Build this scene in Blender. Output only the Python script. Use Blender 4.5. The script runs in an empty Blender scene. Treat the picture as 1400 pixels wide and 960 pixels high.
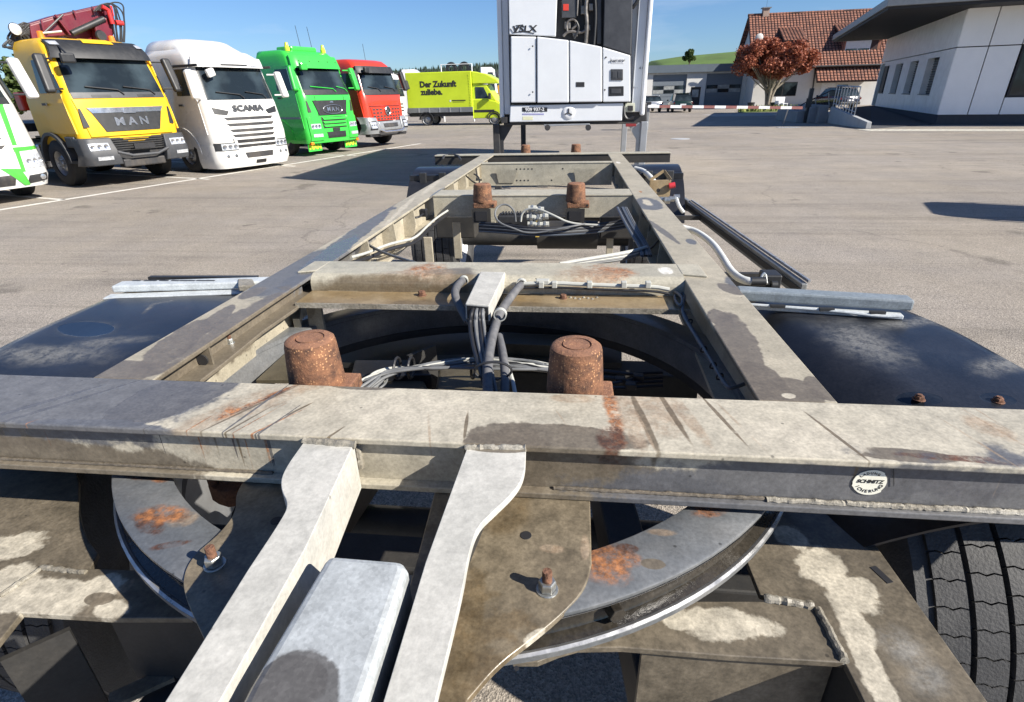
import bpy, math, random
from mathutils import Vector, Matrix, noise
random.seed(7)
PI = math.pi
scene = bpy.context.scene
col = scene.collection
V = Vector

# ------------------------------------------------------------------ camera
FPX, CXP, CYP, CAMH = 733.0, 700.0, 480.0, 1.68
def cam_axes(vx, vy, s=-0.0235):
    Y = V((vx-CXP, vy-CYP, FPX)).normalized()
    D = Y.cross(V((1, s, 0))).normalized()
    if D.y < 0: D = -D
    Z = -D
    X = Y.cross(Z)
    return Matrix((X, Y, Z))          # world = M @ camera vector (x right, y down, z forward)
MG = cam_axes(787, 127)               # level ground
MC = cam_axes(787, 138)               # the trailer frame stands a degree nose-up
cam_data = bpy.data.cameras.new('camera')
cam = bpy.data.objects.new('camera', cam_data); col.objects.link(cam)
cam_data.sensor_width = 36.0
cam_data.lens = FPX/1400*36
cam_data.clip_start = 0.02; cam_data.clip_end = 3000
r = MG @ V((1, 0, 0)); u = -(MG @ V((0, 1, 0))); b = -(MG @ V((0, 0, 1)))
mw = Matrix((r, u, b)).transposed().to_4x4(); mw.translation = V((0, 0, CAMH))
cam.matrix_world = mw
scene.camera = cam

# ------------------------------------------------------------------ world, sun, exposure
SUN_EL, SUN_AZ = math.radians(34), math.radians(111)   # azimuth clockwise from +Y
world = bpy.data.worlds.new('World'); scene.world = world; world.use_nodes = True
wn, wl = world.node_tree.nodes, world.node_tree.links
bg = wn['Background']; bg.inputs['Strength'].default_value = 0.05
sky = wn.new('ShaderNodeTexSky'); sky.sky_type = 'NISHITA'; sky.sun_disc = False
sky.sun_elevation = SUN_EL; sky.sun_rotation = SUN_AZ; sky.air_density = 1.0; sky.dust_density = 0.2; sky.ozone_density = 2.2
tc = wn.new('ShaderNodeTexCoord'); mp = wn.new('ShaderNodeMapping'); mp.inputs['Scale'].default_value = (1.6, 1.6, 9.0)
mp.inputs['Rotation'].default_value = (0.0, 0.12, 0.4)
nz = wn.new('ShaderNodeTexNoise'); nz.inputs['Scale'].default_value = 1.3; nz.inputs['Detail'].default_value = 7; nz.inputs['Roughness'].default_value = 0.55
mr = wn.new('ShaderNodeMapRange'); mr.inputs['From Min'].default_value = 0.56; mr.inputs['From Max'].default_value = 0.80
mr.inputs['To Min'].default_value = 0.0; mr.inputs['To Max'].default_value = 0.5
mixc = wn.new('ShaderNodeMixRGB'); mixc.inputs['Color2'].default_value = (8.5, 9.2, 10.5, 1)
wl.new(tc.outputs['Generated'], mp.inputs['Vector']); wl.new(mp.outputs[0], nz.inputs['Vector'])
wl.new(nz.outputs['Fac'], mr.inputs['Value']); wl.new(mr.outputs[0], mixc.inputs['Fac'])
tint = wn.new('ShaderNodeMixRGB'); tint.blend_type = 'MULTIPLY'; tint.inputs['Fac'].default_value = 1; tint.inputs['Color2'].default_value = (.70, .94, 1.32, 1)
wl.new(sky.outputs[0], tint.inputs['Color1']); wl.new(tint.outputs[0], mixc.inputs['Color1']); wl.new(mixc.outputs[0], bg.inputs['Color'])
sd = bpy.data.lights.new('sun', 'SUN'); sd.energy = 5.0; sd.angle = math.radians(0.53); sd.color = (1.0, 0.94, 0.845)
sun = bpy.data.objects.new('sun', sd); col.objects.link(sun)
tosun = V((math.sin(SUN_AZ)*math.cos(SUN_EL), math.cos(SUN_AZ)*math.cos(SUN_EL), math.sin(SUN_EL)))
sun.rotation_euler = tosun.to_track_quat('Z', 'Y').to_euler()
scene.view_settings.view_transform = 'Standard'; scene.view_settings.look = 'None'
scene.view_settings.exposure = 0.97; scene.view_settings.gamma = 1.0

# ------------------------------------------------------------------ pixel rays to places (reference frame of the photo)
def ray(M, px, py): return M @ V((px-CXP, py-CYP, FPX))
def G(px, py, z=0.0):                                  # point at height z above the yard
    d = ray(MG, px, py); t = (z-CAMH)/d.z
    return V((d.x*t, d.y*t, z))
def GY(px, py, Y):                                     # point on the plane y = Y
    d = ray(MG, px, py); t = Y/d.y
    return V((d.x*t, Y, CAMH+d.z*t))
def GW(px, py, A, d2):                                 # hit of a vertical wall through A along d2 -> (distance along, height)
    d = ray(MG, px, py)
    n = V((-d2[1], d2[0])); t = (A[0]*n.x+A[1]*n.y)/(d.x*n.x+d.y*n.y)
    p = V((d.x*t, d.y*t))
    return ((p.x-A[0])*d2[0]+(p.y-A[1])*d2[1], CAMH+d.z*t)
CH = 0.5                                               # camera above the frame's top face
def C(px, py, z=0.0):
    d = ray(MC, px, py); t = (z-CH)/d.z
    return V((d.x*t, d.y*t, z))
def CY(px, py, Y):
    d = ray(MC, px, py); t = Y/d.y
    return V((d.x*t, Y, CH+d.z*t))

# ------------------------------------------------------------------ object helpers
def link(o, parent=None):
    col.objects.link(o)
    if parent is not None: o.parent = parent
    return o
def tag(o, label=None, cat=None, group=None, kind=None):
    if label: o['label'] = label
    if cat: o['category'] = cat
    if group: o['group'] = group
    if kind: o['kind'] = kind
    return o
def thing(name, label, cat, loc=(0, 0, 0), rotz=0.0, group=None, scale=1.0):
    o = bpy.data.objects.new(name, None); o.empty_display_size = 0.2
    o.location = loc; o.rotation_euler = (0, 0, rotz); o.scale = (scale,)*3
    link(o); return tag(o, label, cat, group)
def tree_copy(o, parent=None):
    c = o.copy(); col.objects.link(c)
    if parent is not None: c.parent = parent
    for ch in list(o.children): tree_copy(ch, c)
    return c

class MB:
    def __init__(s): s.v = []; s.f = []
    def add(s, vs, fs):
        n = len(s.v); s.v += [V(p) for p in vs]; s.f += [tuple(i+n for i in f) for f in fs]; return s
    def box(s, x0, x1, y0, y1, z0, z1):
        return s.add([(x0,y0,z0),(x1,y0,z0),(x1,y1,z0),(x0,y1,z0),(x0,y0,z1),(x1,y0,z1),(x1,y1,z1),(x0,y1,z1)],
                     [(0,3,2,1),(4,5,6,7),(0,1,5,4),(1,2,6,5),(2,3,7,6),(3,0,4,7)])
    def obox(s, c, ex, ey, ez, hx, hy, hz):
        c = V(c); ex = V(ex).normalized(); ey = V(ey).normalized(); ez = V(ez).normalized()
        P = [c+ex*(a*hx)+ey*(b_*hy)+ez*(d*hz) for d in (-1, 1) for (a, b_) in ((-1,-1),(1,-1),(1,1),(-1,1))]
        return s.add(P, [(0,3,2,1),(4,5,6,7),(0,1,5,4),(1,2,6,5),(2,3,7,6),(3,0,4,7)])
    def bar(s, p, q, w, h, up=(0, 0, 1)):
        p = V(p); q = V(q); e = (q-p).normalized(); u_ = V(up)
        side = e.cross(u_).normalized(); u2 = side.cross(e).normalized()
        return s.obox((p+q)/2, e, side, u2, (q-p).length/2, w/2, h/2)
    def prism(s, poly, z0, z1):
        poly = [(p[0], p[1]) for p in poly]; n = len(poly)
        a = sum(poly[i][0]*poly[(i+1)%n][1]-poly[(i+1)%n][0]*poly[i][1] for i in range(n))
        if a < 0: poly = poly[::-1]
        vs = [(x, y, z0) for x, y in poly]+[(x, y, z1) for x, y in poly]
        fs = [tuple(range(n))[::-1], tuple(range(n, 2*n))]+[(i, (i+1)%n, n+(i+1)%n, n+i) for i in range(n)]
        return s.add(vs, fs)
    def plate(s, pts, n, t):                           # polygon in space given a thickness t along -n
        n = V(n).normalized()*t; pts = [V(p) for p in pts]; k = len(pts)
        nn = V((0, 0, 0))
        for i in range(k): nn += (pts[i]-pts[0]).cross(pts[(i+1) % k]-pts[0])
        if nn.dot(n) < 0: pts = pts[::-1]
        return s.add(pts+[p-n for p in pts], [tuple(range(k)), tuple(range(k, 2*k))[::-1]]+[(i, k+i, k+(i+1) % k, (i+1) % k) for i in range(k)])
    def tube(s, path, r, seg=10, cap=True):
        path = [V(p) for p in path]; n = len(path); base = len(s.v); rr = r if hasattr(r, '__len__') else [r]*n
        prev = None
        for i, p in enumerate(path):
            d = (path[min(i+1, n-1)]-path[max(i-1, 0)])
            if d.length < 1e-9: d = V((0, 0, 1))
            d.normalize()
            if prev is None:
                a = V((0, 0, 1)) if abs(d.z) < .9 else V((1, 0, 0)); x = d.cross(a).normalized()
            else:
                x = (prev-d*prev.dot(d)).normalized()
            prev = x; y = d.cross(x)
            for k in range(seg):
                t = 2*PI*k/seg; s.v.append(p+x*(math.cos(t)*rr[i])+y*(math.sin(t)*rr[i]))
        for i in range(n-1):
            for k in range(seg):
                a_ = base+i*seg+k; b_ = base+i*seg+(k+1) % seg
                s.f.append((a_, b_, b_+seg, a_+seg))
        if cap:
            s.f.append(tuple(base+k for k in range(seg))[::-1]); s.f.append(tuple(base+(n-1)*seg+k for k in range(seg)))
        return s
    def lathe(s, prof, c=(0,0,0), axis='z', seg=32, a0=0, a1=2*PI):
        c = V(c); n = len(prof); base = len(s.v); full = abs(a1-a0-2*PI) < 1e-6; m = seg if full else seg+1
        for k in range(m):
            t = a0+(a1-a0)*k/seg
            for (r_, h) in prof:
                if axis == 'z': p = V((r_*math.cos(t), r_*math.sin(t), h))
                elif axis == 'x': p = V((h, r_*math.cos(t), r_*math.sin(t)))
                else: p = V((r_*math.sin(t), h, r_*math.cos(t)))
                s.v.append(c+p)
        for k in range(seg):
            k2 = (k+1) % m
            for i in range(n-1):
                s.f.append((base+k*n+i, base+k2*n+i, base+k2*n+i+1, base+k*n+i+1))
        return s
    def grid(s, fn, nu, nv):
        base = len(s.v)
        for j in range(nv+1):
            for i in range(nu+1): s.v.append(V(fn(i/nu, j/nv)))
        for j in range(nv):
            for i in range(nu):
                a = base+j*(nu+1)+i; s.f.append((a, a+1, a+nu+2, a+nu+1))
        return s
    def slab(s, fo, fi, nu, nv):                       # closed slab between outer fn and inner fn
        b0 = len(s.v); s.grid(fo, nu, nv); b1 = len(s.v); s.grid(fi, nu, nv)
        for k in range(b1 and nu*nv): pass
        W = nu+1
        ring = [i for i in range(W)]+[j*W+nu for j in range(1, nv+1)]+[nv*W+i for i in range(nu-1, -1, -1)]+[j*W for j in range(nv-1, 0, -1)]
        for k in range(len(ring)):
            p, q = ring[k], ring[(k+1) % len(ring)]
            s.f.append((b0+q, b0+p, b1+p, b1+q))
        return s
    def stretch(s, y0=1.6, k=1.42):
        s.v = [V((p.x, y0-(y0-p.y)*k if p.y < y0 else p.y, p.z)) for p in s.v]; return s
    def build(s, name, mat, parent=None, bevel=0.0, smooth=False, off=None, seg=2, kind=None, label=None):
        me = bpy.data.meshes.new(name)
        vs = [tuple(p-off) for p in s.v] if off is not None else [tuple(p) for p in s.v]
        me.from_pydata(vs, [], s.f); me.materials.append(mat)
        if smooth:
            me.polygons.foreach_set('use_smooth', [True]*len(me.polygons))
        me.validate(); me.update()
        o = bpy.data.objects.new(name, me); link(o, parent)
        if smooth:
            try: me.set_sharp_from_angle(angle=math.radians(38))
            except Exception: pass
        if bevel > 0:
            m = o.modifiers.new('bevel', 'BEVEL'); m.width = bevel; m.segments = seg; m.limit_method = 'ANGLE'; m.angle_limit = math.radians(35)
            m.harden_normals = False
        if kind: o['kind'] = kind
        if label: o['label'] = label
        return o
def struct(mb, name, mat, **k):
    o = mb.build(name, mat, None, **k); o['kind'] = 'structure'; return o

def chaikin(pts, it=2, closed=True):
    pts = [V(p) for p in pts]
    for _ in range(it):
        out = []; n = len(pts)
        for i in range(n if closed else n-1):
            p, q = pts[i], pts[(i+1) % n]
            out += [p*.75+q*.25, p*.25+q*.75]
        if not closed: out = [pts[0]]+out+[pts[-1]]
        pts = out
    return pts
def smoothpath(pts, it=3): return chaikin(pts, it, False)

def text_mesh(body, size, fn, thick, bold=0.0):
    """letters as thin solid mesh; fn maps (x, y) in the text plane and depth d to a place"""
    cu = bpy.data.curves.new('lettering', 'FONT'); cu.body = body; cu.size = size; cu.align_x = 'CENTER'; cu.align_y = 'CENTER'
    cu.offset = bold; cu.extrude = 0.5; cu.resolution_u = 3
    o = bpy.data.objects.new('lettering', cu); col.objects.link(o)
    dg = bpy.context.evaluated_depsgraph_get(); me = o.evaluated_get(dg).to_mesh()
    mb = MB(); mb.add([fn(p.co.x, p.co.y, (p.co.z+0.5)*thick) for p in me.vertices], [tuple(f.vertices) for f in me.polygons])
    o.evaluated_get(dg).to_mesh_clear(); bpy.data.objects.remove(o); bpy.data.curves.remove(cu)
    return mb

# ------------------------------------------------------------------ materials
def newmat(name):
    m = bpy.data.materials.new(name); m.use_nodes = True
    return m, m.node_tree.nodes, m.node_tree.links, m.node_tree.nodes['Principled BSDF']
def rgba(c): return (c[0], c[1], c[2], 1)
_cache = {}
def paint(name, c, rough=0.4, metal=0.0, var=0.12, scale=6.0, bump=0.0, coat=0.0, dirt=0.0, bscale=60.0, dirtcol=(.16, .13, .1)):
    if name in _cache: return _cache[name]
    m, n, l, p = newmat(name); _cache[name] = m
    t = n.new('ShaderNodeTexCoord')
    a = n.new('ShaderNodeTexNoise'); a.inputs['Scale'].default_value = scale; a.inputs['Detail'].default_value = 6; a.inputs['Roughness'].default_value = .65
    l.new(t.outputs['Object'], a.inputs['Vector'])
    ramp = n.new('ShaderNodeMapRange'); ramp.inputs['From Min'].default_value = .3; ramp.inputs['From Max'].default_value = .7
    ramp.inputs['To Min'].default_value = 1-var; ramp.inputs['To Max'].default_value = 1+var
    l.new(a.outputs['Fac'], ramp.inputs['Value'])
    mul = n.new('ShaderNodeVectorMath'); mul.operation = 'SCALE'; mul.inputs[0].default_value = c
    l.new(ramp.outputs[0], mul.inputs['Scale']); src = mul.outputs[0]
    if dirt > 0:
        d = n.new('ShaderNodeTexNoise'); d.inputs['Scale'].default_value = scale*.6; d.inputs['Detail'].default_value = 8; d.inputs['Roughness'].default_value = .7
        mpp = n.new('ShaderNodeMapping'); mpp.inputs['Location'].default_value = (3, 7, 1); mpp.inputs['Scale'].default_value = (1, 1, .4)
        l.new(t.outputs['Object'], mpp.inputs['Vector']); l.new(mpp.outputs[0], d.inputs['Vector'])
        mr_ = n.new('ShaderNodeMapRange'); mr_.inputs['From Min'].default_value = .5; mr_.inputs['From Max'].default_value = .75; mr_.inputs['To Max'].default_value = dirt
        l.new(d.outputs['Fac'], mr_.inputs['Value'])
        mx = n.new('ShaderNodeMixRGB'); mx.inputs['Color2'].default_value = rgba(dirtcol)
        l.new(mr_.outputs[0], mx.inputs['Fac']); l.new(src, mx.inputs['Color1']); src = mx.outputs[0]
    l.new(src, p.inputs['Base Color'])
    p.inputs['Roughness'].default_value = rough; p.inputs['Metallic'].default_value = metal
    rr = n.new('ShaderNodeMapRange'); rr.inputs['To Min'].default_value = max(0.02, rough-.12); rr.inputs['To Max'].default_value = min(1, rough+.12)
    l.new(a.outputs['Fac'], rr.inputs['Value']); l.new(rr.outputs[0], p.inputs['Roughness'])
    if coat > 0: p.inputs['Coat Weight'].default_value = coat; p.inputs['Coat Roughness'].default_value = .06
    if bump > 0:
        b_ = n.new('ShaderNodeTexNoise'); b_.inputs['Scale'].default_value = bscale; b_.inputs['Detail'].default_value = 4
        l.new(t.outputs['Object'], b_.inputs['Vector'])
        bp = n.new('ShaderNodeBump'); bp.inputs['Strength'].default_value = bump; bp.inputs['Distance'].default_value = .01
        l.new(b_.outputs['Fac'], bp.inputs['Height']); l.new(bp.outputs[0], p.inputs['Normal'])
    return m

# node group: mask of one blotch with a ragged edge
ng = bpy.data.node_groups.new('blotch', 'ShaderNodeTree')
for nm, ty in (('Vector', 'NodeSocketVector'), ('Center', 'NodeSocketVector'), ('Angle', 'NodeSocketFloat'), ('Radii', 'NodeSocketVector'), ('Noise', 'NodeSocketFloat'), ('Ragged', 'NodeSocketFloat'), ('Soft', 'NodeSocketFloat')):
    ng.interface.new_socket(nm, in_out='INPUT', socket_type=ty)
ng.interface.new_socket('Mask', in_out='OUTPUT', socket_type='NodeSocketFloat')
gi = ng.nodes.new('NodeGroupInput'); go = ng.nodes.new('NodeGroupOutput')
sb = ng.nodes.new('ShaderNodeVectorMath'); sb.operation = 'SUBTRACT'
rt = ng.nodes.new('ShaderNodeVectorRotate'); rt.rotation_type = 'Z_AXIS'
dv = ng.nodes.new('ShaderNodeVectorMath'); dv.operation = 'DIVIDE'
ln = ng.nodes.new('ShaderNodeVectorMath'); ln.operation = 'LENGTH'
m1 = ng.nodes.new('ShaderNodeMath'); m1.operation = 'MULTIPLY'
m2 = ng.nodes.new('ShaderNodeMath'); m2.operation = 'ADD'
sg = ng.nodes.new('ShaderNodeMath'); sg.operation = 'SUBTRACT'; sg.inputs[0].default_value = 1.0
sm = ng.nodes.new('ShaderNodeMapRange'); sm.interpolation_type = 'SMOOTHSTEP'; sm.inputs['To Min'].default_value = 1; sm.inputs['To Max'].default_value = 0; sm.inputs['From Max'].default_value = 1.0
L = ng.links
L.new(gi.outputs['Vector'], sb.inputs[0]); L.new(gi.outputs['Center'], sb.inputs[1]); L.new(sb.outputs[0], rt.inputs['Vector']); L.new(gi.outputs['Angle'], rt.inputs['Angle'])
L.new(rt.outputs[0], dv.inputs[0]); L.new(gi.outputs['Radii'], dv.inputs[1]); L.new(dv.outputs[0], ln.inputs[0])
L.new(gi.outputs['Noise'], m1.inputs[0]); L.new(gi.outputs['Ragged'], m1.inputs[1]); L.new(ln.outputs['Value'], m2.inputs[0]); L.new(m1.outputs[0], m2.inputs[1])
L.new(gi.outputs['Soft'], sg.inputs[1]); L.new(sg.outputs[0], sm.inputs['From Min']); L.new(m2.outputs[0], sm.inputs['Value']); L.new(sm.outputs[0], go.inputs['Mask'])

KINDS = {  # colour, mix, roughness, soft edge, raggedness
 'wet':   ((.15, .125, .092), .92, .30, .10, .9),
 'wetg':  ((.11, .105, .10), .92, .22, .10, .9),
 'brown': ((.14, .108, .066), .85, .28, .35, 1.0),
 'dry':   ((.44, .40, .32), .95, .60, .25, 2.7),
 'rust':  ((.42, .17, .06), .95, .75, .55, 2.6),
 'darkrust': ((.12, .045, .022), .9, .6, .3, 1.8),
 'tan':   ((.36, .28, .2), .7, .6, .4, 1.2),
 'grey':  ((.105, .108, .118), .92, .46, .15, 1.2),
 'white': ((.7, .68, .62), .9, .6, .25, 1.6),
 'puddle': ((.012, .015, .02), 1.0, .02, .04, .25),
 'dust':  ((.27, .265, .25), .55, .7, .9, 1.6),
}
def steel(name, base, base2, stains=(), off=V((0, 0, 0)), rough=.55, wetfrac=None, metal=0.0, grain=.16, bump=.25, wetkind='wet', puddle=True, mott_a=.15, spangle=False):
    """dirty painted steel: two-tone grain + listed blotches (place, half sizes, turn, kind) that belong to the surface"""
    m, n, l, p = newmat(name)
    t = n.new('ShaderNodeTexCoord'); O = t.outputs['Object']
    def nse(sc, det=6, ro=.6, vec=O):
        a = n.new('ShaderNodeTexNoise'); a.inputs['Scale'].default_value = sc; a.inputs['Detail'].default_value = det; a.inputs['Roughness'].default_value = ro
        l.new(vec, a.inputs['Vector']); return a.outputs['Fac']
    big = nse(5.5, 8, .62); fine = nse(160, 3, .6); mid = nse(28, 5, .6)
    mr0 = n.new('ShaderNodeMapRange'); mr0.inputs['From Min'].default_value = .38; mr0.inputs['From Max'].default_value = .64; l.new(big, mr0.inputs['Value'])
    mx = n.new('ShaderNodeMixRGB'); mx.inputs['Color1'].default_value = rgba(base); mx.inputs['Color2'].default_value = rgba(base2); l.new(mr0.outputs[0], mx.inputs['Fac'])
    csrc = mx.outputs[0]
    rv = n.new('ShaderNodeValue'); rv.outputs[0].default_value = rough; rsrc = rv.outputs[0]
    sub = n.new('ShaderNodeMath'); sub.operation = 'SUBTRACT'; sub.inputs[1].default_value = .5
    cmb = n.new('ShaderNodeMixRGB'); cmb.inputs['Fac'].default_value = .35
    l.new(nse(9, 7, .65), cmb.inputs['Color1']); l.new(mid, cmb.inputs['Color2']); l.new(cmb.outputs[0], sub.inputs[0]); rag = sub.outputs[0]
    mott = nse(85, 6, .72)
    holr = n.new('ShaderNodeMapRange'); holr.inputs['From Min'].default_value = .40; holr.inputs['From Max'].default_value = .54; holr.inputs['To Min'].default_value = .22; l.new(nse(38, 9, .78), holr.inputs['Value'])
    mo2 = n.new('ShaderNodeMapRange'); mo2.inputs['From Min'].default_value = .38; mo2.inputs['From Max'].default_value = .62; l.new(mott, mo2.inputs['Value'])
    def layer(mask, k):
        nonlocal csrc, rsrc
        c, am, ro = KINDS[k][:3]
        if k in ('rust', 'darkrust', 'tan', 'dust', 'brown', 'white'):
            hm = n.new('ShaderNodeMath'); hm.operation = 'MULTIPLY'; l.new(mask, hm.inputs[0])
            if k == 'brown': hm.inputs[1].default_value = 1
            else: l.new(holr.outputs[0], hm.inputs[1])
            mask = hm.outputs[0]
        f = n.new('ShaderNodeMath'); f.operation = 'MULTIPLY'; f.inputs[1].default_value = am; l.new(mask, f.inputs[0])
        a = n.new('ShaderNodeMixRGB'); a.inputs['Color2'].default_value = rgba(c); l.new(f.outputs[0], a.inputs['Fac']); l.new(csrc, a.inputs['Color1']); csrc = a.outputs[0]
        if k in ('rust', 'darkrust', 'tan', 'brown', 'dust', 'wet'):
            dk = {'rust': (.11, .05, .028), 'darkrust': (.045, .025, .018), 'tan': (.24, .17, .11), 'brown': (.11, .08, .045), 'dust': (.2, .2, .19), 'wet': (.12, .10, .074)}[k]
            cc = n.new('ShaderNodeMixRGB'); cc.inputs['Color1'].default_value = rgba(dk); cc.inputs['Color2'].default_value = rgba(c); l.new(mo2.outputs[0], cc.inputs['Fac']); l.new(cc.outputs[0], a.inputs['Color2'])
        q = n.new('ShaderNodeMixRGB'); q.inputs['Color2'].default_value = (ro, ro, ro, 1); l.new(f.outputs[0], q.inputs['Fac']); l.new(rsrc, q.inputs['Color1']); rsrc = q.outputs[0]
    if wetfrac:
        wr = n.new('ShaderNodeMapRange'); wr.inputs['From Min'].default_value = wetfrac; wr.inputs['From Max'].default_value = wetfrac+.025
        w2 = n.new('ShaderNodeMapping'); w2.inputs['Location'].default_value = (5.3, 1.7, 2.2); l.new(O, w2.inputs['Vector'])
        l.new(nse(3.4, 6, .58, w2.outputs[0]), wr.inputs['Value']); layer(wr.outputs[0], wetkind)
    for (c, rx, ry, ang, k) in stains:
        g = n.new('ShaderNodeGroup'); g.node_tree = ng
        c = V(c)-off
        l.new(O, g.inputs['Vector']); g.inputs['Center'].default_value = c; g.inputs['Angle'].default_value = -math.radians(ang)
        g.inputs['Radii'].default_value = (rx, ry, .09); l.new(rag, g.inputs['Noise']); g.inputs['Ragged'].default_value = KINDS[k][4]; g.inputs['Soft'].default_value = KINDS[k][3]
        layer(g.outputs[0], k)
    gr = n.new('ShaderNodeMapRange'); gr.inputs['From Min'].default_value = .3; gr.inputs['From Max'].default_value = .7; gr.inputs['To Min'].default_value = 1-grain; gr.inputs['To Max'].default_value = 1+grain
    l.new(fine, gr.inputs['Value'])
    gr2 = n.new('ShaderNodeMapRange'); gr2.inputs['From Min'].default_value = .3; gr2.inputs['From Max'].default_value = .7; gr2.inputs['To Min'].default_value = 1-mott_a; gr2.inputs['To Max'].default_value = 1+mott_a*.8
    l.new(mid, gr2.inputs['Value'])
    mm = n.new('ShaderNodeMath'); mm.operation = 'MULTIPLY'; l.new(gr.outputs[0], mm.inputs[0]); l.new(gr2.outputs[0], mm.inputs[1])
    if spangle:
        v2 = n.new('ShaderNodeTexVoronoi'); v2.inputs['Scale'].default_value = 230; l.new(O, v2.inputs['Vector']); s2 = n.new('ShaderNodeSeparateColor'); l.new(v2.outputs['Color'], s2.inputs[0])
        r2 = n.new('ShaderNodeMapRange'); r2.inputs['To Min'].default_value = .88; r2.inputs['To Max'].default_value = 1.08; l.new(s2.outputs[0], r2.inputs['Value'])
        m3 = n.new('ShaderNodeMath'); m3.operation = 'MULTIPLY'; l.new(mm.outputs[0], m3.inputs[0]); l.new(r2.outputs[0], m3.inputs[1]); mm = m3
    # small dark chips and spots
    vo = n.new('ShaderNodeTexVoronoi'); vo.inputs['Scale'].default_value = 26; l.new(O, vo.inputs['Vector'])
    ch = n.new('ShaderNodeMapRange'); ch.inputs['From Min'].default_value = .05; ch.inputs['From Max'].default_value = .09; ch.inputs['To Min'].default_value = .45; l.new(vo.outputs['Distance'], ch.inputs['Value'])
    sel = n.new('ShaderNodeMath'); sel.operation = 'GREATER_THAN'; sel.inputs[1].default_value = .72
    sx = n.new('ShaderNodeSeparateColor'); l.new(vo.outputs['Color'], sx.inputs[0]); l.new(sx.outputs[0], sel.inputs[0])
    inv = n.new('ShaderNodeMath'); inv.operation = 'SUBTRACT'; inv.inputs[0].default_value = 1; l.new(sel.outputs[0], inv.inputs[1])
    mxm = n.new('ShaderNodeMath'); mxm.operation = 'MAXIMUM'; l.new(ch.outputs[0], mxm.inputs[0]); l.new(inv.outputs[0], mxm.inputs[1])
    mm2 = n.new('ShaderNodeMath'); mm2.operation = 'MULTIPLY'; l.new(mm.outputs[0], mm2.inputs[0]); l.new(mxm.outputs[0], mm2.inputs[1])
    sc = n.new('ShaderNodeVectorMath'); sc.operation = 'SCALE'; l.new(csrc, sc.inputs[0]); l.new(mm2.outputs[0], sc.inputs['Scale'])
    l.new(sc.outputs[0], p.inputs['Base Color'])
    l.new(rsrc, p.inputs['Roughness']); p.inputs['Metallic'].default_value = metal
    bp = n.new('ShaderNodeBump'); bp.inputs['Strength'].default_value = bump; bp.inputs['Distance'].default_value = .002
    # wet or glossy places lie smooth: relief follows roughness
    bm_ = n.new('ShaderNodeMath'); bm_.operation = 'MULTIPLY'; l.new(mid, bm_.inputs[0]); l.new(rsrc, bm_.inputs[1])
    bm2 = n.new('ShaderNodeMath'); bm2.operation = 'MULTIPLY'; l.new(fine, bm2.inputs[0]); l.new(rsrc, bm2.inputs[1])
    ad = n.new('ShaderNodeMath'); ad.operation = 'ADD'; l.new(bm_.outputs[0], ad.inputs[0]); l.new(bm2.outputs[0], ad.inputs[1])
    l.new(ad.outputs[0], bp.inputs['Height']); l.new(bp.outputs[0], p.inputs['Normal'])
    return m

def glass_mat(name, c=(.02, .028, .032)):
    if name in _cache: return _cache[name]
    m, n, l, p = newmat(name); _cache[name] = m
    p.inputs['Base Color'].default_value = rgba(c); p.inputs['Roughness'].default_value = .05; p.inputs['IOR'].default_value = 1.5
    t = n.new('ShaderNodeTexCoord'); a = n.new('ShaderNodeTexNoise'); a.inputs['Scale'].default_value = .9; a.inputs['Detail'].default_value = 5
    l.new(t.outputs['Object'], a.inputs['Vector']); q = n.new('ShaderNodeMapRange'); q.inputs['From Min'].default_value = .45; q.inputs['From Max'].default_value = .6
    q.inputs['To Min'].default_value = .6; q.inputs['To Max'].default_value = 2.0; l.new(a.outputs['Fac'], q.inputs['Value'])
    s_ = n.new('ShaderNodeVectorMath'); s_.operation = 'SCALE'; s_.inputs[0].default_value = c; l.new(q.outputs[0], s_.inputs['Scale']); l.new(s_.outputs[0], p.inputs['Base Color'])  # noise lightens the base colour in patches, standing in for reflections
    return m

M_glass = glass_mat('window_glass')
M_tyre = paint('tyre_rubber', (.022, .022, .023), .75, var=.3, scale=9, bump=.15, dirt=.35, dirtcol=(.07, .065, .06))
M_black = paint('black_plastic', (.02, .021, .023), .5, var=.2, scale=12, dirt=.25, dirtcol=(.08, .075, .07))
M_dark = paint('dark_frame_paint', (.028, .028, .03), .55, var=.3, scale=5, dirt=.4)
M_grey = paint('grey_plastic', (.045, .048, .054), .5, var=.12, scale=8, dirt=.2)
M_lamp = paint('lamp_lens', (.55, .57, .6), .12, var=.35, scale=22, metal=.35)
M_chrome = paint('bright_metal', (.62, .63, .65), .22, metal=.9, var=.1)
M_rim = paint('wheel_rim_metal', (.34, .35, .36), .38, metal=.6, var=.2, dirt=.4)
M_amber = paint('amber_lens', (.85, .2, .02), .25)
M_letter_w = paint('pale_lettering', (.7, .71, .72), .4)
M_letter_k = paint('black_lettering', (.02, .02, .022), .5)

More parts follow.
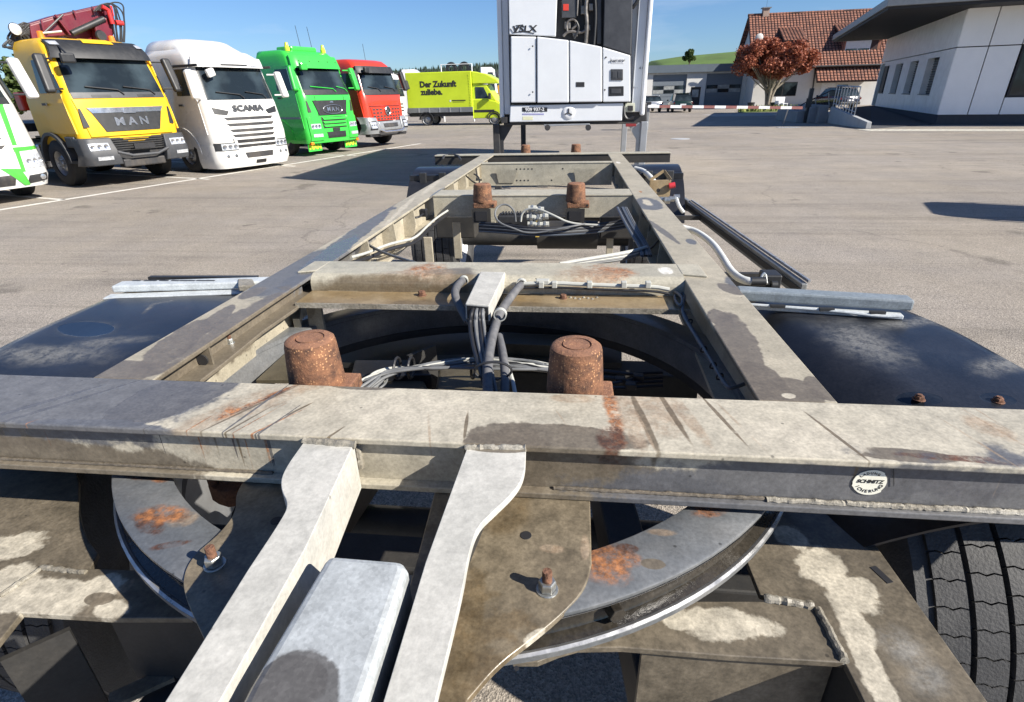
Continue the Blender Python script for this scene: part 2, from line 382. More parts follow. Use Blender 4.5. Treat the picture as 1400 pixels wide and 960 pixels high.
def rust_mat():
    m, n, l, p = newmat('speckled_rust_casting'); t = n.new('ShaderNodeTexCoord')
    def nse(sc, det, ro):
        a = n.new('ShaderNodeTexNoise'); a.inputs['Scale'].default_value = sc; a.inputs['Detail'].default_value = det; a.inputs['Roughness'].default_value = ro; l.new(t.outputs['Object'], a.inputs['Vector']); return a.outputs['Fac']
    def rng(src, a, b_, c, d):
        q = n.new('ShaderNodeMapRange'); q.inputs['From Min'].default_value = a; q.inputs['From Max'].default_value = b_; q.inputs['To Min'].default_value = c; q.inputs['To Max'].default_value = d; l.new(src, q.inputs['Value']); return q.outputs[0]
    m1_ = n.new('ShaderNodeMixRGB'); m1_.inputs['Color1'].default_value = rgba((.06, .03, .02)); m1_.inputs['Color2'].default_value = rgba((.24, .11, .055)); l.new(rng(nse(32, 6, .7), .35, .65, 0, 1), m1_.inputs['Fac'])
    vo = n.new('ShaderNodeTexVoronoi'); vo.inputs['Scale'].default_value = 210; l.new(t.outputs['Object'], vo.inputs['Vector']); sx = n.new('ShaderNodeSeparateColor'); l.new(vo.outputs['Color'], sx.inputs[0])
    a = rng(vo.outputs['Distance'], .30, .42, 1, 0); b_ = rng(sx.outputs[0], .55, .60, 0, 1); k = n.new('ShaderNodeMath'); k.operation = 'MULTIPLY'; l.new(a, k.inputs[0]); l.new(b_, k.inputs[1])
    zone = rng(nse(22, 3, .5), .42, .6, .15, .85); k2 = n.new('ShaderNodeMath'); k2.operation = 'MULTIPLY'; l.new(k.outputs[0], k2.inputs[0]); l.new(zone, k2.inputs[1])
    m2_ = n.new('ShaderNodeMixRGB'); m2_.inputs['Color2'].default_value = rgba((.50, .27, .13)); l.new(m1_.outputs[0], m2_.inputs['Color1']); l.new(k2.outputs[0], m2_.inputs['Fac'])
    g = n.new('ShaderNodeNewGeometry'); sz = n.new('ShaderNodeSeparateXYZ'); l.new(g.outputs['Normal'], sz.inputs[0]); up = rng(sz.outputs[2], .5, .95, 0, .45)
    m3_ = n.new('ShaderNodeMixRGB'); m3_.inputs['Color2'].default_value = rgba((.30, .15, .09)); l.new(m2_.outputs[0], m3_.inputs['Color1']); l.new(up, m3_.inputs['Fac'])
    l.new(m3_.outputs[0], p.inputs['Base Color']); p.inputs['Roughness'].default_value = .85
    bp = n.new('ShaderNodeBump'); bp.inputs['Strength'].default_value = .8; bp.inputs['Distance'].default_value = .003; l.new(nse(150, 5, .7), bp.inputs['Height']); l.new(bp.outputs[0], p.inputs['Normal'])
    return m
M_cone = rust_mat()

# ================================================================== THE YARD
def asphalt_mat():
    m, n, l, p = newmat('yard_asphalt')
    t = n.new('ShaderNodeTexCoord'); O = t.outputs['Object']
    def nse(sc, det=6, ro=.6, vec=O):
        a = n.new('ShaderNodeTexNoise'); a.inputs['Scale'].default_value = sc; a.inputs['Detail'].default_value = det; a.inputs['Roughness'].default_value = ro
        l.new(vec, a.inputs['Vector']); return a.outputs['Fac']
    def rng(src, a, b_, c, d):
        q = n.new('ShaderNodeMapRange'); q.inputs['From Min'].default_value = a; q.inputs['From Max'].default_value = b_; q.inputs['To Min'].default_value = c; q.inputs['To Max'].default_value = d
        l.new(src, q.inputs['Value']); return q.outputs[0]
    def mul(a, b_):
        q = n.new('ShaderNodeMath'); q.operation = 'MULTIPLY'; l.new(a, q.inputs[0]); l.new(b_, q.inputs[1]); return q.outputs[0]
    vo = n.new('ShaderNodeTexVoronoi'); vo.inputs['Scale'].default_value = 150; l.new(O, vo.inputs['Vector'])
    sx = n.new('ShaderNodeSeparateColor'); l.new(vo.outputs['Color'], sx.inputs[0])
    stone = rng(sx.outputs[0], 0, 1, .62, 1.36)
    fine = rng(nse(55, 5, .75), .3, .7, .72, 1.28)
    big = rng(nse(.16, 6, .6), .3, .7, .84, 1.1)
    mid = rng(nse(1.4, 7, .7), .35, .7, 1.07, .85)
    # streaks left by tyres: noise pulled out along two turning directions
    def streak(rot, sc, lo):
        mp_ = n.new('ShaderNodeMapping'); mp_.inputs['Rotation'].default_value = (0, 0, math.radians(rot)); mp_.inputs['Scale'].default_value = sc; l.new(O, mp_.inputs['Vector'])
        return rng(nse(1.0, 6, .6, mp_.outputs[0]), .55, .72, 1.0, lo)
    s1 = streak(8, (.09, 1.7, 1), .74); s2 = streak(-62, (.12, 2.2, 1), .78); s3 = streak(-20, (.12, 7.5, 1), .80)
    spots = rng(nse(2.6, 3, .5), .70, .76, 1.0, .5)
    wv = n.new('ShaderNodeVectorMath'); wv.operation = 'ADD'; wn_ = n.new('ShaderNodeTexNoise'); wn_.inputs['Scale'].default_value = .9; wn_.inputs['Detail'].default_value = 6; l.new(O, wn_.inputs['Vector']); l.new(O, wv.inputs[0]); l.new(wn_.outputs['Color'], wv.inputs[1])
    cv = n.new('ShaderNodeTexVoronoi'); cv.feature = 'DISTANCE_TO_EDGE'; cv.inputs['Scale'].default_value = .21; l.new(wv.outputs[0], cv.inputs['Vector'])
    ck = rng(cv.outputs['Distance'], .0, .005, .72, 1.0); ckm = rng(nse(.33, 3, .5), .5, .56, 0, 1)
    cm = n.new('ShaderNodeMixRGB'); cm.inputs['Color1'].default_value = (1, 1, 1, 1); l.new(ckm, cm.inputs['Fac']); l.new(ck, cm.inputs['Color2'])
    oil = rng(nse(.75, 4, .55), .64, .69, 1.0, .62)
    f = mul(mul(mul(mul(stone, fine), big), mid), mul(mul(s1, s2), mul(mul(s3, mul(cm.outputs[0], oil)), spots)))
    sc = n.new('ShaderNodeVectorMath'); sc.operation = 'SCALE'
    hue = n.new('ShaderNodeMixRGB'); hue.inputs['Color1'].default_value = rgba((.302, .264, .216)); hue.inputs['Color2'].default_value = rgba((.268, .240, .210))
    l.new(rng(nse(.5, 5, .6), .35, .65, 0, 1), hue.inputs['Fac']); l.new(hue.outputs[0], sc.inputs[0]); l.new(f, sc.inputs['Scale']); l.new(sc.outputs[0], p.inputs['Base Color'])
    p.inputs['Roughness'].default_value = .88; p.inputs['Specular IOR Level'].default_value = .3
    bp = n.new('ShaderNodeBump'); bp.inputs['Strength'].default_value = .5; bp.inputs['Distance'].default_value = .006
    l.new(vo.outputs['Distance'], bp.inputs['Height']); l.new(bp.outputs[0], p.inputs['Normal'])
    return m
M_asph = asphalt_mat()
M_road = paint('worn_road_asphalt', (.30, .28, .255), .9, var=.12, scale=2)
M_line = paint('worn_white_line_paint', (.62, .6, .55), .7, var=.15, scale=9, dirt=.5, dirtcol=(.3, .27, .23))
M_grass = paint('meadow_grass', (.075, .13, .022), .95, var=.35, scale=.12, dirt=.5, dirtcol=(.14, .15, .04))
mb = MB(); mb.box(-900, 900, -300, 1500, -1.0, 0.0); struct(mb, 'ground', M_asph)
mb = MB(); mb.box(9.5, 160, 41.5, 45.5, 0.0, 0.006); struct(mb, 'road', M_road)
# parking lines on the left
LD = (G(565, 198)-G(0, 287)).normalized(); LP0 = G(0, 287)
def strip(p, q, w, name, mat, z=0.004, th=0.003):
    p = V((p[0], p[1], 0)); q = V((q[0], q[1], 0)); e = (q-p).normalized(); s_ = V((-e.y, e.x, 0))*w/2
    m_ = MB(); m_.prism([(p-s_), (q-s_), (q+s_), (p+s_)], z-th, z); return struct(m_, name, mat)
strip(LP0-LD*4, G(565, 198)+LD*.5, .11, 'parking_line', M_line)
nrm = V((-LD.y, LD.x, 0))
for px, py in ((90, 273.7), (288, 245.4), (405, 227.5), (488, 213.0)):
    a = G(px, py); strip(a+nrm*.06, a+nrm*9, .10, 'parking_line', M_line)
# tactile paving strip in front of the white building
M_tac = paint('cream_paving', (.56, .52, .43), .75, var=.12, scale=6)
M_tac2 = paint('cream_paving_rib', (.62, .59, .5), .7, var=.1, scale=6)
ta = G(1187, 179.5); tb = V((40, ta.y-.259/.966*(40-ta.x), 0)); te = (tb-ta).normalized(); tn = V((-te.y, te.x, 0))
m_ = MB(); m_.prism([ta, tb, tb+tn*1.15, ta+tn*1.15+te*-.25], 0.0, .012); tacroot = struct(m_, 'pavement_strip', M_tac)
for k in range(60):
    p_ = ta+te*(.15+k*.3); q_ = MB().bar(p_+tn*.1+V((0, 0, .014)), p_+tn*1.05+V((0, 0, .014))-te*.2, .1, .012).build('paving_rib', M_tac2, tacroot)
# road edge strip of rough grass in front of the house
m_ = MB()
ga = [G(1010, 154), G(1100, 152), G(1100, 147), G(1010, 149)]
m_.prism(ga, 0, .05); struct(m_, 'grass_verge', M_grass)
tuft = MB(); rnd = random.Random(3)
for k in range(900):
    a_, b_ = rnd.random(), rnd.random(); p_ = (ga[0]*(1-a_)+ga[1]*a_)*(1-b_)+(ga[3]*(1-a_)+ga[2]*a_)*b_
    h_ = rnd.uniform(.1, .4); t_ = rnd.uniform(0, PI); w_ = V((math.cos(t_), math.sin(t_), 0))*.09
    tuft.add([p_-w_+V((0,0,.04)), p_+w_+V((0,0,.04)), p_+V((rnd.uniform(-.1,.1), rnd.uniform(-.1,.1), h_))], [(0, 1, 2)])
tuft.build('verge_grass', paint('verge_grass_blades', (.17, .19, .05), .9, var=.4, scale=2), kind='stuff')

# hills
M_wood = paint('spruce_wood', (.022, .034, .022), .95, var=.4, scale=.05)
def ridge(name, mat, pts, depth, seg=90, jag=0.0):
    """pts: (x, y, height) along the crest; slopes fall to the ground toward the viewer and behind"""
    m_ = MB(); n = len(pts)
    def crest(u_):
        f = u_*(n-1); i = min(int(f), n-2); t = f-i; t2 = t*t*(3-2*t)
        a, b_ = pts[i], pts[i+1]
        return V((a[0]+(b_[0]-a[0])*t, a[1]+(b_[1]-a[1])*t, a[2]+(b_[2]-a[2])*t2))
    def fn(u_, v_):
        c_ = crest(u_); q = (v_-.5)*2; z = c_.z*(math.cos(q*PI)*.5+.5)-.5
        z += noise.noise(V((u_*25, v_*7, 1)))*jag*(1-abs(q))
        return V((c_.x, c_.y+q*depth, z))
    m_.grid(fn, seg, 16); return struct(m_, name, mat, smooth=True)
ridge('forested_hill', M_wood, [(-520, 800, 8), (-330, 800, 22), (-200, 780, 33), (-60, 760, 33), (40, 760, 16), (160, 760, 4)], 260, 120, 3)
sp = MB(); rnd = random.Random(5)
for k in range(4200):
    u_ = rnd.random(); x = -420+u_*560; y = 800-abs(rnd.gauss(0, 95)); q = (y-770)/260
    cz = (22+11*math.sin(min(1, max(0, (x+330)/270))*PI/2)) if x < -60 else max(2, 33-17*(x+60)/100)
    z = cz*(math.cos(q*PI)*.5+.5)-1.5; h_ = rnd.uniform(4, 9); r_ = h_*rnd.uniform(.16, .24); a0 = rnd.random()*6
    b0 = [V((x+r_*math.cos(a0+j*PI/2.5), y+r_*math.sin(a0+j*PI/2.5), z)) for j in range(5)]
    sp.add(b0+[V((x, y, z+h_))], [(j, (j+1) % 5, 5) for j in range(5)])
sp.build('spruce_forest', paint('spruce_needles', (.020, .036, .022), .95, var=.5, scale=.08), kind='stuff')
# green meadow hill behind the workshop
hp = []
for (px, py, Y) in ((800, 130, 160), (860, 104, 155), (890, 88, 150), (930, 81.5, 150), (1005, 73.5, 150), (1120, 60, 150), (1300, 50, 150)):
    q = GY(px, py, Y); hp.append((q.x, q.y, q.z+.5))
m_ = MB()
def hf(u_, v_):
    f = u_*(len(hp)-1); i = min(int(f), len(hp)-2); t = f-i; a, b_ = hp[i], hp[i+1]
    x = a[0]+(b_[0]-a[0])*t; y = a[1]+(b_[1]-a[1])*t; z = a[2]+(b_[2]-a[2])*t
    q = (v_-.5)*2; return V((x, y+q*70, (z+.6)*(math.cos(q*PI)*.5+.5)-.6+noise.noise(V((x*.03, q*2, 0)))*.4*(1-abs(q))))
m_.grid(hf, 60, 16); struct(m_, 'meadow_hill', M_grass, smooth=True)

# ------------------------------------------------------------------ trees
def leaf_mat(name, c, c2):
    m, n, l, p = newmat(name)
    g = n.new('ShaderNodeNewGeometry'); mx = n.new('ShaderNodeMixRGB'); mx.inputs['Color1'].default_value = rgba(c); mx.inputs['Color2'].default_value = rgba(c2)
    l.new(g.outputs['Random Per Island'], mx.inputs['Fac']); l.new(mx.outputs[0], p.inputs['Base Color']); p.inputs['Roughness'].default_value = .7
    tr = n.new('ShaderNodeBsdfTranslucent'); l.new(mx.outputs[0], tr.inputs['Color']); ms = n.new('ShaderNodeMixShader'); ms.inputs['Fac'].default_value = .25
    l.new(p.outputs[0], ms.inputs[1]); l.new(tr.outputs[0], ms.inputs[2]); l.new(ms.outputs[0], n['Material Output'].inputs['Surface'])
    return m
def leafy_tree(name, label, base, trunk_h, crown, rad, leaf, n_leaf, mats, seed, clumps=22, flat=1.0, trunk_r=.16, lean=None):
    rnd = random.Random(seed); root = thing(name, label, 'tree', base)
    t = MB(); cz = V(crown)
    cl = []
    for k in range(clumps):
        while True:
            q = V((rnd.uniform(-1, 1), rnd.uniform(-1, 1), rnd.uniform(-1, 1)))
            if .25 < q.length < 1: break
        if q.z < -.2: q.z *= .6
        c_ = V((q.x*rad[0], q.y*rad[1], q.z*rad[2]))+cz
        cl.append((c_, rnd.uniform(.24, .42)*min(rad)*1.15))
    for j in range(5):
        a = j*1.3+rnd.random(); top = cz+V((math.cos(a)*rad[0]*.4, math.sin(a)*rad[1]*.4, -rad[2]*.1))
        st = V((math.cos(a)*trunk_r*.8, math.sin(a)*trunk_r*.8, 0)) if lean else V((0, 0, 0))
        mid = V((0, 0, trunk_h))*.95+(st*2 if lean else V((0, 0, 0)))
        t.tube(smoothpath([st, mid*.5+st*.5, mid, (mid+top)/2+V((rnd.uniform(-.1, .1),)*3), top], 1), trunk_r*.5, seg=7)
    for (c_, r_) in cl[::2]:
        t.tube([V((0, 0, trunk_h*.9)), (V((0, 0, trunk_h))+c_)/2+V((0, 0, -.1)), c_], [trunk_r*.35, trunk_r*.2, trunk_r*.06], seg=5)
    t.tube([V((0, 0, 0)), V((0.02, 0, trunk_h*.5)), V((0, 0, trunk_h))], [trunk_r*1.15, trunk_r*.9, trunk_r*.8], seg=10)
    t.build('trunk', mats[1], root, smooth=True)
    f = MB()
    for k in range(n_leaf):
        c_, r_ = cl[rnd.randrange(len(cl))]
        d = V((rnd.gauss(0, 1), rnd.gauss(0, 1), rnd.gauss(0, 1))).normalized(); p_ = c_+V((d.x, d.y, d.z*flat))*r_*(rnd.random()**.4)
        a = V((rnd.gauss(0, 1), rnd.gauss(0, 1), rnd.gauss(0, .6))).normalized(); b_ = a.cross(V((rnd.gauss(0, 1), rnd.gauss(0, 1), rnd.gauss(0, 1)))).normalized()
        s_ = leaf*rnd.uniform(.6, 1.3)
        f.add([p_-a*s_, p_-b_*s_*.6, p_+a*s_, p_+b_*s_*.6], [(0, 1, 2, 3)])
    f.build('crown', mats[0], root, kind='stuff')
    return root
M_bark = paint('pale_bark', (.30, .26, .20), .9, var=.3, scale=6, bump=.4)
M_bark2 = paint('brown_bark', (.10, .075, .05), .9, var=.3, scale=6, bump=.4)
M_redleaf = leaf_mat('red_maple_leaves', (.42, .14, .07), (.19, .05, .03))
M_greenleaf = leaf_mat('green_leaves', (.05, .09, .02), (.10, .13, .03))
TB = G(1049, 147.5)
s_ = (TB.y*.9)/FPX
leafy_tree('red_leaved_tree', 'spreading red leaved tree with pale trunks standing before the tiled house', TB, 1.3, (.05, 0, 3.75), (3.35, 2.6, 1.8), .12, 22000, (M_redleaf, M_bark), 11, clumps=58, trunk_r=.2, lean=True)
q = GY(943, 83, 120)
leafy_tree('hilltop_tree', 'small round green tree alone on the meadow hill behind the workshop', (q.x, q.y, q.z-1.2), .8, (0, 0, 1.9), (1.5, 1.5, 1.0), .18, 3000, (M_greenleaf, M_bark2), 4, clumps=16, trunk_r=.15)
q = GY(14, 150, 25)
leafy_tree('roadside_tree', 'green leafy tree behind the red loader crane at the left edge', (q.x, q.y, 0), 1.5, (0.2, 0, 2.6), (2.0, 2.0, 1.3), .12, 9000, (M_greenleaf, M_bark2), 9, clumps=34)

# ------------------------------------------------------------------ white office building
M_pan = paint('white_facade_panel', (.80, .80, .80), .45, var=.03, scale=1.2, dirt=.12, dirtcol=(.45, .45, .45))
M_pan2 = paint('streaked_white_facade_panel', (.80, .80, .80), .35, var=.10, scale=2.5, dirt=.25, dirtcol=(.4, .4, .4))
M_joint = paint('facade_joint', (.09, .09, .1), .8)
M_plinth = paint('dark_plinth', (.05, .052, .06), .8, var=.15)
M_soffit = paint('dark_soffit', (.022, .022, .026), .7, var=.2, scale=3)
M_alu = paint('grey_aluminium_trim', (.22, .23, .24), .45, metal=.5, var=.1)
wa = math.radians(16)
dL = V((math.sin(wa), math.cos(wa))); dF = V((math.cos(wa), -math.sin(wa)))
A = G(1277, 171)
AW = thing('office_building', 'white panelled office building with wide dark roof overhang at the right', 'building', A)
zt = GW(1318, 12, A, dF)[1]; LLEN = GW(1192, 140, A, dL)[0]; LLEN = min(max(LLEN, 11), 22)
def WP(u_, w_, z, d2, n2):                             # wall coords (along, inward, z) -> relative to A
    return V((d2[0]*u_+n2[0]*w_, d2[1]*u_+n2[1]*w_, z))
nL = dF; nF = dL                                       # inward normals of the two walls
PL = .42
body = MB(); e0 = .42
body.prism([WP(e0, e0, 0, dL, nL), WP(LLEN, e0, 0, dL, nL), WP(LLEN, 16, 0, dL, nL), WP(e0, 16, 0, dL, nL)], PL-.1, zt-.02)
body.build('wall', M_joint, AW)
pl_ = MB(); pl_.prism([WP(.06, .06, 0, dL, nL), WP(LLEN, .06, 0, dL, nL), WP(LLEN, 16, 0, dL, nL), WP(.06, 16, 0, dL, nL)], 0, PL); pl_.build('plinth', M_plinth, AW)
zj = GW(1305, 65, A, dF)[1]
def panelbox(u0, u1, z0, z1, d2, n2, mat, w0=0.0, w1=.1, name='panel', parent=None, bev=.004):
    m_ = MB(); c0 = [WP(u0, w0, z0, d2, n2), WP(u1, w0, z0, d2, n2), WP(u1, w0, z1, d2, n2), WP(u0, w0, z1, d2, n2)]
    m_.plate(c0, (-n2[0], -n2[1], 0), w1-w0); return m_.build(name, mat, parent or AW, bevel=bev)
# front panels between the joints read from the photo
fj = [0.0]+[GW(px, py, A, dF)[0] for px, py in ((1345, 86),)]
pw = fj[1]; fx = [0, pw, pw*2, pw*3, pw*4, pw*5, pw*6]
winU0 = GW(1382, 130, A, dF)[0]; winz0 = GW(1385, 133, A, dF)[1]; winz1 = GW(1398, 76, A, dF)[1]
for i in range(6):
    panelbox(fx[i]+.02, fx[i+1]-.02, zj+.02, zt, dF, nF, M_pan)
    if fx[i+1] <= pw*2+.01: panelbox(fx[i]+.02, fx[i+1]-.02, PL+.01, zj-.02, dF, nF, M_pan)
panelbox(fx[2]+.02, fx[3]-.02, PL+.01, winz0-.01, dF, nF, M_pan); panelbox(fx[3]+.02, fx[4]-.02, PL+.01, winz0-.01, dF, nF, M_pan)
panelbox(fx[4]+.02, fx[6], PL+.01, zj-.02, dF, nF, M_pan)
fr = panelbox(fx[2]+.05, fx[4]-.05, winz0, zj-.03, dF, nF, M_soffit, .02, .1, 'window')
panelbox(fx[2]+.12, fx[3]-.04, winz0+.07, zj-.1, dF, nF, M_glass, .012, .05, 'pane', fr); panelbox(fx[3]+.04, fx[4]-.12, winz0+.07, zj-.1, dF, nF, M_glass, .012, .05, 'pane', fr)
# left wall: upper band and lower band with five slit windows and a door
panelbox(.03, LLEN, zj+.02, zt, dL, nL, M_pan2, 0.0, .40)
wins = []
for (x0, x1, yt, yb) in ((1262, 1277, 81, 132), (1239.3, 1250, 84.6, 130), (1220.8, 1229.7, 87.3, 127.3), (1205.5, 1212.3, 89, 125)):
    ym = (yt+yb)/2; u0 = GW(x1, ym, A, dL)[0]; u1 = GW(x0, ym, A, dL)[0]
    wins.append((u0, u1, GW((x0+x1)/2+4, yb, A, dL)[1], GW((x0+x1)/2+4, yt, A, dL)[1]))
wz0 = sum(w[2] for w in wins)/4; wz1 = sum(w[3] for w in wins)/4; ww = .95
us = [w[0] for w in wins]; cur = .03; doorU = GW(1196, 120, A, dL)[0]
segs = []
for u0, u1, _, _ in wins:
    segs.append((cur, u0)); cur = u1
segs.append((cur, LLEN-1.5))
for a_, b_ in segs:
    if b_ > a_+.05: panelbox(a_, b_, PL+.01, zj-.02, dL, nL, M_pan2, 0.0, .40)
for (u0, u1, _, _) in wins:
    panelbox(u0+.003, u1-.003, PL+.01, wz0, dL, nL, M_pan2, 0.0, .40); panelbox(u0+.003, u1-.003, wz1, zj-.02, dL, nL, M_pan2, 0.0, .40)
    fr = panelbox(u0+.003, u1-.003, wz0+.003, wz1-.003, dL, nL, M_soffit, .30, .41, 'window')
    panelbox(u0+.06, u1-.06, wz0+.06, wz1-.06, dL, nL, M_glass, .285, .305, 'pane', fr)
    panelbox(u0-.03, u1+.03, wz0-.035, wz0, dL, nL, M_alu, -.05, .09, 'sill', fr)
    for k in range(14):
        zz = wz0+.1+(wz1-wz0-.15)*k/13
        panelbox(u0+.07, u1-.07, zz, zz+.035, dL, nL, M_soffit, .255, .28, 'blind_slat', fr, 0)
dr = panelbox(LLEN-1.45, LLEN-.25, PL+.01, zj-.12, dL, nL, M_grey, .2, .3, 'door')
panelbox(LLEN-.2, LLEN, PL+.01, zj-.02, dL, nL, M_pan2, 0.0, .40); panelbox(LLEN-1.47, LLEN-.21, zj-.11, zj-.02, dL, nL, M_pan2, 0.0, .40)
# roof slab reaching over both walls
ov = max(1.3, -((G(1155, 46, zt+.1)-A).xy.dot(nL))); 
rf = MB(); OF = 1.6
def roofpoly(e): return [WP(-OF-e, -ov-e, 0, dL, nL), WP(LLEN+.6, -ov-e, 0, dL, nL), WP(LLEN+.6, 17, 0, dL, nL), WP(-OF-e, 17, 0, dL, nL)]
rf.prism(roofpoly(0), zt+.0, zt+.10); rf.build('soffit', M_soffit, AW)
sl = MB(); k = 0
for k in range(int((LLEN+OF)/.22)):
    u_ = -OF+.1+k*.22; sl.prism([WP(u_, -ov+.05, 0, dL, nL), WP(u_+.12, -ov+.05, 0, dL, nL), WP(u_+.12, .02, 0, dL, nL), WP(u_, .02, 0, dL, nL)], zt-.02, zt+.003)
sl.build('soffit_slat', M_soffit, AW, kind='stuff')
rf = MB(); rf.prism(roofpoly(.10), zt+.102, zt+.42); ro_ = rf.build('roof', M_alu, AW, bevel=.02)
rf = MB(); rf.prism(roofpoly(.03), zt+.42, zt+.47); rf.build('roof_edge', M_grey, ro_)

# ramp with wall, steps, railing
M_conc = paint('pale_concrete', (.36, .37, .38), .8, var=.1, scale=2, dirt=.3)
M_concd = paint('grey_concrete', (.22, .23, .24), .85, var=.12, scale=2)
RA = thing('access_ramp', 'concrete access ramp with low sloping wall leading along the white building', 'ramp', G(1160, 165))
RO = V(RA.location)
r0 = G(1183, 176.5); r1 = G(1131, 168.5)
def rel(p, O_): return V(p)-O_
hr = GY(1131, 146, r1.y).z; h0 = GY(1183, 167, r0.y).z
d_ = (r1-r0).normalized(); nn_ = V((d_.y, -d_.x, 0)); nn_ = nn_ if nn_.x > 0 else -nn_
m_ = MB(); w_ = nn_*.2
m_.add([rel(p, RO) for p in (r0, r1, r1+w_, r0+w_, r0+V((0,0,h0)), r1+V((0,0,hr)), r1+w_+V((0,0,hr)), r0+w_+V((0,0,h0)))], [(0,3,2,1),(4,5,6,7),(0,1,5,4),(1,2,6,5),(2,3,7,6),(3,0,4,7)])
m_.build('ramp_wall', M_conc, RA, bevel=.015)
m_ = MB(); q1 = V((A.x, A.y, 0))+V((dL[0], dL[1], 0))*.3-V((dF[0], dF[1], 0))*.02; q2 = V((A.x, A.y, 0))+V((dL[0], dL[1], 0))*LLEN-V((dF[0], dF[1], 0))*.02
m_.add([rel(p, RO) for p in (r0+w_*1.02, q1, q2, r1+w_*1.02, r0+w_*1.02+V((0,0,.01)), q1+V((0,0,.03)), q2+V((0,0,PL)), r1+w_*1.02+V((0,0,hr-.12)))], [(0,3,2,1),(4,5,6,7),(0,1,5,4),(1,2,6,5),(2,3,7,6),(3,0,4,7)])
m_.build('ramp_surface', M_plinth, RA)
ST = thing('entrance_steps', 'stepped grey concrete blocks beside the ramp before the house door', 'steps', G(1110, 168)); SO = V(ST.location)
for k, (xa, xb, yt) in enumerate(((1088, 1104, 152), (1104, 1117, 146.5), (1117, 1131, 144))):
    pa, pb = G(xa, 168+k*.3), G(xb, 168+k*.3); h_ = GY(xa, yt, pa.y).z
    m_ = MB(); m_.box(pa.x-SO.x, pb.x-SO.x-.01, pa.y-SO.y, pa.y-SO.y+3.2, 0, h_); m_.build('step_block', M_concd, ST, bevel=.02)
RL = thing('ramp_railing', 'galvanised baluster railing on top of the ramp wall', 'railing', r1); LO = V(RL.location)
M_galv = paint('galvanised_railing', (.42, .43, .44), .4, metal=.6, var=.1)
tp = []
for k in range(9):
    t = k/8*.62; b_ = r1+(r0-r1)*t+w_*.5; zb = hr+(h0-hr)*t; top = b_+V((0, 0, hr+.95-.12*t))
    MB().tube([rel(b_+V((0,0,zb)), LO), rel(top, LO)], .022, 6).build('baluster', M_galv, RL); tp.append(rel(top, LO))
MB().tube(tp, .03, 6).build('handrail', M_galv, RL)
MB().tube([rel(b_+V((0,0,zb+.0)), LO)+V((0,0,.15)), rel(r1+w_*.5+V((0,0,hr+.15)), LO)], .02, 6).build('lower_rail', M_galv, RL)
hd = thing('stair_handrail', 'thin grey handrail sloping down over the stepped blocks', 'railing', G(1100, 168)); HO = V(hd.location)
Yh = G(1100, 167.5).y+.6
pth = [GY(px, py, Yh)-HO for px, py in ((1086, 150), (1100, 141), (1136, 124), (1150, 124.5))]
MB().tube(pth, .03, 6).build('handrail', M_dark, hd)
for px, py, pb in ((1115, 135, 150), (1133, 126, 147)): MB().tube([GY(px, py, Yh)-HO, GY(px+.5, pb, Yh)-HO], .025, 6).build('rail_post', M_galv, hd)
po = thing('card_reader_post', 'slim black post standing in front of the entrance steps', 'post', G(1101, 168)); PO = V(po.location); Yp = PO.y
hp_ = GY(1106, 121, Yp).z
MB().box(-.09, .09, -.08, .08, 0, hp_).build('post', M_black, po, bevel=.01)
MB().box(-.2, .09, -.12, -.08, hp_*.45, hp_*.72).build('reader_box', M_black, po, bevel=.01)

# ------------------------------------------------------------------ tiled house
def tile_mat():
    m, n, l, p = newmat('brown_clay_tiles')
    t = n.new('ShaderNodeTexCoord'); br = n.new('ShaderNodeTexBrick')
    l.new(t.outputs['Object'], br.inputs['Vector']); br.inputs['Scale'].default_value = 1; br.inputs['Brick Width'].default_value = .30; br.inputs['Row Height'].default_value = .34
    br.inputs['Color1'].default_value = rgba((.30, .125, .075)); br.inputs['Color2'].default_value = rgba((.17, .075, .052)); br.inputs['Mortar'].default_value = rgba((.04, .02, .018)); br.inputs['Mortar Size'].default_value = .035
    br.offset = 0.0
    a = n.new('ShaderNodeTexNoise'); a.inputs['Scale'].default_value = .8; a.inputs['Detail'].default_value = 5; l.new(t.outputs['Object'], a.inputs['Vector'])
    q = n.new('ShaderNodeMapRange'); q.inputs['To Min'].default_value = .6; q.inputs['To Max'].default_value = 1.4; l.new(a.outputs['Fac'], q.inputs['Value'])
    s_ = n.new('ShaderNodeVectorMath'); s_.operation = 'SCALE'; l.new(br.outputs['Color'], s_.inputs[0]); l.new(q.outputs[0], s_.inputs['Scale']); l.new(s_.outputs[0], p.inputs['Base Color'])
    p.inputs['Roughness'].default_value = .8; return m
M_tile = tile_mat()
M_wall = paint('white_render', (.62, .61, .58), .85, var=.05, scale=1.5, dirt=.15, dirtcol=(.4, .38, .34))
HB = G(1020, 146.5); HY = HB.y
HS = thing('tiled_house', 'white house with steep brown tiled roof, dormers and chimney', 'house', (HB.x, HY, 0)); HO = V(HS.location)
hw = math.radians(-4); dh = V((math.cos(hw), math.sin(hw))); nh = V((-dh[1], dh[0]))
def HP(u_, w_, z): return V((dh[0]*u_+nh[0]*w_, dh[1]*u_+nh[1]*w_, z))
def HU(px, py, w_=0): A_ = (HO.x+nh[0]*w_, HO.y+nh[1]*w_); return GW(px, py, A_, dh)
uR = HU(1200, 100)[0]+6; ze = HU(1110, 87)[1]
rd = 5.2                                                # ridge depth behind the wall
zr = HU(1100, 18, rd)[1]; uL = HU(1026, 60, rd*.5)[0]
m_ = MB(); m_.prism([HP(uL+.4, 0, 0), HP(uR, 0, 0), HP(uR, 9, 0), HP(uL+.4, 9, 0)], 0, ze-.05)
m_.add([HP(uL+.4, .02, ze-.06), HP(uL+.4, 2*rd-.02, ze-.06), HP(uL+.4, rd, zr-.25)], [(0, 2, 1)]); m_.build('wall', M_wall, HS)
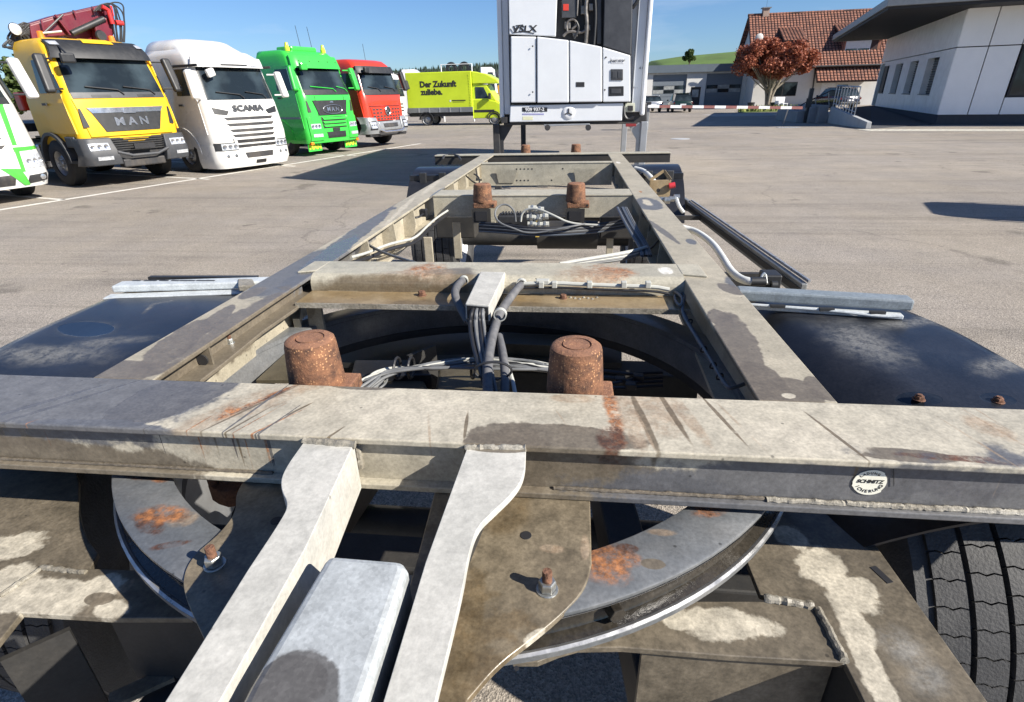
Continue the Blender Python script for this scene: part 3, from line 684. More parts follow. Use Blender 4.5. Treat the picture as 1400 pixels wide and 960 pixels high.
def tiled_plane(name, P0, U, W, th, parent, lu, lw, rows=True):
    """roof slope: P0 corner, U along eave, W up slope (unit vectors); tile courses are real steps"""
    N = V(U).cross(V(W)).normalized(); N = N if N.z > 0 else -N
    root = bpy.data.objects.new(name, None)
    m_ = MB(); nrow = int(lw/.34); nu = int(lu/.3)
    vs = []
    for r_ in range(nrow):
        y0 = r_*.34; y1 = y0+.36
        for c_ in range(nu):
            x0 = c_*.3; xs = [x0, x0+.08, x0+.22, x0+.29]; hs = [.0, .045, .045, .0]
            if lw > 5 or True:
                vv = []
                for x_, h_ in zip(xs, hs):
                    vv.append((x_, y0, .05+h_)); 
                for x_, h_ in zip(xs, hs):
                    vv.append((x_, y1, .02+h_))
                b0 = len(m_.v); m_.v += [V(q) for q in vv]
                m_.f += [(b0+i, b0+i+1, b0+i+5, b0+i+4) for i in range(3)]+[(b0, b0+3, b0+2, b0+1)]
    m_.box(0, lu, 0, lw, -th, .02)
    me_o = m_.build(name, M_tile, parent)
    me_o.matrix_local = Matrix((V(U), V(W), N)).transposed().to_4x4(); me_o.location = P0
    return me_o
slope = V((nh[0]*rd, nh[1]*rd, zr-ze)); sl_ = slope.normalized(); U3 = V((dh[0], dh[1], 0))
lw = slope.length+.5
rfm = tiled_plane('roof', HP(uL-.1, 0, ze)-sl_*.5, U3, sl_, .12, HS, uR-uL+.3, lw)
sl2 = V((-nh[0]*rd, -nh[1]*rd, zr-ze)).normalized(); m_ = MB()
m_.plate([HP(uL-.1, 2*rd, ze), HP(uR+.2, 2*rd, ze), HP(uR+.2, rd, zr), HP(uL-.1, rd, zr)], (nh[0], nh[1], .6), .12); m_.build('back_roof', M_tile, HS)
MB().tube([HP(uL-.15, rd, zr+.03), HP(uR+.2, rd, zr+.03)], .13, 8).build('ridge_tile', M_tile, HS)
MB().tube([HP(uL-.1, -.5, ze-.28), HP(uR+.2, -.5, ze-.28)], .09, 8).build('gutter', M_dark, HS)
# chimney, dish
cu_, cz_ = HU(1046, 22, rd); m_ = MB(); c_ = HP(cu_, rd, 0)
m_.box(c_.x-.3, c_.x+.3, c_.y-.3, c_.y+.3, zr-.6, zr+.55); ch_ = m_.build('chimney', paint('chimney_render', (.34, .25, .2), .85, var=.2), HS)
m_ = MB(); m_.box(c_.x-.42, c_.x+.42, c_.y-.42, c_.y+.42, zr+.55, zr+.65); m_.build('chimney_cap', M_alu, ch_)
MB().tube([V((c_.x, c_.y, zr+.65)), V((c_.x, c_.y, zr+1.7))], .012, 5).build('aerial', M_dark, ch_)
w0 = 1.4
du, dz_ = HU(1038, 52, w0); dp = HP(du, w0, dz_)
sd_ = bpy.data.objects.new('satellite_dish', None)
m_ = MB(); m_.lathe([(0.0, -.06), (.2, -.045), (.36, 0), (.4, .04), (.36, .03), (.2, -.02), (0, -.035)], (0, 0, 0), 'y', 20)
dsh = m_.build('satellite_dish', M_wall, HS, smooth=True); dsh.location = dp; dsh.rotation_euler = (.3, 0, .1)
MB().tube([dp+V((0, .1, -.1)), dp+V((0, .25, -.9))], .035, 6).build('dish_mast', M_galv, HS)
# dormers
def dormer(x0, x1, yt, yb, w_, winx0, winx1, wyt, wyb, name='dormer'):
    ym = (yt+yb)/2
    ua = HU(x0, ym, w_)[0]; ub = HU(x1, ym, w_)[0]; za = HU(x0, yb, w_)[1]; zb = HU(x0, yt, w_)[1]
    m_ = MB(); m_.prism([HP(ua, w_, 0), HP(ub, w_, 0), HP(ub, w_+4, 0), HP(ua, w_+4, 0)], za-.3, zb); d_ = m_.build(name, M_tile, HS)
    k1 = tiled_plane('dormer_roof', HP(ua-.35, w_-.45, zb), U3, V((nh[0], nh[1], .45)).normalized(), .1, d_, ub-ua+.7, 3.9)
    a_, b_ = HU(winx0, ym, w_)[0], HU(winx1, ym, w_)[0]; zc, zd = HU(winx0, wyb, w_)[1], HU(winx0, wyt, w_)[1]
    m_ = MB(); m_.plate([HP(a_, w_-.03, zc), HP(b_, w_-.03, zc), HP(b_, w_-.03, zd), HP(a_, w_-.03, zd)], (-nh[0], -nh[1], 0), .05); m_.build('window_frame', M_letter_w, d_)
    zs = zc+(zd-zc)*.35
    for (p0, p1) in ((a_+.06, (a_+b_)/2-.04), ((a_+b_)/2+.04, b_-.06)):
        m_ = MB(); m_.plate([HP(p0, w_-.05, zc+.06), HP(p1, w_-.05, zc+.06), HP(p1, w_-.05, zs), HP(p0, w_-.05, zs)], (-nh[0], -nh[1], 0), .03); m_.build('window_pane', M_glass, d_)
    m_ = MB(); m_.plate([HP(a_+.05, w_-.06, zs+.01), HP(b_-.05, w_-.06, zs+.01), HP(b_-.05, w_-.06, zd-.05), HP(a_+.05, w_-.06, zd-.05)], (-nh[0], -nh[1], 0), .03); m_.build('roller_shutter', paint('pale_shutter', (.6, .58, .56), .6), d_)
    return d_
dormer(1152, 1205, 53, 74, 1.1, 1156, 1190, 56, 73)
dormer(1074, 1096, 57, 74, 1.1, 1078, 1094, 59, 72)
# lean-to roof over the entrance, windows, door
u0, z0 = HU(1117, 112, -1.4); u1 = HU(1185, 112, -1.4)[0]; z1 = HU(1118, 92, 0)[1]
s3 = V((nh[0]*1.4, nh[1]*1.4, z1-z0)); tiled_plane('porch_roof', HP(u0, -1.4, z0), U3, s3.normalized(), .12, HS, u1-u0+1.5, s3.length)
def hwin(x0, x1, yt, yb, name, fm, gm, n=2, w_=-.02):
    ym = (yt+yb)/2; a_, b_ = HU(x0, ym)[0], HU(x1, ym)[0]; zc, zd = HU(x0, yb)[1], HU(x0, yt)[1]; zc = max(zc, .02)
    m_ = MB(); m_.plate([HP(a_, w_, zc), HP(b_, w_, zc), HP(b_, w_, zd), HP(a_, w_, zd)], (-nh[0], -nh[1], 0), .08); f_ = m_.build(name, fm, HS)
    for k in range(n):
        p0 = a_+(b_-a_)*k/n+.06; p1 = a_+(b_-a_)*(k+1)/n-.06
        m_ = MB(); m_.plate([HP(p0, w_-.02, zc+.07), HP(p1, w_-.02, zc+.07), HP(p1, w_-.02, zd-.07), HP(p0, w_-.02, zd-.07)], (-nh[0], -nh[1], 0), .03); m_.build('pane', gm, f_)
hwin(1052, 1089, 113, 132, 'window', M_dark, M_glass, 2)
hwin(1144, 1160, 115, 121, 'window', M_letter_w, M_glass, 1)
hwin(1120, 1140, 113, 144, 'door', M_wall, M_letter_w, 1)
MB().tube([HP(HU(1113, 120)[0], -.08, 0), HP(HU(1113, 100)[0], -.08, ze-.3)], .06, 6).build('downpipe', M_dark, HS)

# ------------------------------------------------------------------ workshop with garage doors
M_gd = paint('grey_sectional_door', (.155, .18, .205), .5, var=.05)
M_fas = paint('slate_fascia', (.10, .125, .15), .6, var=.1, scale=1)
M_gdw = paint('door_window_glazing', (.33, .34, .33), .12, var=.4, scale=2)
SB = G(884, 148); sa = math.radians(2); dS = V((math.cos(sa), math.sin(sa))); nS = V((-dS[1], dS[0]))
SH = thing('workshop', 'low white workshop with slate fascia and two sectional garage doors', 'building', SB); SO = V(SH.location)
def SP(u_, w_, z): return V((dS[0]*u_+nS[0]*w_, dS[1]*u_+nS[1]*w_, z))
def SU(px, py, w_=0): return GW(px, py, (SO.x+nS[0]*w_, SO.y+nS[1]*w_), dS)
sx0 = SU(862, 120)[0]; sx1 = SU(1023, 120)[0]; zf0 = SU(940, 99)[1]; zf1 = SU(940, 88.5)[1]
def spl(a_, b_, c_, d_, mat, name, parent=SH, w_=0.0, th=.1, bev=0): 
    m_ = MB(); m_.plate([SP(a_, w_, c_), SP(b_, w_, c_), SP(b_, w_, d_), SP(a_, w_, d_)], (-nS[0], -nS[1], 0), th); return m_.build(name, mat, parent, bevel=bev)
m_ = MB(); m_.prism([SP(sx0, .25, 0), SP(sx1, .25, 0), SP(sx1, 9, 0), SP(sx0, 9, 0)], 0, zf0); m_.build('wall', M_wall, SH)
doors = []
for (x0, x1, yt) in ((891.5, 937.5, 102.5), (964, 1013.5, 100)):
    doors.append((SU(x0, 125)[0], SU(x1, 125)[0], SU((x0+x1)/2, yt)[1]))
d0, d1 = doors; zd_ = (d0[2]+d1[2])/2
mu0, mu1 = SU(943.5, 130)[0], SU(957.5, 130)[0]; mz = SU(950, 119)[1]
for a_, b_ in ((sx0, d0[0]), (d0[1], mu0), (mu1, d1[0]), (d1[1], sx1)): spl(a_, b_, 0, zf0, M_wall, 'pier', th=.25)
for a_, b_, zz in ((d0[0], d0[1], zd_), (d1[0], d1[1], zd_), (mu0, mu1, mz)): spl(a_+.002, b_-.002, zz, zf0-.002, M_wall, 'lintel', th=.25, w_=.002)
spl(sx0-.3, sx1+.3, zf0+.002, zf1, M_fas, 'fascia', w_=-.35, th=9.4)
for (a_, b_, zt_) in doors:
    root_ = spl(a_+.01, b_-.01, 0, zd_-.01, M_gd, 'garage_door', w_=.16, th=.05); n_ = 6; hh = zd_/n_
    for k in range(n_):
        ps = spl(a_+.03, b_-.03, k*hh+.015, (k+1)*hh-.015, M_gd, 'door_panel', root_, w_=.13, th=.03, bev=.008) if k not in (3,) else spl(a_+.03, b_-.03, k*hh+.015, (k+1)*hh-.015, M_alu, 'window_panel', root_, w_=.13, th=.03)
    for k in range(3):
        for z_ in range(2):
            p0 = a_+.1+(b_-a_-.2)*k/3+.03; p1 = a_+.1+(b_-a_-.2)*(k+1)/3-.03; zz0 = 2.62*hh+z_*hh*.72
            spl(p0, p1, zz0, zz0+hh*.62, M_gdw if (k+z_) % 2 == 0 else M_glass, 'window_pane', root_, w_=.115, th=.014)
dd = spl(mu0+.02, mu1-.02, 0, mz-.02, M_dark, 'door', w_=.12, th=.06); spl(mu0+.2, mu1-.2, mz*.5, mz-.25, M_gdw, 'door_pane', dd, w_=.105, th=.02)
MB().box(0, .3, 0, .12, 0, .3).build('wall_box', M_dark, SH).location = SP(SU(938.5, 130)[0]-.0, -.13, SU(939, 131)[1])

# ------------------------------------------------------------------ far cars
def small_car(name, label, loc, rotz, cpaint, suv=False, scale=1.0):
    """seen from behind or the side; nose along +y"""
    r_ = thing(name, label, 'car', loc, rotz, scale=scale); w = .9; Lc = 4.4; h = 1.62 if suv else 1.45
    sec = [(0.0, .42, .78, .80), (.12, .38, .98, .86), (.5, .34, 1.0, .9), (2.2, .32, .98, .9), (3.3, .32, .92, .88), (4.1, .36, .78, .82), (4.35, .42, .6, .7)]
    m_ = MB(); rings = []
    for (y, z0, z1, hw_) in sec:
        rings.append([(-hw_*.9, y, z0), (-hw_, y, z0+.15), (-hw_, y, z1-.15), (-hw_*.88, y, z1), (hw_*.88, y, z1), (hw_, y, z1-.15), (hw_, y, z0+.15), (hw_*.9, y, z0)])
    for ring in rings: m_.v += [V(p) for p in ring]
    for i in range(len(sec)-1):
        for k in range(8): a = i*8+k; b_ = i*8+(k+1) % 8; m_.f.append((a, b_, b_+8, a+8))
    m_.f += [tuple(range(8))[::-1], tuple(range(len(m_.v)-8, len(m_.v)))]
    m_.build('body', cpaint, r_, smooth=True, bevel=.03)
    m_ = MB(); ys = [.12, .45, 1.6, 2.5, 3.1]; hs = [.98, h-.1, h, h-.08, .95]; ws = [.78, .66, .64, .66, .78]
    for y, z, w_ in zip(ys, hs, ws): m_.v += [V((-w_, y, z)), V((w_, y, z)), V((w_+.08, y, .93)), V((-w_-.08, y, .93))]
    for i in range(4):
        for k in range(4): a = i*4+k; b_ = i*4+(k+1) % 4; m_.f.append((a, b_, b_+4, a+4))
    m_.f += [(0, 1, 2, 3), (19, 18, 17, 16)]
    m_.build('cabin_glass', M_glass, r_, smooth=True, bevel=.02)
    m_ = MB(); m_.box(-.62, .62, .55, 2.35, h-.03, h+.015); m_.build('roof', cpaint, r_, bevel=.02)
    for sx_ in (-1, 1):
        for y in (.85, 3.5):
            m_ = MB(); m_.lathe([(0, -.1), (.28, -.1), (.32, -.07), (.32, .07), (.28, .1), (0, .1)], (sx_*.8, y, .32), 'x', 18); m_.build('wheel', M_tyre, r_, smooth=True)
        MB().box(sx_*.82-.06, sx_*.82+.06, -.0, .1, .74, .88).build('tail_light', paint('red_lens', (.10, .01, .01), .3), r_)
        MB().box(sx_*1.0-.08, sx_*1.0+.08, 2.9, 3.0, .95, 1.08).build('mirror', cpaint, r_, bevel=.02)
    MB().box(-.26, .26, -.02, .06, .62, .74).build('number_plate', M_letter_w, r_)
    MB().box(-.84, .84, -.06, .12, .36, .56).build('bumper', M_black, r_, bevel=.03)
    return r_
M_silver = paint('silver_paint', (.45, .46, .47), .25, metal=.5, coat=.6)
M_dgreen = paint('dark_green_paint', (.012, .03, .02), .25, coat=.8)
M_dblue = paint('dark_blue_paint', (.015, .016, .03), .25, coat=.8)
q = G(893, 154); small_car('parked_car', 'silver car parked in front of the left garage door', (q.x, q.y, 0), .12, M_silver, scale=.9)
q = G(933, 154); small_car('parked_car', 'dark green car parked between the two garage doors', (q.x, q.y, 0), .0, M_dgreen, True, scale=.9)
q = G(1160, 150); small_car('parked_car', 'dark blue car parked behind the ramp railing by the house', (q.x, q.y, .0), .2, M_dblue, True)

# ------------------------------------------------------------------ barrier, manhole, garden bits
bp_ = G(879, 178); BR = thing('barrier', 'grey barrier cabinet with a long red and white boom lowered across the yard exit', 'barrier', bp_); BO = V(bp_)
MB().box(-.22, .22, -.2, .2, 0, GY(879, 143, bp_.y).z).build('cabinet', M_concd, BR, bevel=.02)
MB().box(-.27, .27, -.24, .24, GY(879, 143, bp_.y).z, GY(879, 139.5, bp_.y).z).build('cabinet_top', M_black, BR, bevel=.02)
p1 = GY(886, 145.5, bp_.y-.3); p2 = GY(1097, 147.5, bp_.y-.3+1.0)
nb = 14
for k in range(nb):
    a_ = p1+(p2-p1)*k/nb; b_ = p1+(p2-p1)*(k+1)/nb
    MB().bar(a_-BO, b_-BO, .06, .12 if k % 2 == 0 else .118).build('boom_segment', M_letter_w if k % 2 == 0 else paint('faded_red_paint', (.23, .09, .08), .5), BR)
sp_ = G(1070, 172.5); q = p1+(p2-p1)*.91
MB().bar(sp_-BO, q-BO, .04, .04).build('boom_support', M_galv, BR)
cp = G(930, 190); MH = thing('manhole_cover', 'pale round manhole cover set in the yard before the shadow', 'manhole cover', cp)
MB().lathe([(0, .012), (.3, .012), (.31, .006), (.36, .006), (.36, 0)], (0, 0, 0), 'z', 28).build('cover', M_conc, MH)
gp = G(1078, 174.5); GRt = thing('drain_grate', 'pale rectangular drain grate lying in the building shadow', 'drain grate', gp)
for k in range(8): MB().box(-.5+k*.125, -.5+k*.125+.09, -.22, .22, 0, .015).build('grate_bar', M_conc, GRt)
cg = 'items standing outside the white house wall'
for i, (px, col_, lab, nm) in enumerate(((1026, M_black, 'black plant tub against the house wall left of the red tree', 'plant_tub'), (1057, M_black, 'black plant tub just right of the red tree trunk', 'plant_tub'))):
    q = G(px, 148); t_ = thing(nm, lab, 'plant tub', q); MB().lathe([(0, 0), (.25, 0), (.34, .5), (.29, .5), (.26, .42), (0, .42)], (0, 0, 0), 'z', 14).build('tub', col_, t_)
for i, (px, lab) in enumerate(((1064, 'white garden chair left of the other white chair by the house wall'), (1070, 'white garden chair next to the black tub by the house wall'))):
    q = G(px, 148.5); t_ = thing('garden_chair', lab, 'chair', q, .4)
    MB().box(-.25, .25, -.25, .25, .4, .44).build('seat', M_letter_w, t_); MB().box(-.25, .25, .22, .26, .45, .95).build('backrest', M_letter_w, t_)
    for a_ in (-.22, .22):
        for b_ in (-.22, .22): MB().box(a_-.02, a_+.02, b_-.02, b_+.02, 0, .4).build('leg', M_letter_w, t_)

# ================================================================== PARKED TRUCKS
def interp(tab, z, k):
    if z <= tab[0][0]: return tab[0][k]
    for i in range(len(tab)-1):
        if z <= tab[i+1][0]:
            t = (z-tab[i][0])/(tab[i+1][0]-tab[i][0]); return tab[i][k]+(tab[i+1][k]-tab[i][k])*t
    return tab[-1][k]
class Cab:
    """cab-over truck cab; front looks along -y, x to the right of someone facing it; prof rows (z, front y, half width)"""
    def __init__(s, root, prof, yback, rc=.16, bow=.10):
        s.root, s.prof, s.yb, s.rc, s.bow = root, prof, yback, rc, bow
    def hw(s, z): return interp(s.prof, z, 2)
    def fy(s, x, z):
        h = s.hw(z); y = interp(s.prof, z, 1)+s.bow*(x/h)**2; a = abs(x)-(h-s.rc)
        if a > 0: a = min(a/s.rc, 1); y += s.rc*(1-math.sqrt(max(0, 1-a*a)))
        return y
    def shell(s, mat, zs, name='cab'):
        m = MB(); N = 0; rings = []
        for z in zs:
            h = s.hw(z); pts = []
            for i in range(21):
                u_ = -1+2*i/20; x = math.sin(u_*PI/2)*h if abs(u_) > .55 else None
                x = h*(u_*1.0) if x is None else x
                pts.append(V((h*math.sin(u_*PI/2), s.fy(h*math.sin(u_*PI/2), z), z)))
            for k in range(1, 5): pts.append(V((h, pts[20].y+(s.yb-pts[20].y-.08)*k/4, z)))
            pts.append(V((h-.08, s.yb, z))); pts.append(V((-h+.08, s.yb, z)))
            for k in range(4, 0, -1): pts.append(V((-h, pts[20].y+(s.yb-pts[20].y-.08)*k/4, z)))
            rings.append(pts)
        n = len(rings[0])
        for r_ in rings: m.v += r_
        for i in range(len(rings)-1):
            for k in range(n): a = i*n+k; b_ = i*n+(k+1) % n; m.f.append((a, b_, b_+n, a+n))
        m.f += [tuple(range(n))[::-1], tuple(range((len(rings)-1)*n, len(rings)*n))]
        return m.build(name, mat, s.root, smooth=True)
    def F(s, x, z, d=0.0): return V((x, s.fy(x, z)-d, z))
    def S(s, sg, y, z, d=0.0): return V((sg*(s.hw(z)+d), y, z))
    def patch(s, name, mat, c, d=.012, parent=None, nu=10, nv=4, bevel=0.0, th=.03):
        """c: four corners (x, z): lower left, lower right, upper right, upper left on the front"""
        def P2(u_, v_):
            a = V(c[0])*(1-u_)+V(c[1])*u_; b_ = V(c[3])*(1-u_)+V(c[2])*u_; return a*(1-v_)+b_*v_
        c = [(p[0], p[1]) for p in c]; c = [V((p[0], p[1])) for p in c]
        m = MB(); m.slab(lambda u_, v_: s.F(*P2(u_, v_), d), lambda u_, v_: s.F(*P2(u_, v_), d-th), nu, nv)
        return m.build(name, mat, parent or s.root, smooth=True, bevel=bevel)
    def side(s, name, mat, sg, c, d=.01, parent=None, th=.03, nu=2, nv=4):
        c = [V((p[0], p[1])) for p in c]
        def P2(u_, v_): a = c[0]*(1-u_)+c[1]*u_; b_ = c[3]*(1-u_)+c[2]*u_; return a*(1-v_)+b_*v_
        f1 = lambda u_, v_: s.S(sg, *P2(u_, v_), d); f2 = lambda u_, v_: s.S(sg, *P2(u_, v_), d-th)
        m = MB(); m.slab(f1, f2, nu, nv); return m.build(name, mat, parent or s.root, smooth=True)
    def text(s, body, mat, x, z, size, d=.03, bold=.0, sx=1.0, parent=None, name='lettering'):
        m = text_mesh(body, size, lambda a, b_, t: s.F(x+a*sx, z+b_, d+t), .012, bold); return m.build(name, mat, parent or s.root)
    def lines(s, name, mat, pts, r=.012, d=.02, parent=None):
        return MB().tube([s.F(p[0], p[1], d) for p in pts], r, 6).build(name, mat, parent or s.root)
def wheel(root, x, y, r=.52, w=.3, sg=-1, rim=None, name='wheel'):
    m = MB(); x0 = x-sg*w/2; o = sg
    # dished rim facing outward (sg side)
    prof = [(0, .02), (.07, .02), (.08, -.01), (.15, -.03), (.24, -.10), (.27, -.02), (.285, .0), (.285, -.2), (0, -.2)]
    m.lathe([(a, x+o*(w/2-.02+h)) for a, h in prof], (0, y, r), 'x', 24); rm = m.build(name, rim or M_rim, root, smooth=True)
    m = MB(); pr = [(.28, -w/2), (.36, -w/2-.005), (r-.06, -w/2), (r-.01, -w/2+.03), (r, -w/2+.07), (r, w/2-.07), (r-.01, w/2-.03), (r-.06, w/2), (.36, w/2+.005), (.28, w/2)]
    m.lathe([(a, x+h) for a, h in pr], (0, y, r), 'x', 32); m.build('tyre', M_tyre, rm, smooth=True)
    m = MB()
    for k in range(10):
        a = 2*PI*k/10; m.lathe([(0, x+o*(w/2+.02-.03)), (.016, x+o*(w/2-.03+.02)), (.016, x+o*(w/2-.08))], (0, y+.13*math.cos(a), r+.13*math.sin(a)), 'x', 6)
    m.build('wheel_nuts', M_chrome, rm)
    return rm
def chassis(root, y0=.4, y1=6.2, tank=True, rear=(4.4,), frontw=1.35, tyr=.52):
    m = MB()
    for sx_ in (-.42, .42): m.box(sx_-.04, sx_+.04, y0, y1, .75, .98)
    for y in (1.5, 2.6, 3.8, 5.2, 6.0): m.box(-.38, .38, y-.05, y+.05, .8, .93)
    m.build('frame', M_dark, root)
    MB().tube([V((-.9, frontw, tyr)), V((.9, frontw, tyr))], .07, 8).build('front_axle', M_dark, root)
    for sg in (-1, 1):
        wheel(root, sg*1.05, frontw, tyr, .3, sg)
        for ry in rear:
            wheel(root, sg*1.0, ry, tyr, .5, sg)
    for ry in rear: MB().tube([V((-.9, ry, tyr)), V((.9, ry, tyr))], .1, 8).build('rear_axle', M_dark, root)
    if tank:
        for sg in (-1, 1): MB().box(sg*.95-.27, sg*.95+.27, 2.25, 3.5, .35, .95).build('fuel_tank', M_chrome if sg < 0 else M_dark, root, bevel=.06)
def mirrors(cab, mat, zc, h=.75, y0=.25, arm=M_black, w=.22, out=.12, lean=.25):
    for sg in (-1, 1):
        m = MB(); b0 = cab.S(sg, y0, zc-h/2, out+w/2); b1 = cab.S(sg, y0+lean*h, zc+h/2, out+w/2)
        ex = V((1, 0, 0)); ez = (b1-b0).normalized(); ey = ez.cross(ex)
        m.obox((b0+b1)/2, ex, ey, ez, w/2, .075, h/2); o = m.build('mirror', mat, cab.root, bevel=.05, seg=3)
        m = MB(); m.obox((b0+b1)/2+V((0, .082, 0)), ex, ey, ez, w/2-.03, .004, h/2-.05); m.build('mirror_glass', M_chrome, o)
        for f in (.12, .88):
            p = b0+(b1-b0)*f; m = MB().tube([p, cab.S(sg, p.y+.12, p.z, -.03)], .022, 6); m.build('mirror_arm', arm, o)
def side_window(cab, zlo, zhi, y0, y1, sgs=(-1, 1), doormat=None, handlez=None, z0=1.0):
    for sg in sgs:
        if doormat:
            d_ = cab.side('door', doormat, sg, [(y0-.02, z0), (y1+.06, z0), (y1+.06, zhi+.1), (y0+.33, zhi+.1)], .012)
        else: d_ = None
        cab.side('side_window', M_glass, sg, [(y0+.1, zlo), (y1, zlo), (y1, zhi), (y0+.36, zhi)], .024, d_)
        cab.side('door_handle', M_black, sg, [(y1-.2, zlo-.25), (y1-.02, zlo-.25), (y1-.02, zlo-.2), (y1-.2, zlo-.2)], .05, d_, nu=1, nv=1)
def wipers(cab, zb, xs=((-.15, -.75), (.75, .15)), arm=None):
    for a_, b_ in xs: cab.lines('wiper', arm or M_black, [(a_, zb), (a_-.1, zb+.1), (b_, zb+.17)], .014, .05)
def arch(root, sg, yc, r, z, w, mat, th=.05, a0=-10, a1=190, x=1.08, name='wheel_arch'):
    m = MB(); n = 14
    def f(rr): return lambda u_, v_: V((sg*(x-w/2+w*v_), yc+rr*math.cos(math.radians(a0+(a1-a0)*u_)), z+rr*math.sin(math.radians(a0+(a1-a0)*u_))))
    m.slab(f(r+th), f(r), n, 1); return m.build(name, mat, root, smooth=True)
def headlight(cab, mat_h, x0, x1, z0, z1, d=.02, parent=None):
    o = cab.patch('headlight', M_lamp, [(x0, z0), (x1, z0), (x1, z1), (x0, z1)], d, parent, 5, 2)
    n = 3
    for k in range(n):
        xc = x0+(x1-x0)*(k+.5)/n; zc = (z0+z1)/2; p = cab.F(xc, zc, d+.002); r_ = min((x1-x0)/n, z1-z0)*.36
        MB().lathe([(0, 0), (r_*.5, -.004), (r_, -.012), (r_*1.08, .0)], p, 'y', 14).build('lens', M_chrome, o, smooth=True)
    return o
A73 = math.radians(67); TS = .93

# ---------------------------------------------------------------- yellow truck with red crane
M_yel = paint('yellow_truck_paint', (.80, .47, .015), .42, coat=.15, var=.06, scale=1.5, dirt=.18, dirtcol=(.3, .2, .06))
def yellow_truck():
    R_ = thing('construction_truck', 'yellow cab construction truck with dark grey bumper and black sun visor, crane folded behind', 'truck', (-9.85, 12.05, 0), A73, scale=TS)
    c = Cab(R_, [(.95, .02, 1.14), (1.2, .0, 1.17), (1.9, .06, 1.17), (2.0, .10, 1.15), (2.85, .40, 1.09), (3.0, .50, 1.06), (3.12, .68, .99), (3.17, .88, .85)], 2.05)
    cab = c.shell(M_yel, [.95, 1.1, 1.3, 1.6, 1.9, 2.0, 2.3, 2.6, 2.85, 3.0, 3.12, 3.17])
    ws = c.patch('windscreen', M_glass, [(-1.03, 2.05), (1.03, 2.05), (.95, 2.78), (-.95, 2.78)], .014, nu=14, nv=6)
    c.patch('cowl', M_grey, [(-1.02, 1.93), (1.02, 1.93), (1.02, 2.05), (-1.02, 2.05)], .022, nu=14, nv=2)
    for x in (-.45, .55): c.patch('cowl_vent', M_black, [(x-.2, 1.95), (x+.2, 1.95), (x+.2, 2.0), (x-.2, 2.0)], .03)
    wipers(c, 2.0, ((.05, -.7), (.8, .1)))
    v = c.patch('sun_visor', M_black, [(-1.08, 2.74), (1.08, 2.74), (.98, 3.12), (-.98, 3.12)], .16, nu=16, nv=4, th=.04)
    for x in (-.9, .9): c.patch('visor_lamp', M_lamp, [(x-.08, 3.0), (x+.08, 3.0), (x+.08, 3.08), (x-.08, 3.08)], .18, v)
    c.patch('roof_sign', M_yel, [(-.32, 3.06), (.32, 3.06), (.3, 3.16), (-.3, 3.16)], .2)
    hood = c.patch('bonnet_panel', M_yel, [(-.95, 1.12), (.95, 1.12), (1.06, 1.92), (-1.06, 1.92)], .03, nu=14, nv=5, bevel=.01)
    g = c.patch('grille', M_black, [(-.62, 1.22), (.62, 1.22), (.82, 1.7), (-.82, 1.7)], .045, nu=10, nv=3)
    c.patch('grille_trim', M_chrome, [(-.78, 1.62), (.78, 1.62), (.86, 1.73), (-.86, 1.73)], .055, g, 12, 1)
    c.patch('badge', M_chrome, [(-.14, 1.6), (.14, 1.6), (.1, 1.72), (-.1, 1.72)], .07, g, 4, 1)
    c.text('M A N', M_chrome, 0, 1.42, .24, .05, .008, 1.15, g)
    for sg in (-1, 1):
        c.patch('air_slot', M_black, [(sg*.92, 1.33), (sg*1.04, 1.33), (sg*1.02, 1.72), (sg*.98, 1.72)][::1] if sg > 0 else [(-1.04, 1.33), (-.92, 1.33), (-.98, 1.72), (-1.02, 1.72)], .045, hood, 3, 4)
    # bumper: two grey corner boxes and a crash bar
    b = Cab(R_, [(.45, -.14, 1.22), (.7, -.2, 1.26), (1.08, -.1, 1.24)], .6, rc=.2)
    for sg in (-1, 1):
        q = [(-1.25, .5), (-.52, .5), (-.62, 1.1), (-1.22, 1.1)] if sg < 0 else [(.52, .5), (1.25, .5), (1.22, 1.1), (.62, 1.1)]
        bb = b.patch('bumper_corner', M_grey, q, .0, nu=10, nv=5, th=.28, bevel=.02)
        x0, x1 = (-1.12, -.72) if sg < 0 else (.72, 1.12)
        headlight(b, None, x0, x1, .84, .99, .012, bb)
        b.patch('fog_lamp', M_lamp, [(x0+.08, .62), (x1, .62), (x1, .70), (x0+.08, .70)], .012, bb, 4, 1)
    MB().box(-.62, .62, .02, .3, .55, 1.08).build('radiator', M_dark, R_)
    for k in range(6): MB().box(-.6, .6, -.06, -.03, .8+k*.05, .82+k*.05).build('grille_bar', M_black, R_)
    bar = MB().tube([V((-.6, -.16, .78)), V((-.3, -.2, .68)), V((.3, -.2, .68)), V((.6, -.16, .78))], .035, 8).build('crash_bar', M_grey, R_, smooth=True)
    MB().box(-.24, .24, -.26, -.22, .82, .94).build('number_plate', M_letter_k, R_)
    MB().box(-.5, .5, -.1, .15, .42, .6).build('lower_beam', M_dark, R_, bevel=.03)
    side_window(c, 2.05, 2.72, .16, 1.2, doormat=M_yel, z0=1.2)
    for sg in (-1, 1):
        arch(R_, sg, 1.35, .60, .56, .34, M_grey, .07, 0, 180)
        MB().box(sg*1.12-.12, sg*1.12+.12, .35, .85, .55, .62).build('step', M_black, R_); MB().box(sg*1.1-.12, sg*1.1+.12, .3, .72, .9, 1.14).build('step_panel', M_grey, R_, bevel=.03)
    mirrors(c, M_black, 2.42, .78, .08, w=.2, out=.16)
    # front spotter mirror
    MB().tube([c.F(-.85, 2.98, .16), c.F(-.9, 2.8, .42)], .02, 6).build('mirror_arm', M_black, R_)
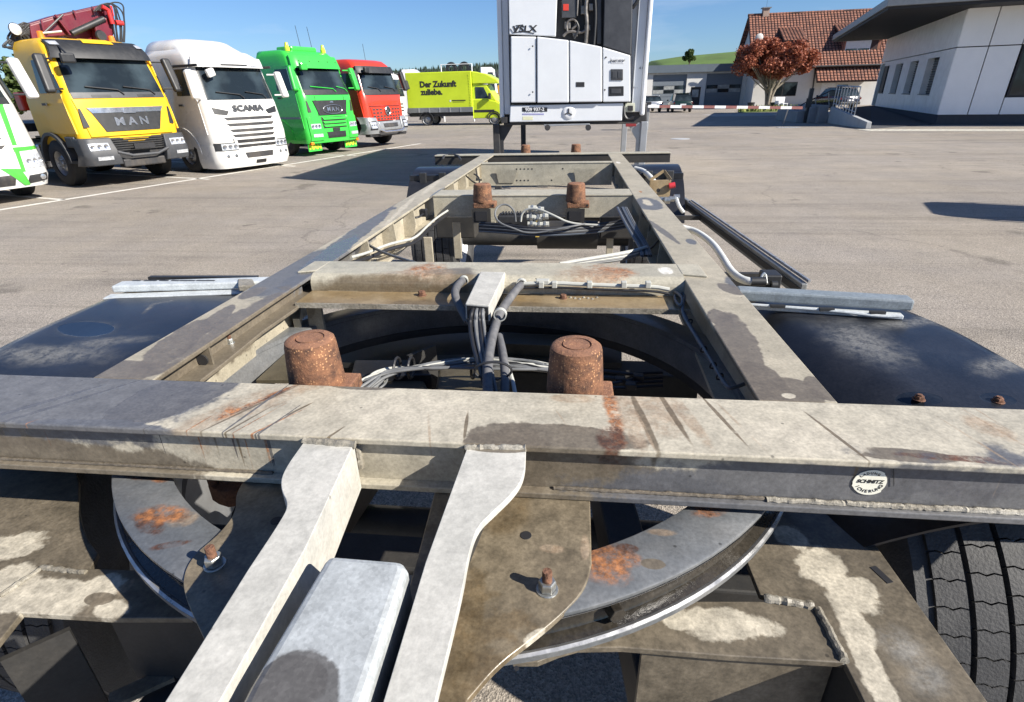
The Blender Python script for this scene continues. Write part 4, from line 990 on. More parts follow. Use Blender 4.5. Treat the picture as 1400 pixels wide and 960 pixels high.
    m = MB(); p = c.F(-.92, 2.72, .42); m.obox(p, (1, 0, 0), (0, 1, 0), (0, 0, 1), .14, .06, .1); m.build('kerb_mirror', M_black, R_, bevel=.04)
    for x in (-.75, .75):
        m = MB(); m.lathe([(0, .17), (.06, .16), (.075, 0), (0, 0)], c.F(x, 3.15, -.35), 'z', 12); m.build('beacon', M_amber, R_, smooth=True)
    chassis(R_, rear=(4.3, 5.6), tyr=.53)
    MB().box(-1.2, 1.2, 3.3, 8.0, 1.2, 1.4).build('flatbed', M_dark, R_, bevel=.02)
    MB().box(-.8, -.3, 2.2, 2.9, 1.0, 1.75).build('equipment_box', M_dark, R_)
    MB().box(-1.15, -.95, 2.3, 2.6, 1.7, 2.1).build('red_canister', paint('signal_red', (.5, .03, .02), .4), R_, bevel=.03)
    return R_, c
YT, YC = yellow_truck()
# loader crane: stands on the truck behind the cab, booms folded across and forward
M_cr = paint('dark_red_crane_paint', (.13, .010, .020), .35, coat=.3, var=.15, scale=3, dirt=.25)
M_crb = paint('bright_red_crane_paint', (.5, .03, .03), .35)
CRn = thing('loader_crane', 'dark red folding loader crane folded over the yellow truck cab', 'crane', (-9.85, 12.05, 0), A73, scale=TS)
def T(x, y, z): return V((x-.05, y+.55, z-.28)) if z > 2.5 else V((x, y, z))
MB().box(-.35, .35, 2.2, 2.9, 1.1, 1.5).build('base', M_dark, CRn, bevel=.03)
MB().tube([T(0, 2.5, 1.4), T(0, 2.5, 3.0)], [.26, .2], 14).build('column', M_cr, CRn, smooth=True)
CRO = V(CRn.location); cdx = V((math.cos(A73), math.sin(A73))); cdy = V((-math.sin(A73), math.cos(A73)))
def K(px, py, yl=2.2):                                 # photo ray -> crane coordinates on the plane yl behind the cab front
    A_ = (CRO.x+cdy.x*yl*TS, CRO.y+cdy.y*yl*TS); u_, z_ = GW(px, py, A_, cdx); return V((u_/TS, yl, z_/TS))
def kpoly(pts, yl, th, name, mat, parent=None, bevel=.02):
    return MB().plate([K(px, py, yl) for px, py in pts], (0, -1, 0), th).build(name, mat, parent or CRn, bevel=bevel)
bm = kpoly([(36, 33), (75, 21), (146, 5), (156, 30), (150, 56), (120, 61), (88, 50), (60, 57), (42, 56)], 2.25, .42, 'boom', M_cr, bevel=.04)
kpoly([(76, 22), (142, 8), (146, 30), (96, 46)], 2.05, .2, 'outer_boom', M_cr, bevel=.03)
kpoly([(40, 34), (74, 24), (92, 48), (58, 55), (44, 54)], 2.1, .15, 'inner_boom', M_cr, bevel=.03)
for a_, b_, c_, d_ in ((75, 20, 96, 48), (100, 14, 104, 24), (126, 9, 129, 20), (56, 28, 62, 54)): MB().bar(K(a_, b_, 2.0), K(c_, d_, 2.0), .05, .03).build('boom_rib', M_cr, bm)
MB().tube([K(60, 45, 1.95), K(86, 20, 1.95)], .02, 8).build('brace_rod', M_grey, CRn)
MB().tube([K(98, 46, 1.98), K(142, 26, 1.95)], .07, 12).build('cylinder', M_black, CRn, smooth=True)
MB().tube([K(52, 46, 1.95), K(84, 43, 1.95)], .025, 8).build('cylinder_rod', M_galv, CRn, smooth=True)
kpoly([(128, 30), (150, 22), (158, 44), (150, 58), (134, 54)], 1.95, .25, 'knuckle', M_cr, bevel=.04)
MB().tube([K(139, 9, 1.85), K(148, 14, 1.85), K(154, 33, 1.85)], .055, 10).build('link_arm', M_crb, CRn, smooth=True)
MB().tube([K(150, 8, 1.9), K(153, 22, 1.9)], .05, 8).build('link_arm', M_crb, CRn, smooth=True)
MB().tube([K(158, 31, 1.85), K(168, 32, 1.85)], .06, 10).build('pin', M_crb, CRn, smooth=True)
MB().lathe([(0, -.05), (.11, -.05), (.13, 0), (.08, .04)], K(138, 49, 1.85), 'y', 16).build('pivot_cap', M_black, CRn, smooth=True)
rh = random.Random(6)
for k in range(7):
    w_ = lambda: rh.uniform(-3, 3)
    MB().tube(smoothpath([K(128+k*3, 14+w_(), 1.9), K(138+k*2, 5-k*.4, 1.88), K(148+k*3+w_(), 7+w_(), 1.86), K(152+k*3+w_(), 20+w_(), 1.86), K(154+k*3+w_(), 36+w_(), 1.88), K(158+k*2, 58, 1.9)], 2), .017, 6).build('hydraulic_hose', M_black, CRn, smooth=True)
rr = random.Random(2)
for k in range(16):
    a_, b_ = rr.uniform(2, 26), rr.uniform(36, 62)
    MB().tube(smoothpath([K(40, rr.uniform(32, 56), 2.1), K(28, rr.uniform(28, 50), 2.1), K(a_, b_, 2.1), K(a_+rr.uniform(0, 14), b_+rr.uniform(2, 16), 2.1), K(30+rr.uniform(0, 12), rr.uniform(55, 76), 2.15)], 2), .022, 6).build('hydraulic_hose', M_black, CRn, smooth=True)
kpoly([(22, 34), (34, 31), (40, 50), (36, 68), (22, 66)], 2.15, .3, 'valve_block', M_black, bevel=.04)
p_ = K(20, 40, 1.95)
lp = MB().lathe([(0, .08), (.10, .05), (.13, -.03), (.12, -.05)], p_, 'y', 14).build('work_lamp', M_black, CRn, smooth=True)
MB().lathe([(0, -.06), (.11, -.05), (.12, -.045)], p_, 'y', 14).build('lamp_glass', M_lamp, lp, smooth=True)

# ---------------------------------------------------------------- white truck
M_whi = paint('white_truck_paint', (.68, .67, .64), .28, coat=.6, var=.03, scale=1.5, dirt=.12, dirtcol=(.5, .47, .42))
def white_truck():
    R_ = thing('tractor_unit', 'white low tractor unit with roof deflector and slatted white grille', 'truck', (-8.35, 14.35, 0), A73, scale=TS)
    c = Cab(R_, [(.62, .0, 1.2), (.9, -.04, 1.22), (1.2, .0, 1.2), (1.75, .1, 1.17), (1.85, .14, 1.16), (2.72, .42, 1.10), (2.9, .50, 1.08), (3.02, .70, 1.0), (3.06, .95, .92)], 2.5, rc=.22, bow=.12)
    c.shell(M_whi, [.62, .8, 1.0, 1.2, 1.5, 1.75, 1.85, 2.2, 2.5, 2.72, 2.9, 3.02, 3.06])
    c.patch('windscreen', M_glass, [(-1.02, 1.84), (1.02, 1.84), (.97, 2.68), (-.97, 2.68)], .014, nu=16, nv=6)
    wipers(c, 1.86, ((.0, -.75), (.75, .1)))
    v = c.patch('sun_visor', M_whi, [(-1.1, 2.62), (1.1, 2.62), (1.03, 2.86), (-1.03, 2.86)], .17, nu=18, nv=4, th=.05)
    for x in (-.62, .62): c.patch('visor_lamp', M_lamp, [(x-.1, 2.66), (x+.1, 2.66), (x+.1, 2.73), (x-.1, 2.73)], .19, v)
    c.patch('visor_slot', M_black, [(-.4, 2.66), (.4, 2.66), (.4, 2.70), (-.4, 2.70)], .18, v)
    # roof deflector
    m = MB()
    prof = [(-.0, .75, 3.0, 1.0), (0, 1.0, 3.14, .98), (0, 1.25, 3.30, .93), (0, 1.5, 3.35, .95), (0, 2.5, 3.36, .93)]
    def df(u_, v_):
        f = v_*(len(prof)-1); i = min(int(f), len(prof)-2); t = f-i
        y, z, w_ = [prof[i][k]*(1-t)+prof[i+1][k]*t for k in (1, 2, 3)]
        x = math.sin((u_-.5)*PI)*w_; e = abs(x)/w_; return V((x, y+.1*e**3, 2.96+(z-2.96)*(1-e**5)**.5 if e < 1 else 2.96))
    m.slab(df, lambda u_, v_: df(u_, v_)-V((0, 0, .0))+V((0, .05, -.04)), 22, 10); d_ = m.build('roof_deflector', M_whi, R_, smooth=True)
    MB().tube([c.F(-.62, 3.1, -.42), c.F(.62, 3.1, -.42)], .045, 8).build('light_bar', M_chrome, R_, smooth=True)
    for x in (-.68, .7): m = MB(); m.obox(c.F(x, 3.1, -.42), (1, 0, 0), (0, 1, 0), (0, 0, 1), .1, .06, .05); m.build('light_bar_end', M_black, R_, bevel=.02)
    MB().tube([c.F(-1.0, 3.0, -.1), c.F(-.6, 3.06, -.2), c.F(.6, 3.06, -.2), c.F(1.0, 3.0, -.1)], .02, 6).build('roof_seam', M_black, R_)
    c.text('SCANIA', M_grey, .02, 1.62, .2, .03, .008, 1.35)
    for sg in (-1, 1):
        q = [(-.98, 1.5), (-.66, 1.46), (-.58, 1.56), (-1.0, 1.66)] if sg < 0 else [(.66, 1.46), (.98, 1.5), (1.0, 1.66), (.58, 1.56)]
        c.patch('air_slot', M_black, q, .012, nu=6, nv=2)
    for z, w_ in ((1.37, .78), (1.22, .76), (1.07, .72), (.94, .68)):
        c.patch('grille_slot', M_dark, [(-w_+.08, z-.035), (w_-.08, z-.035), (w_, z+.035), (-w_, z+.035)], .012, nu=12, nv=2)
    lowg = c.patch('lower_grille', M_whi, [(-.66, .5), (.66, .5), (.7, .9), (-.7, .9)], .05, nu=12, nv=4, bevel=.01)
    for z in (.8, .67): c.patch('grille_slot', M_dark, [(-.6, z-.04), (.6, z-.04), (.62, z+.04), (-.62, z+.04)], .062, lowg, 12, 2)
    b = Cab(R_, [(.12, -.0, 1.18), (.3, -.08, 1.22), (.75, -.06, 1.22)], 1.0, rc=.26, bow=.14)
    bm = b.shell(M_whi, [.12, .2, .3, .45, .6, .72], 'bumper')
    b.patch('bumper_intake', M_dark, [(-.42, .36), (.42, .36), (.46, .5), (-.46, .5)], .012, bm)
    b.patch('number_plate', M_letter_k, [(-.16, .2), (.16, .2), (.16, .29), (-.16, .29)], .02, bm, 3, 1)
    for sg in (-1, 1):
        x0, x1 = (-1.06, -.62) if sg < 0 else (.62, 1.06)
        b.patch('lamp_surround', M_black, [(x0-.12 if sg < 0 else x0, .58), (x1 if sg < 0 else x1+.12, .58), (x1 if sg < 0 else x1+.12, .78), (x0-.12 if sg < 0 else x0, .78)], .01, bm, 6, 2)
        headlight(b, None, x0, x1, .6, .76, .018, bm)
        for x in (x0+.12, x1-.1): m = MB(); m.lathe([(0, -.012), (.04, -.01), (.05, 0)], b.F(x, .44, 0), 'y', 12); m.build('fog_lamp', M_chrome, bm, smooth=True)
    side_window(c, 1.95, 2.58, .3, 1.25, z0=1.0, doormat=M_whi)
    for sg in (-1, 1):
        c.side('pillar_trim', M_black, sg, [(.2, 2.62), (1.4, 2.62), (1.4, 2.68), (.2, 2.68)], .02)
        arch(R_, sg, 1.4, .58, .5, .3, M_whi, .09, 0, 180)
        MB().box(sg*1.1-.1, sg*1.1+.1, .5, .85, .25, .85).build('step_panel', M_grey, R_, bevel=.03)
    mirrors(c, M_whi, 2.2, .7, .1, arm=M_whi, w=.2, out=.14)
    m = MB(); p = c.F(-.78, 2.48, .2); m.obox(p, (1, .1, .3), (0, 1, 0), (-.3, 0, 1), .12, .06, .1); m.build('kerb_mirror', M_whi, R_, bevel=.04)
    chassis(R_, rear=(4.8,), tyr=.5)
white_truck()

# ---------------------------------------------------------------- green truck
M_grn = paint('bright_green_truck_paint', (.045, .50, .06), .28, coat=.6, var=.04, scale=1.5)
M_yg = paint('yellow_green_lens', (.55, .75, .05), .25)
def green_truck():
    R_ = thing('tractor_unit', 'bright green tractor unit with green visor and lettered mud flaps', 'truck', (-7.85, 18.4, 0), A73, scale=TS)
    c = Cab(R_, [(.42, .0, 1.2), (.6, -.06, 1.22), (1.1, -.02, 1.2), (1.9, .05, 1.17), (2.0, .09, 1.15), (2.85, .42, 1.08), (3.1, .52, 1.05), (3.25, .7, .98), (3.3, .95, .9)], 2.2, rc=.18)
    c.shell(M_grn, [.42, .5, .6, .8, 1.1, 1.4, 1.7, 1.9, 2.0, 2.3, 2.6, 2.85, 3.1, 3.25, 3.3])
    c.patch('windscreen', M_glass, [(-1.0, 2.08), (1.0, 2.08), (.95, 2.78), (-.95, 2.78)], .014, nu=16, nv=6)
    c.patch('cowl', M_black, [(-1.0, 1.93), (1.0, 1.93), (1.0, 2.09), (-1.0, 2.09)], .02, nu=14, nv=2)
    wipers(c, 2.02, ((.35, -.7), (.95, .45)), M_grn)
    v = c.patch('sun_visor', M_grn, [(-1.08, 2.74), (1.08, 2.74), (1.02, 3.12), (-1.02, 3.12)], .15, nu=18, nv=4, th=.05)
    for k in range(5): m = MB(); m.lathe([(0, -.015), (.02, -.012), (.025, 0)], c.F(-.8+k*.4, 2.95, .152), 'y', 8); m.build('visor_stud', M_dark, v)
    g = c.patch('grille', M_black, [(-.62, 1.3), (.62, 1.3), (.78, 1.76), (-.78, 1.76)], .03, nu=10, nv=3)
    c.text('M A N', M_chrome, 0, 1.47, .18, .04, .006, 1.1, g)
    pts = [(.36*math.cos(t), 1.47+.14*math.sin(t)) for t in [2*PI*k/28 for k in range(29)]]
    pts = [(max(-.42, min(.42, x*1.25)), z) for x, z in pts]
    c.lines('oval_ring', M_chrome, pts, .012, .045, g); c.patch('badge', M_chrome, [(-.08, 1.68), (.08, 1.68), (.05, 1.73), (-.05, 1.73)], .045, g, 2, 1)
    for sg in (-1, 1):
        c.patch('air_slot', M_dark, [(-1.04, 1.4), (-.9, 1.4), (-.99, 1.75), (-1.03, 1.75)] if sg < 0 else [(.9, 1.4), (1.04, 1.4), (1.03, 1.75), (.99, 1.75)], .014, nu=3, nv=4)
    for z in (1.18, 1.06, .95): 
        s_ = c.patch('grille_slat', M_grn, [(-.5, z-.03), (.5, z-.03), (.54, z+.04), (-.54, z+.04)], .05, nu=8, nv=2, bevel=.006)
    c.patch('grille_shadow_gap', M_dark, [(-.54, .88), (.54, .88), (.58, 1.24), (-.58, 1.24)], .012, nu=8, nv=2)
    c.patch('bumper_intake', M_black, [(-.42, .56), (.42, .56), (.44, .76), (-.44, .76)], .014)
    c.patch('number_plate', M_letter_k, [(-.16, .78), (.16, .78), (.16, .87), (-.16, .87)], .03, nu=2, nv=1)
    for sg in (-1, 1):
        x0, x1 = (-1.08, -.66) if sg < 0 else (.66, 1.08)
        pod = c.patch('lamp_pod', M_grn, [(x0-.04, .5), (x1+.04, .5), (x1+.04, 1.25), (x0-.04, 1.25)], .035, nu=6, nv=5, bevel=.012)
        headlight(c, None, x0+.02, x1-.02, .88, 1.04, .045, pod); c.patch('fog_lamp', M_lamp, [(x0+.04, .62), (x1, .62), (x1, .72), (x0+.04, .72)], .045, pod, 4, 1)
        c.patch('panel_line', M_dark, [(x0 if sg > 0 else x1, .5), (x0+.015 if sg > 0 else x1+.015, .5), (x0+.015 if sg > 0 else x1+.015, 1.9), (x0 if sg > 0 else x1, 1.9)], .008, nu=1, nv=6)
        m = MB(); p = V((sg*.86, .22, .30)); m.obox(p, (1, 0, 0), (0, 1, 0), (0, 0, 1), .3, .012, .14); fl = m.build('mud_flap', M_grn, R_)
        text_mesh('MAN', .2, lambda a, b_, t, s2=sg: V((s2*.86+a*1.2, .205-t, .29+b_)), .01, .01).build('lettering', M_yg, fl)
        m = MB(); m.obox(V((sg*1.08, .1, .42)), (1, 0, 0), (0, 1, 0), (0, 0, 1), .06, .05, .04); m.build('marker_lamp', M_amber, R_)
        m = MB(); m.lathe([(0, .26), (.05, .24), (.07, .12), (.09, .1), (.09, 0), (0, 0)], V((sg*.78, .85, 3.26)), 'z', 12); m.build('beacon', M_yg, R_, smooth=True)
        MB().tube([V((sg*.25+.2, 1.0, 3.28)), V((sg*.25+.15, 1.05, 4.05))], .008, 5).build('aerial', M_black, R_)
        arch(R_, sg, 1.4, .6, .52, .3, M_grn, .09, 0, 180)
    MB().box(-.6, .5, .85, 1.6, 3.26, 3.42).build('roof_unit', M_grn, R_, bevel=.05)
    side_window(c, 2.08, 2.72, .2, 1.25, z0=.9, doormat=M_grn)
    c.side('side_stripe', M_alu, -1, [(.3, 1.2), (2.1, 1.2), (2.1, 1.26), (.3, 1.26)], .02)
    mirrors(c, M_grn, 2.42, .75, .05, arm=M_grn, w=.2, out=.16)
    m = MB(); p = c.F(-.85, 2.78, .3); m.obox(p, (1, 0, 0), (0, 1, 0), (0, 0, 1), .13, .07, .11); m.build('kerb_mirror', M_grn, R_, bevel=.04)
    chassis(R_, rear=(4.8,), tyr=.5)
green_truck()

# ---------------------------------------------------------------- red truck
M_red = paint('red_truck_paint', (.62, .045, .02), .3, coat=.5, var=.05, scale=1.5)
M_silv = paint('silver_bumper', (.30, .31, .32), .4, metal=.4, var=.1)
def red_truck():
    R_ = thing('construction_truck', 'red cab truck with star badge, black visor and silver grey bumper', 'truck', (-6.95, 21.2, 0), A73, scale=TS)
    c = Cab(R_, [(1.0, .0, 1.14), (1.9, .05, 1.15), (2.0, .1, 1.13), (2.8, .36, 1.06), (2.95, .45, 1.03), (3.1, .65, .95), (3.15, .9, .85)], 2.0)
    c.shell(M_red, [1.0, 1.3, 1.6, 1.9, 2.0, 2.3, 2.6, 2.8, 2.95, 3.1, 3.15])
    c.patch('windscreen', M_glass, [(-1.0, 2.08), (1.0, 2.08), (.93, 2.68), (-.93, 2.68)], .014, nu=14, nv=6)
    c.patch('cowl', M_black, [(-1.02, 1.9), (1.02, 1.9), (1.0, 2.09), (-1.0, 2.09)], .02, nu=14, nv=2)
    c.patch('sun_visor', M_black, [(-1.07, 2.66), (1.07, 2.66), (1.02, 2.9), (-1.02, 2.9)], .15, nu=14, nv=3, th=.05)
    wipers(c, 2.02)
    g = c.patch('grille', M_red, [(-.78, .98), (.78, .98), (.86, 1.48), (-.86, 1.48)], .03, nu=12, nv=4, bevel=.01)
    for r_, z in enumerate((1.38, 1.26, 1.14, 1.04)):
        for k in range(9):
            x = -.72+k*.18
            if r_ < 2 and abs(x) < .2: continue
            c.patch('grille_opening', M_dark, [(x-.06, z-.03), (x+.06, z-.03), (x+.065, z+.03), (x-.065, z+.03)], .04, g, 2, 1)
    p = c.F(0, 1.32, .06); m = MB()
    ring = [(p.x+.15*math.cos(t), p.y, p.z+.15*math.sin(t)) for t in [2*PI*k/28 for k in range(29)]]
    bd = MB().lathe([(0, 0), (.15, 0), (.15, .03)], p+V((0, .0, 0)), 'y', 24).build('badge', M_black, g)
    MB().tube(ring, .018, 6).build('badge_ring', M_chrome, bd, smooth=True) if False else MB().tube([V(q)-V((0, .01, 0)) for q in ring], .016, 6).build('badge_ring', M_chrome, g, smooth=True)
    for t in (90, 210, 330):
        a = math.radians(t); q = V((p.x+.14*math.cos(a), p.y-.012, p.z+.14*math.sin(a))); s_ = V((-math.sin(a), 0, math.cos(a)))*.022; c0 = V((p.x, p.y-.012, p.z))
        MB().plate([c0-s_, q, c0+s_], (0, -1, 0), .012).build('badge_star', M_chrome, g)
    c.patch('bonnet_line', M_dark, [(-.9, 1.5), (.9, 1.5), (.9, 1.515), (-.9, 1.515)], .036, nu=10, nv=1)
    b = Cab(R_, [(.5, -.12, 1.22), (.75, -.18, 1.25), (1.1, -.08, 1.2)], .7, rc=.22)
    for sg in (-1, 1):
        q = [(-1.24, .5), (-.6, .5), (-.72, 1.1), (-1.2, 1.12)] if sg < 0 else [(.6, .5), (1.24, .5), (1.2, 1.12), (.72, 1.1)]
        bb = b.patch('bumper_corner', M_silv, q, .0, nu=8, nv=5, th=.26, bevel=.02)
        x0, x1 = (-1.12, -.78) if sg < 0 else (.78, 1.12); b.patch('lamp_surround', M_black, [(x0, .66), (x1, .66), (x1, .98), (x0, .98)], .012, bb)
        headlight(b, None, x0+.03, x1-.03, .72, .94, .02, bb)
        arch(R_, sg, 1.35, .6, .56, .32, M_dark, .06, 0, 180)
    b.patch('bumper_middle', M_silv, [(-.62, .62), (.62, .62), (.66, .95), (-.66, .95)], -.02, nu=8, nv=3, bevel=.02, th=.1)
    b.patch('bumper_intake', M_dark, [(-.4, .74), (.4, .74), (.42, .88), (-.42, .88)], .0)
    MB().tube([V((-.7, -.2, .66)), V((-.5, -.26, .58)), V((.5, -.26, .58)), V((.7, -.2, .66))], .04, 8).build('crash_bar', M_chrome, R_, smooth=True)
    MB().box(-1.1, 1.1, .0, .3, .4, .56).build('lower_beam', M_dark, R_, bevel=.04)
    side_window(c, 2.08, 2.66, .2, 1.15, z0=1.1, doormat=M_red); mirrors(c, M_black, 2.38, .72, .05, w=.2, out=.14)
    MB().tube([V((.1, .9, 3.15)), V((.1, .95, 3.7))], .008, 5).build('aerial', M_black, R_)
    m = MB(); pq = c.F(-.8, 2.75, .3); m.obox(pq, (1, 0, 0), (0, 1, 0), (0, 0, 1), .12, .06, .1); m.build('kerb_mirror', M_black, R_, bevel=.04)
    chassis(R_, rear=(4.3, 5.6), tyr=.53)
red_truck()

# ---------------------------------------------------------------- white truck with green stripes at the left edge
M_strp = paint('green_stripe_paint', (.07, .42, .05), .3, coat=.5)
def edge_truck():
    R_ = thing('tractor_unit', 'white truck with curved green stripes, cut by the left edge of the photo', 'truck', (-10.6, 8.95, 0), A73, scale=TS)
    c = Cab(R_, [(.3, .0, 1.2), (.5, -.08, 1.24), (1.0, -.02, 1.22), (1.85, .12, 1.17), (2.8, .5, 1.08), (3.1, .65, 1.0), (3.3, 1.0, .85)], 2.2, rc=.3, bow=.14)
    c.shell(M_whi, [.3, .4, .5, .7, 1.0, 1.3, 1.6, 1.85, 2.2, 2.5, 2.8, 3.1, 3.3])
    c.patch('windscreen', M_glass, [(-1.0, 1.95), (1.0, 1.95), (.94, 2.7), (-.94, 2.7)], .014, nu=14, nv=6)
    c.patch('cowl', M_black, [(-1.02, 1.85), (1.02, 1.85), (1.0, 1.97), (-1.0, 1.97)], .02, nu=14, nv=2)
    for z in (1.5, 1.36, 1.22, 1.08): c.patch('grille_slot', M_dark, [(-.5, z-.03), (.52, z-.03), (.6, z+.03), (-.58, z+.03)], .014, nu=8, nv=1)
    c.patch('stripe', M_strp, [(.72, 1.1), (.80, 1.1), (.88, 1.84), (.78, 1.84)], .012, nu=2, nv=6)
    c.patch('stripe', M_strp, [(.70, .98), (1.18, 1.0), (1.18, 1.06), (.70, 1.06)], .012, nu=6, nv=1)
    c.patch('stripe', M_strp, [(.68, .6), (.75, .6), (.79, 1.0), (.71, 1.0)], .012, nu=2, nv=5)
    c.patch('stripe', M_strp, [(.66, .34), (.76, .34), (.68, .66), (.35, .7)], .016, nu=4, nv=4)
    headlight(c, None, .82, 1.16, .66, .92, .014)
    c.patch('bumper_intake', M_dark, [(.72, .36), (1.14, .40), (1.14, .54), (.78, .52)], .012)
    m = MB(); m.lathe([(0, -.03), (.05, -.025), (.06, 0)], c.F(1.02, .47, .012), 'y', 14); m.build('fog_lamp', M_chrome, R_, smooth=True)
    c.patch('bumper_intake', M_dark, [(-.5, .36), (.5, .36), (.55, .56), (-.55, .56)], .012)
    headlight(c, None, -1.16, -.82, .66, .92, .014)
    mirrors(c, M_whi, 2.3, .75, .1, w=.2, out=.14); side_window(c, 1.95, 2.65, .3, 1.25)
    chassis(R_, rear=(4.8,), tyr=.5)
edge_truck()

# ---------------------------------------------------------------- lime van with tarpaulin body
M_lime = paint('lime_green_paint', (.50, .62, .02), .35, coat=.3, var=.04)
M_tarp = paint('lime_green_tarpaulin', (.50, .62, .02), .5, var=.08, scale=1.2, bump=.3, bscale=2.5)
def lime_van():
    Rr = V((-10.3, 37.0, 0)); a = math.radians(90-4)
    R_ = thing('delivery_van', 'lime green tarpaulin van with black slogan lettering on its side', 'van', Rr+V((math.sin(a), -math.cos(a), 0))*5.9*.96, a, scale=.96)
    # front at y=0 looking -y; near side is local -x; body box from y=1.75 to 5.9
    m = MB(); m.box(-1.08, 1.08, 1.62, 5.95, .95, 3.12); bx = m.build('tarpaulin_box', M_tarp, R_, bevel=.04)
    m = MB(); m.box(-1.1, 1.1, 1.6, 5.97, .78, 1.08); m.build('drop_side', M_alu, R_, bevel=.015)
    for y in (2.4, 3.1, 3.8, 4.5, 5.2): MB().box(-1.125, -1.095, y-.03, y+.03, .8, 1.06).build('latch', M_galv, R_)
    m = MB(); m.box(-.95, .95, 1.6, 5.9, .55, .76); m.build('underframe', M_black, R_)
    for k in range(12):
        y = 1.8+.02*k; MB().box(-1.10, -1.078, 1.72+k*.004, 1.75+k*.004, 1.15+k*.155, 1.22+k*.155).build('tarpaulin_strap', M_lime, bx)
    for body, z, sz, sx in (('Der Zukunft', 2.42, .47, 1.0), ('zuliebe.', 1.98, .47, 1.0)):
        w_ = len(body)*.25; y0 = 5.05
        t_ = text_mesh(body, sz, lambda a_, b_, t, z=z: V((-1.083-t, 0-a_, z+b_)), .006, .022)
        xs = [p.y for p in t_.v]; sh = 5.0-max(xs); t_.v = [p+V((0, sh, 0)) for p in t_.v]; t_.build('lettering', M_letter_k, bx)
    MB().box(-1.088, -1.082, 2.05, 2.95, 1.44, 1.5).build('logo_strip', M_letter_k, bx); MB().box(-1.088, -1.082, 2.15, 2.9, 1.37, 1.39).build('logo_strip', M_letter_k, bx); MB().box(-1.088, -1.082, 3.0, 3.1, 1.4, 1.5).build('logo_mark', M_letter_w, bx)
    # wind deflector over the cab
    m = MB(); m.plate([V((-.95, 1.6, 3.1)), V((-.95, .62, 2.62)), V((-.95, .35, 2.38)), V((-.95, 1.6, 2.38))], (-1, 0, 0), .0); 
    m = MB(); m.v += [V(p) for p in [(-.98, 1.6, 3.1), (-.9, 1.0, 2.95), (-.86, .5, 2.6), (-.86, .4, 2.4), (-.98, 1.6, 2.4), (.98, 1.6, 3.1), (.9, 1.0, 2.95), (.86, .5, 2.6), (.86, .4, 2.4), (.98, 1.6, 2.4)]]
    m.f += [(0, 1, 2, 3, 4), (9, 8, 7, 6, 5), (0, 5, 6, 1), (1, 6, 7, 2), (2, 7, 8, 3), (3, 8, 9, 4), (4, 9, 5, 0)]; m.stretch().build('roof_deflector', M_lime, R_, bevel=.04)
    sec = [(.0, .5, .95, .8), (.15, .42, 1.15, .95), (.55, .4, 1.45, .98), (.9, .4, 1.55, .99), (1.6, .4, 1.6, .99)]
    m = MB()
    for (y, z0, z1, h_) in sec: m.v += [V(p) for p in [(-h_, y, z0), (-h_, y, z1-.1), (-h_+.1, y, z1), (h_-.1, y, z1), (h_, y, z1-.1), (h_, y, z0)]]
    for i in range(4):
        for k in range(6): a_ = i*6+k; b_ = i*6+(k+1) % 6; m.f.append((a_, b_, b_+6, a_+6))
    m.f += [(0, 1, 2, 3, 4, 5), tuple(range(24, 30))[::-1]]; m.stretch().build('cab', M_lime, R_, bevel=.03)
    m = MB(); m.v += [V(p) for p in [(-.95, .55, 1.45), (-.84, 1.0, 2.35), (-.84, 1.6, 2.42), (-.97, 1.6, 1.5), (.95, .55, 1.45), (.84, 1.0, 2.35), (.84, 1.6, 2.42), (.97, 1.6, 1.5)]]
    m.f += [(0, 1, 2, 3), (7, 6, 5, 4), (0, 4, 5, 1), (1, 5, 6, 2), (2, 6, 7, 3)]; cu_ = m.stretch().build('cab_top', M_lime, R_, bevel=.03)
    m = MB(); m.plate([V((-.955, .85, 1.55)), V((-.895, 1.1, 2.2)), V((-.90, 1.48, 2.22)), V((-.965, 1.48, 1.55))], (-1, 0, .1), .03); m.stretch().build('side_window', M_glass, R_)
    m = MB(); m.plate([V((-.82, .60, 1.5)), V((.82, .60, 1.5)), V((.74, .96, 2.26)), V((-.74, .96, 2.26))], (0, -1, .4), .02); m.stretch().build('windscreen', M_glass, R_)
    MB().box(-1.0, -.985, .62, 1.55, .75, .9).stretch().build('door_trim', M_black, R_)
    MB().box(-1.25, -1.0, .75, .85, 1.5, 1.85).stretch().build('mirror', M_black, R_, bevel=.03); MB().box(1.0, 1.25, .75, .85, 1.5, 1.85).stretch().build('mirror', M_black, R_, bevel=.03)
    for sg in (-1, 1):
        wheel(R_, sg*.9, .25, .36, .22, sg); wheel(R_, sg*.85, 4.75, .36, .3, sg)
        arch(R_, sg, 4.75, .44, .36, .3, M_black, .05, 0, 180, .95); arch(R_, sg, .25, .42, .36, .3, M_black, .05, 0, 180, .9)
lime_van()

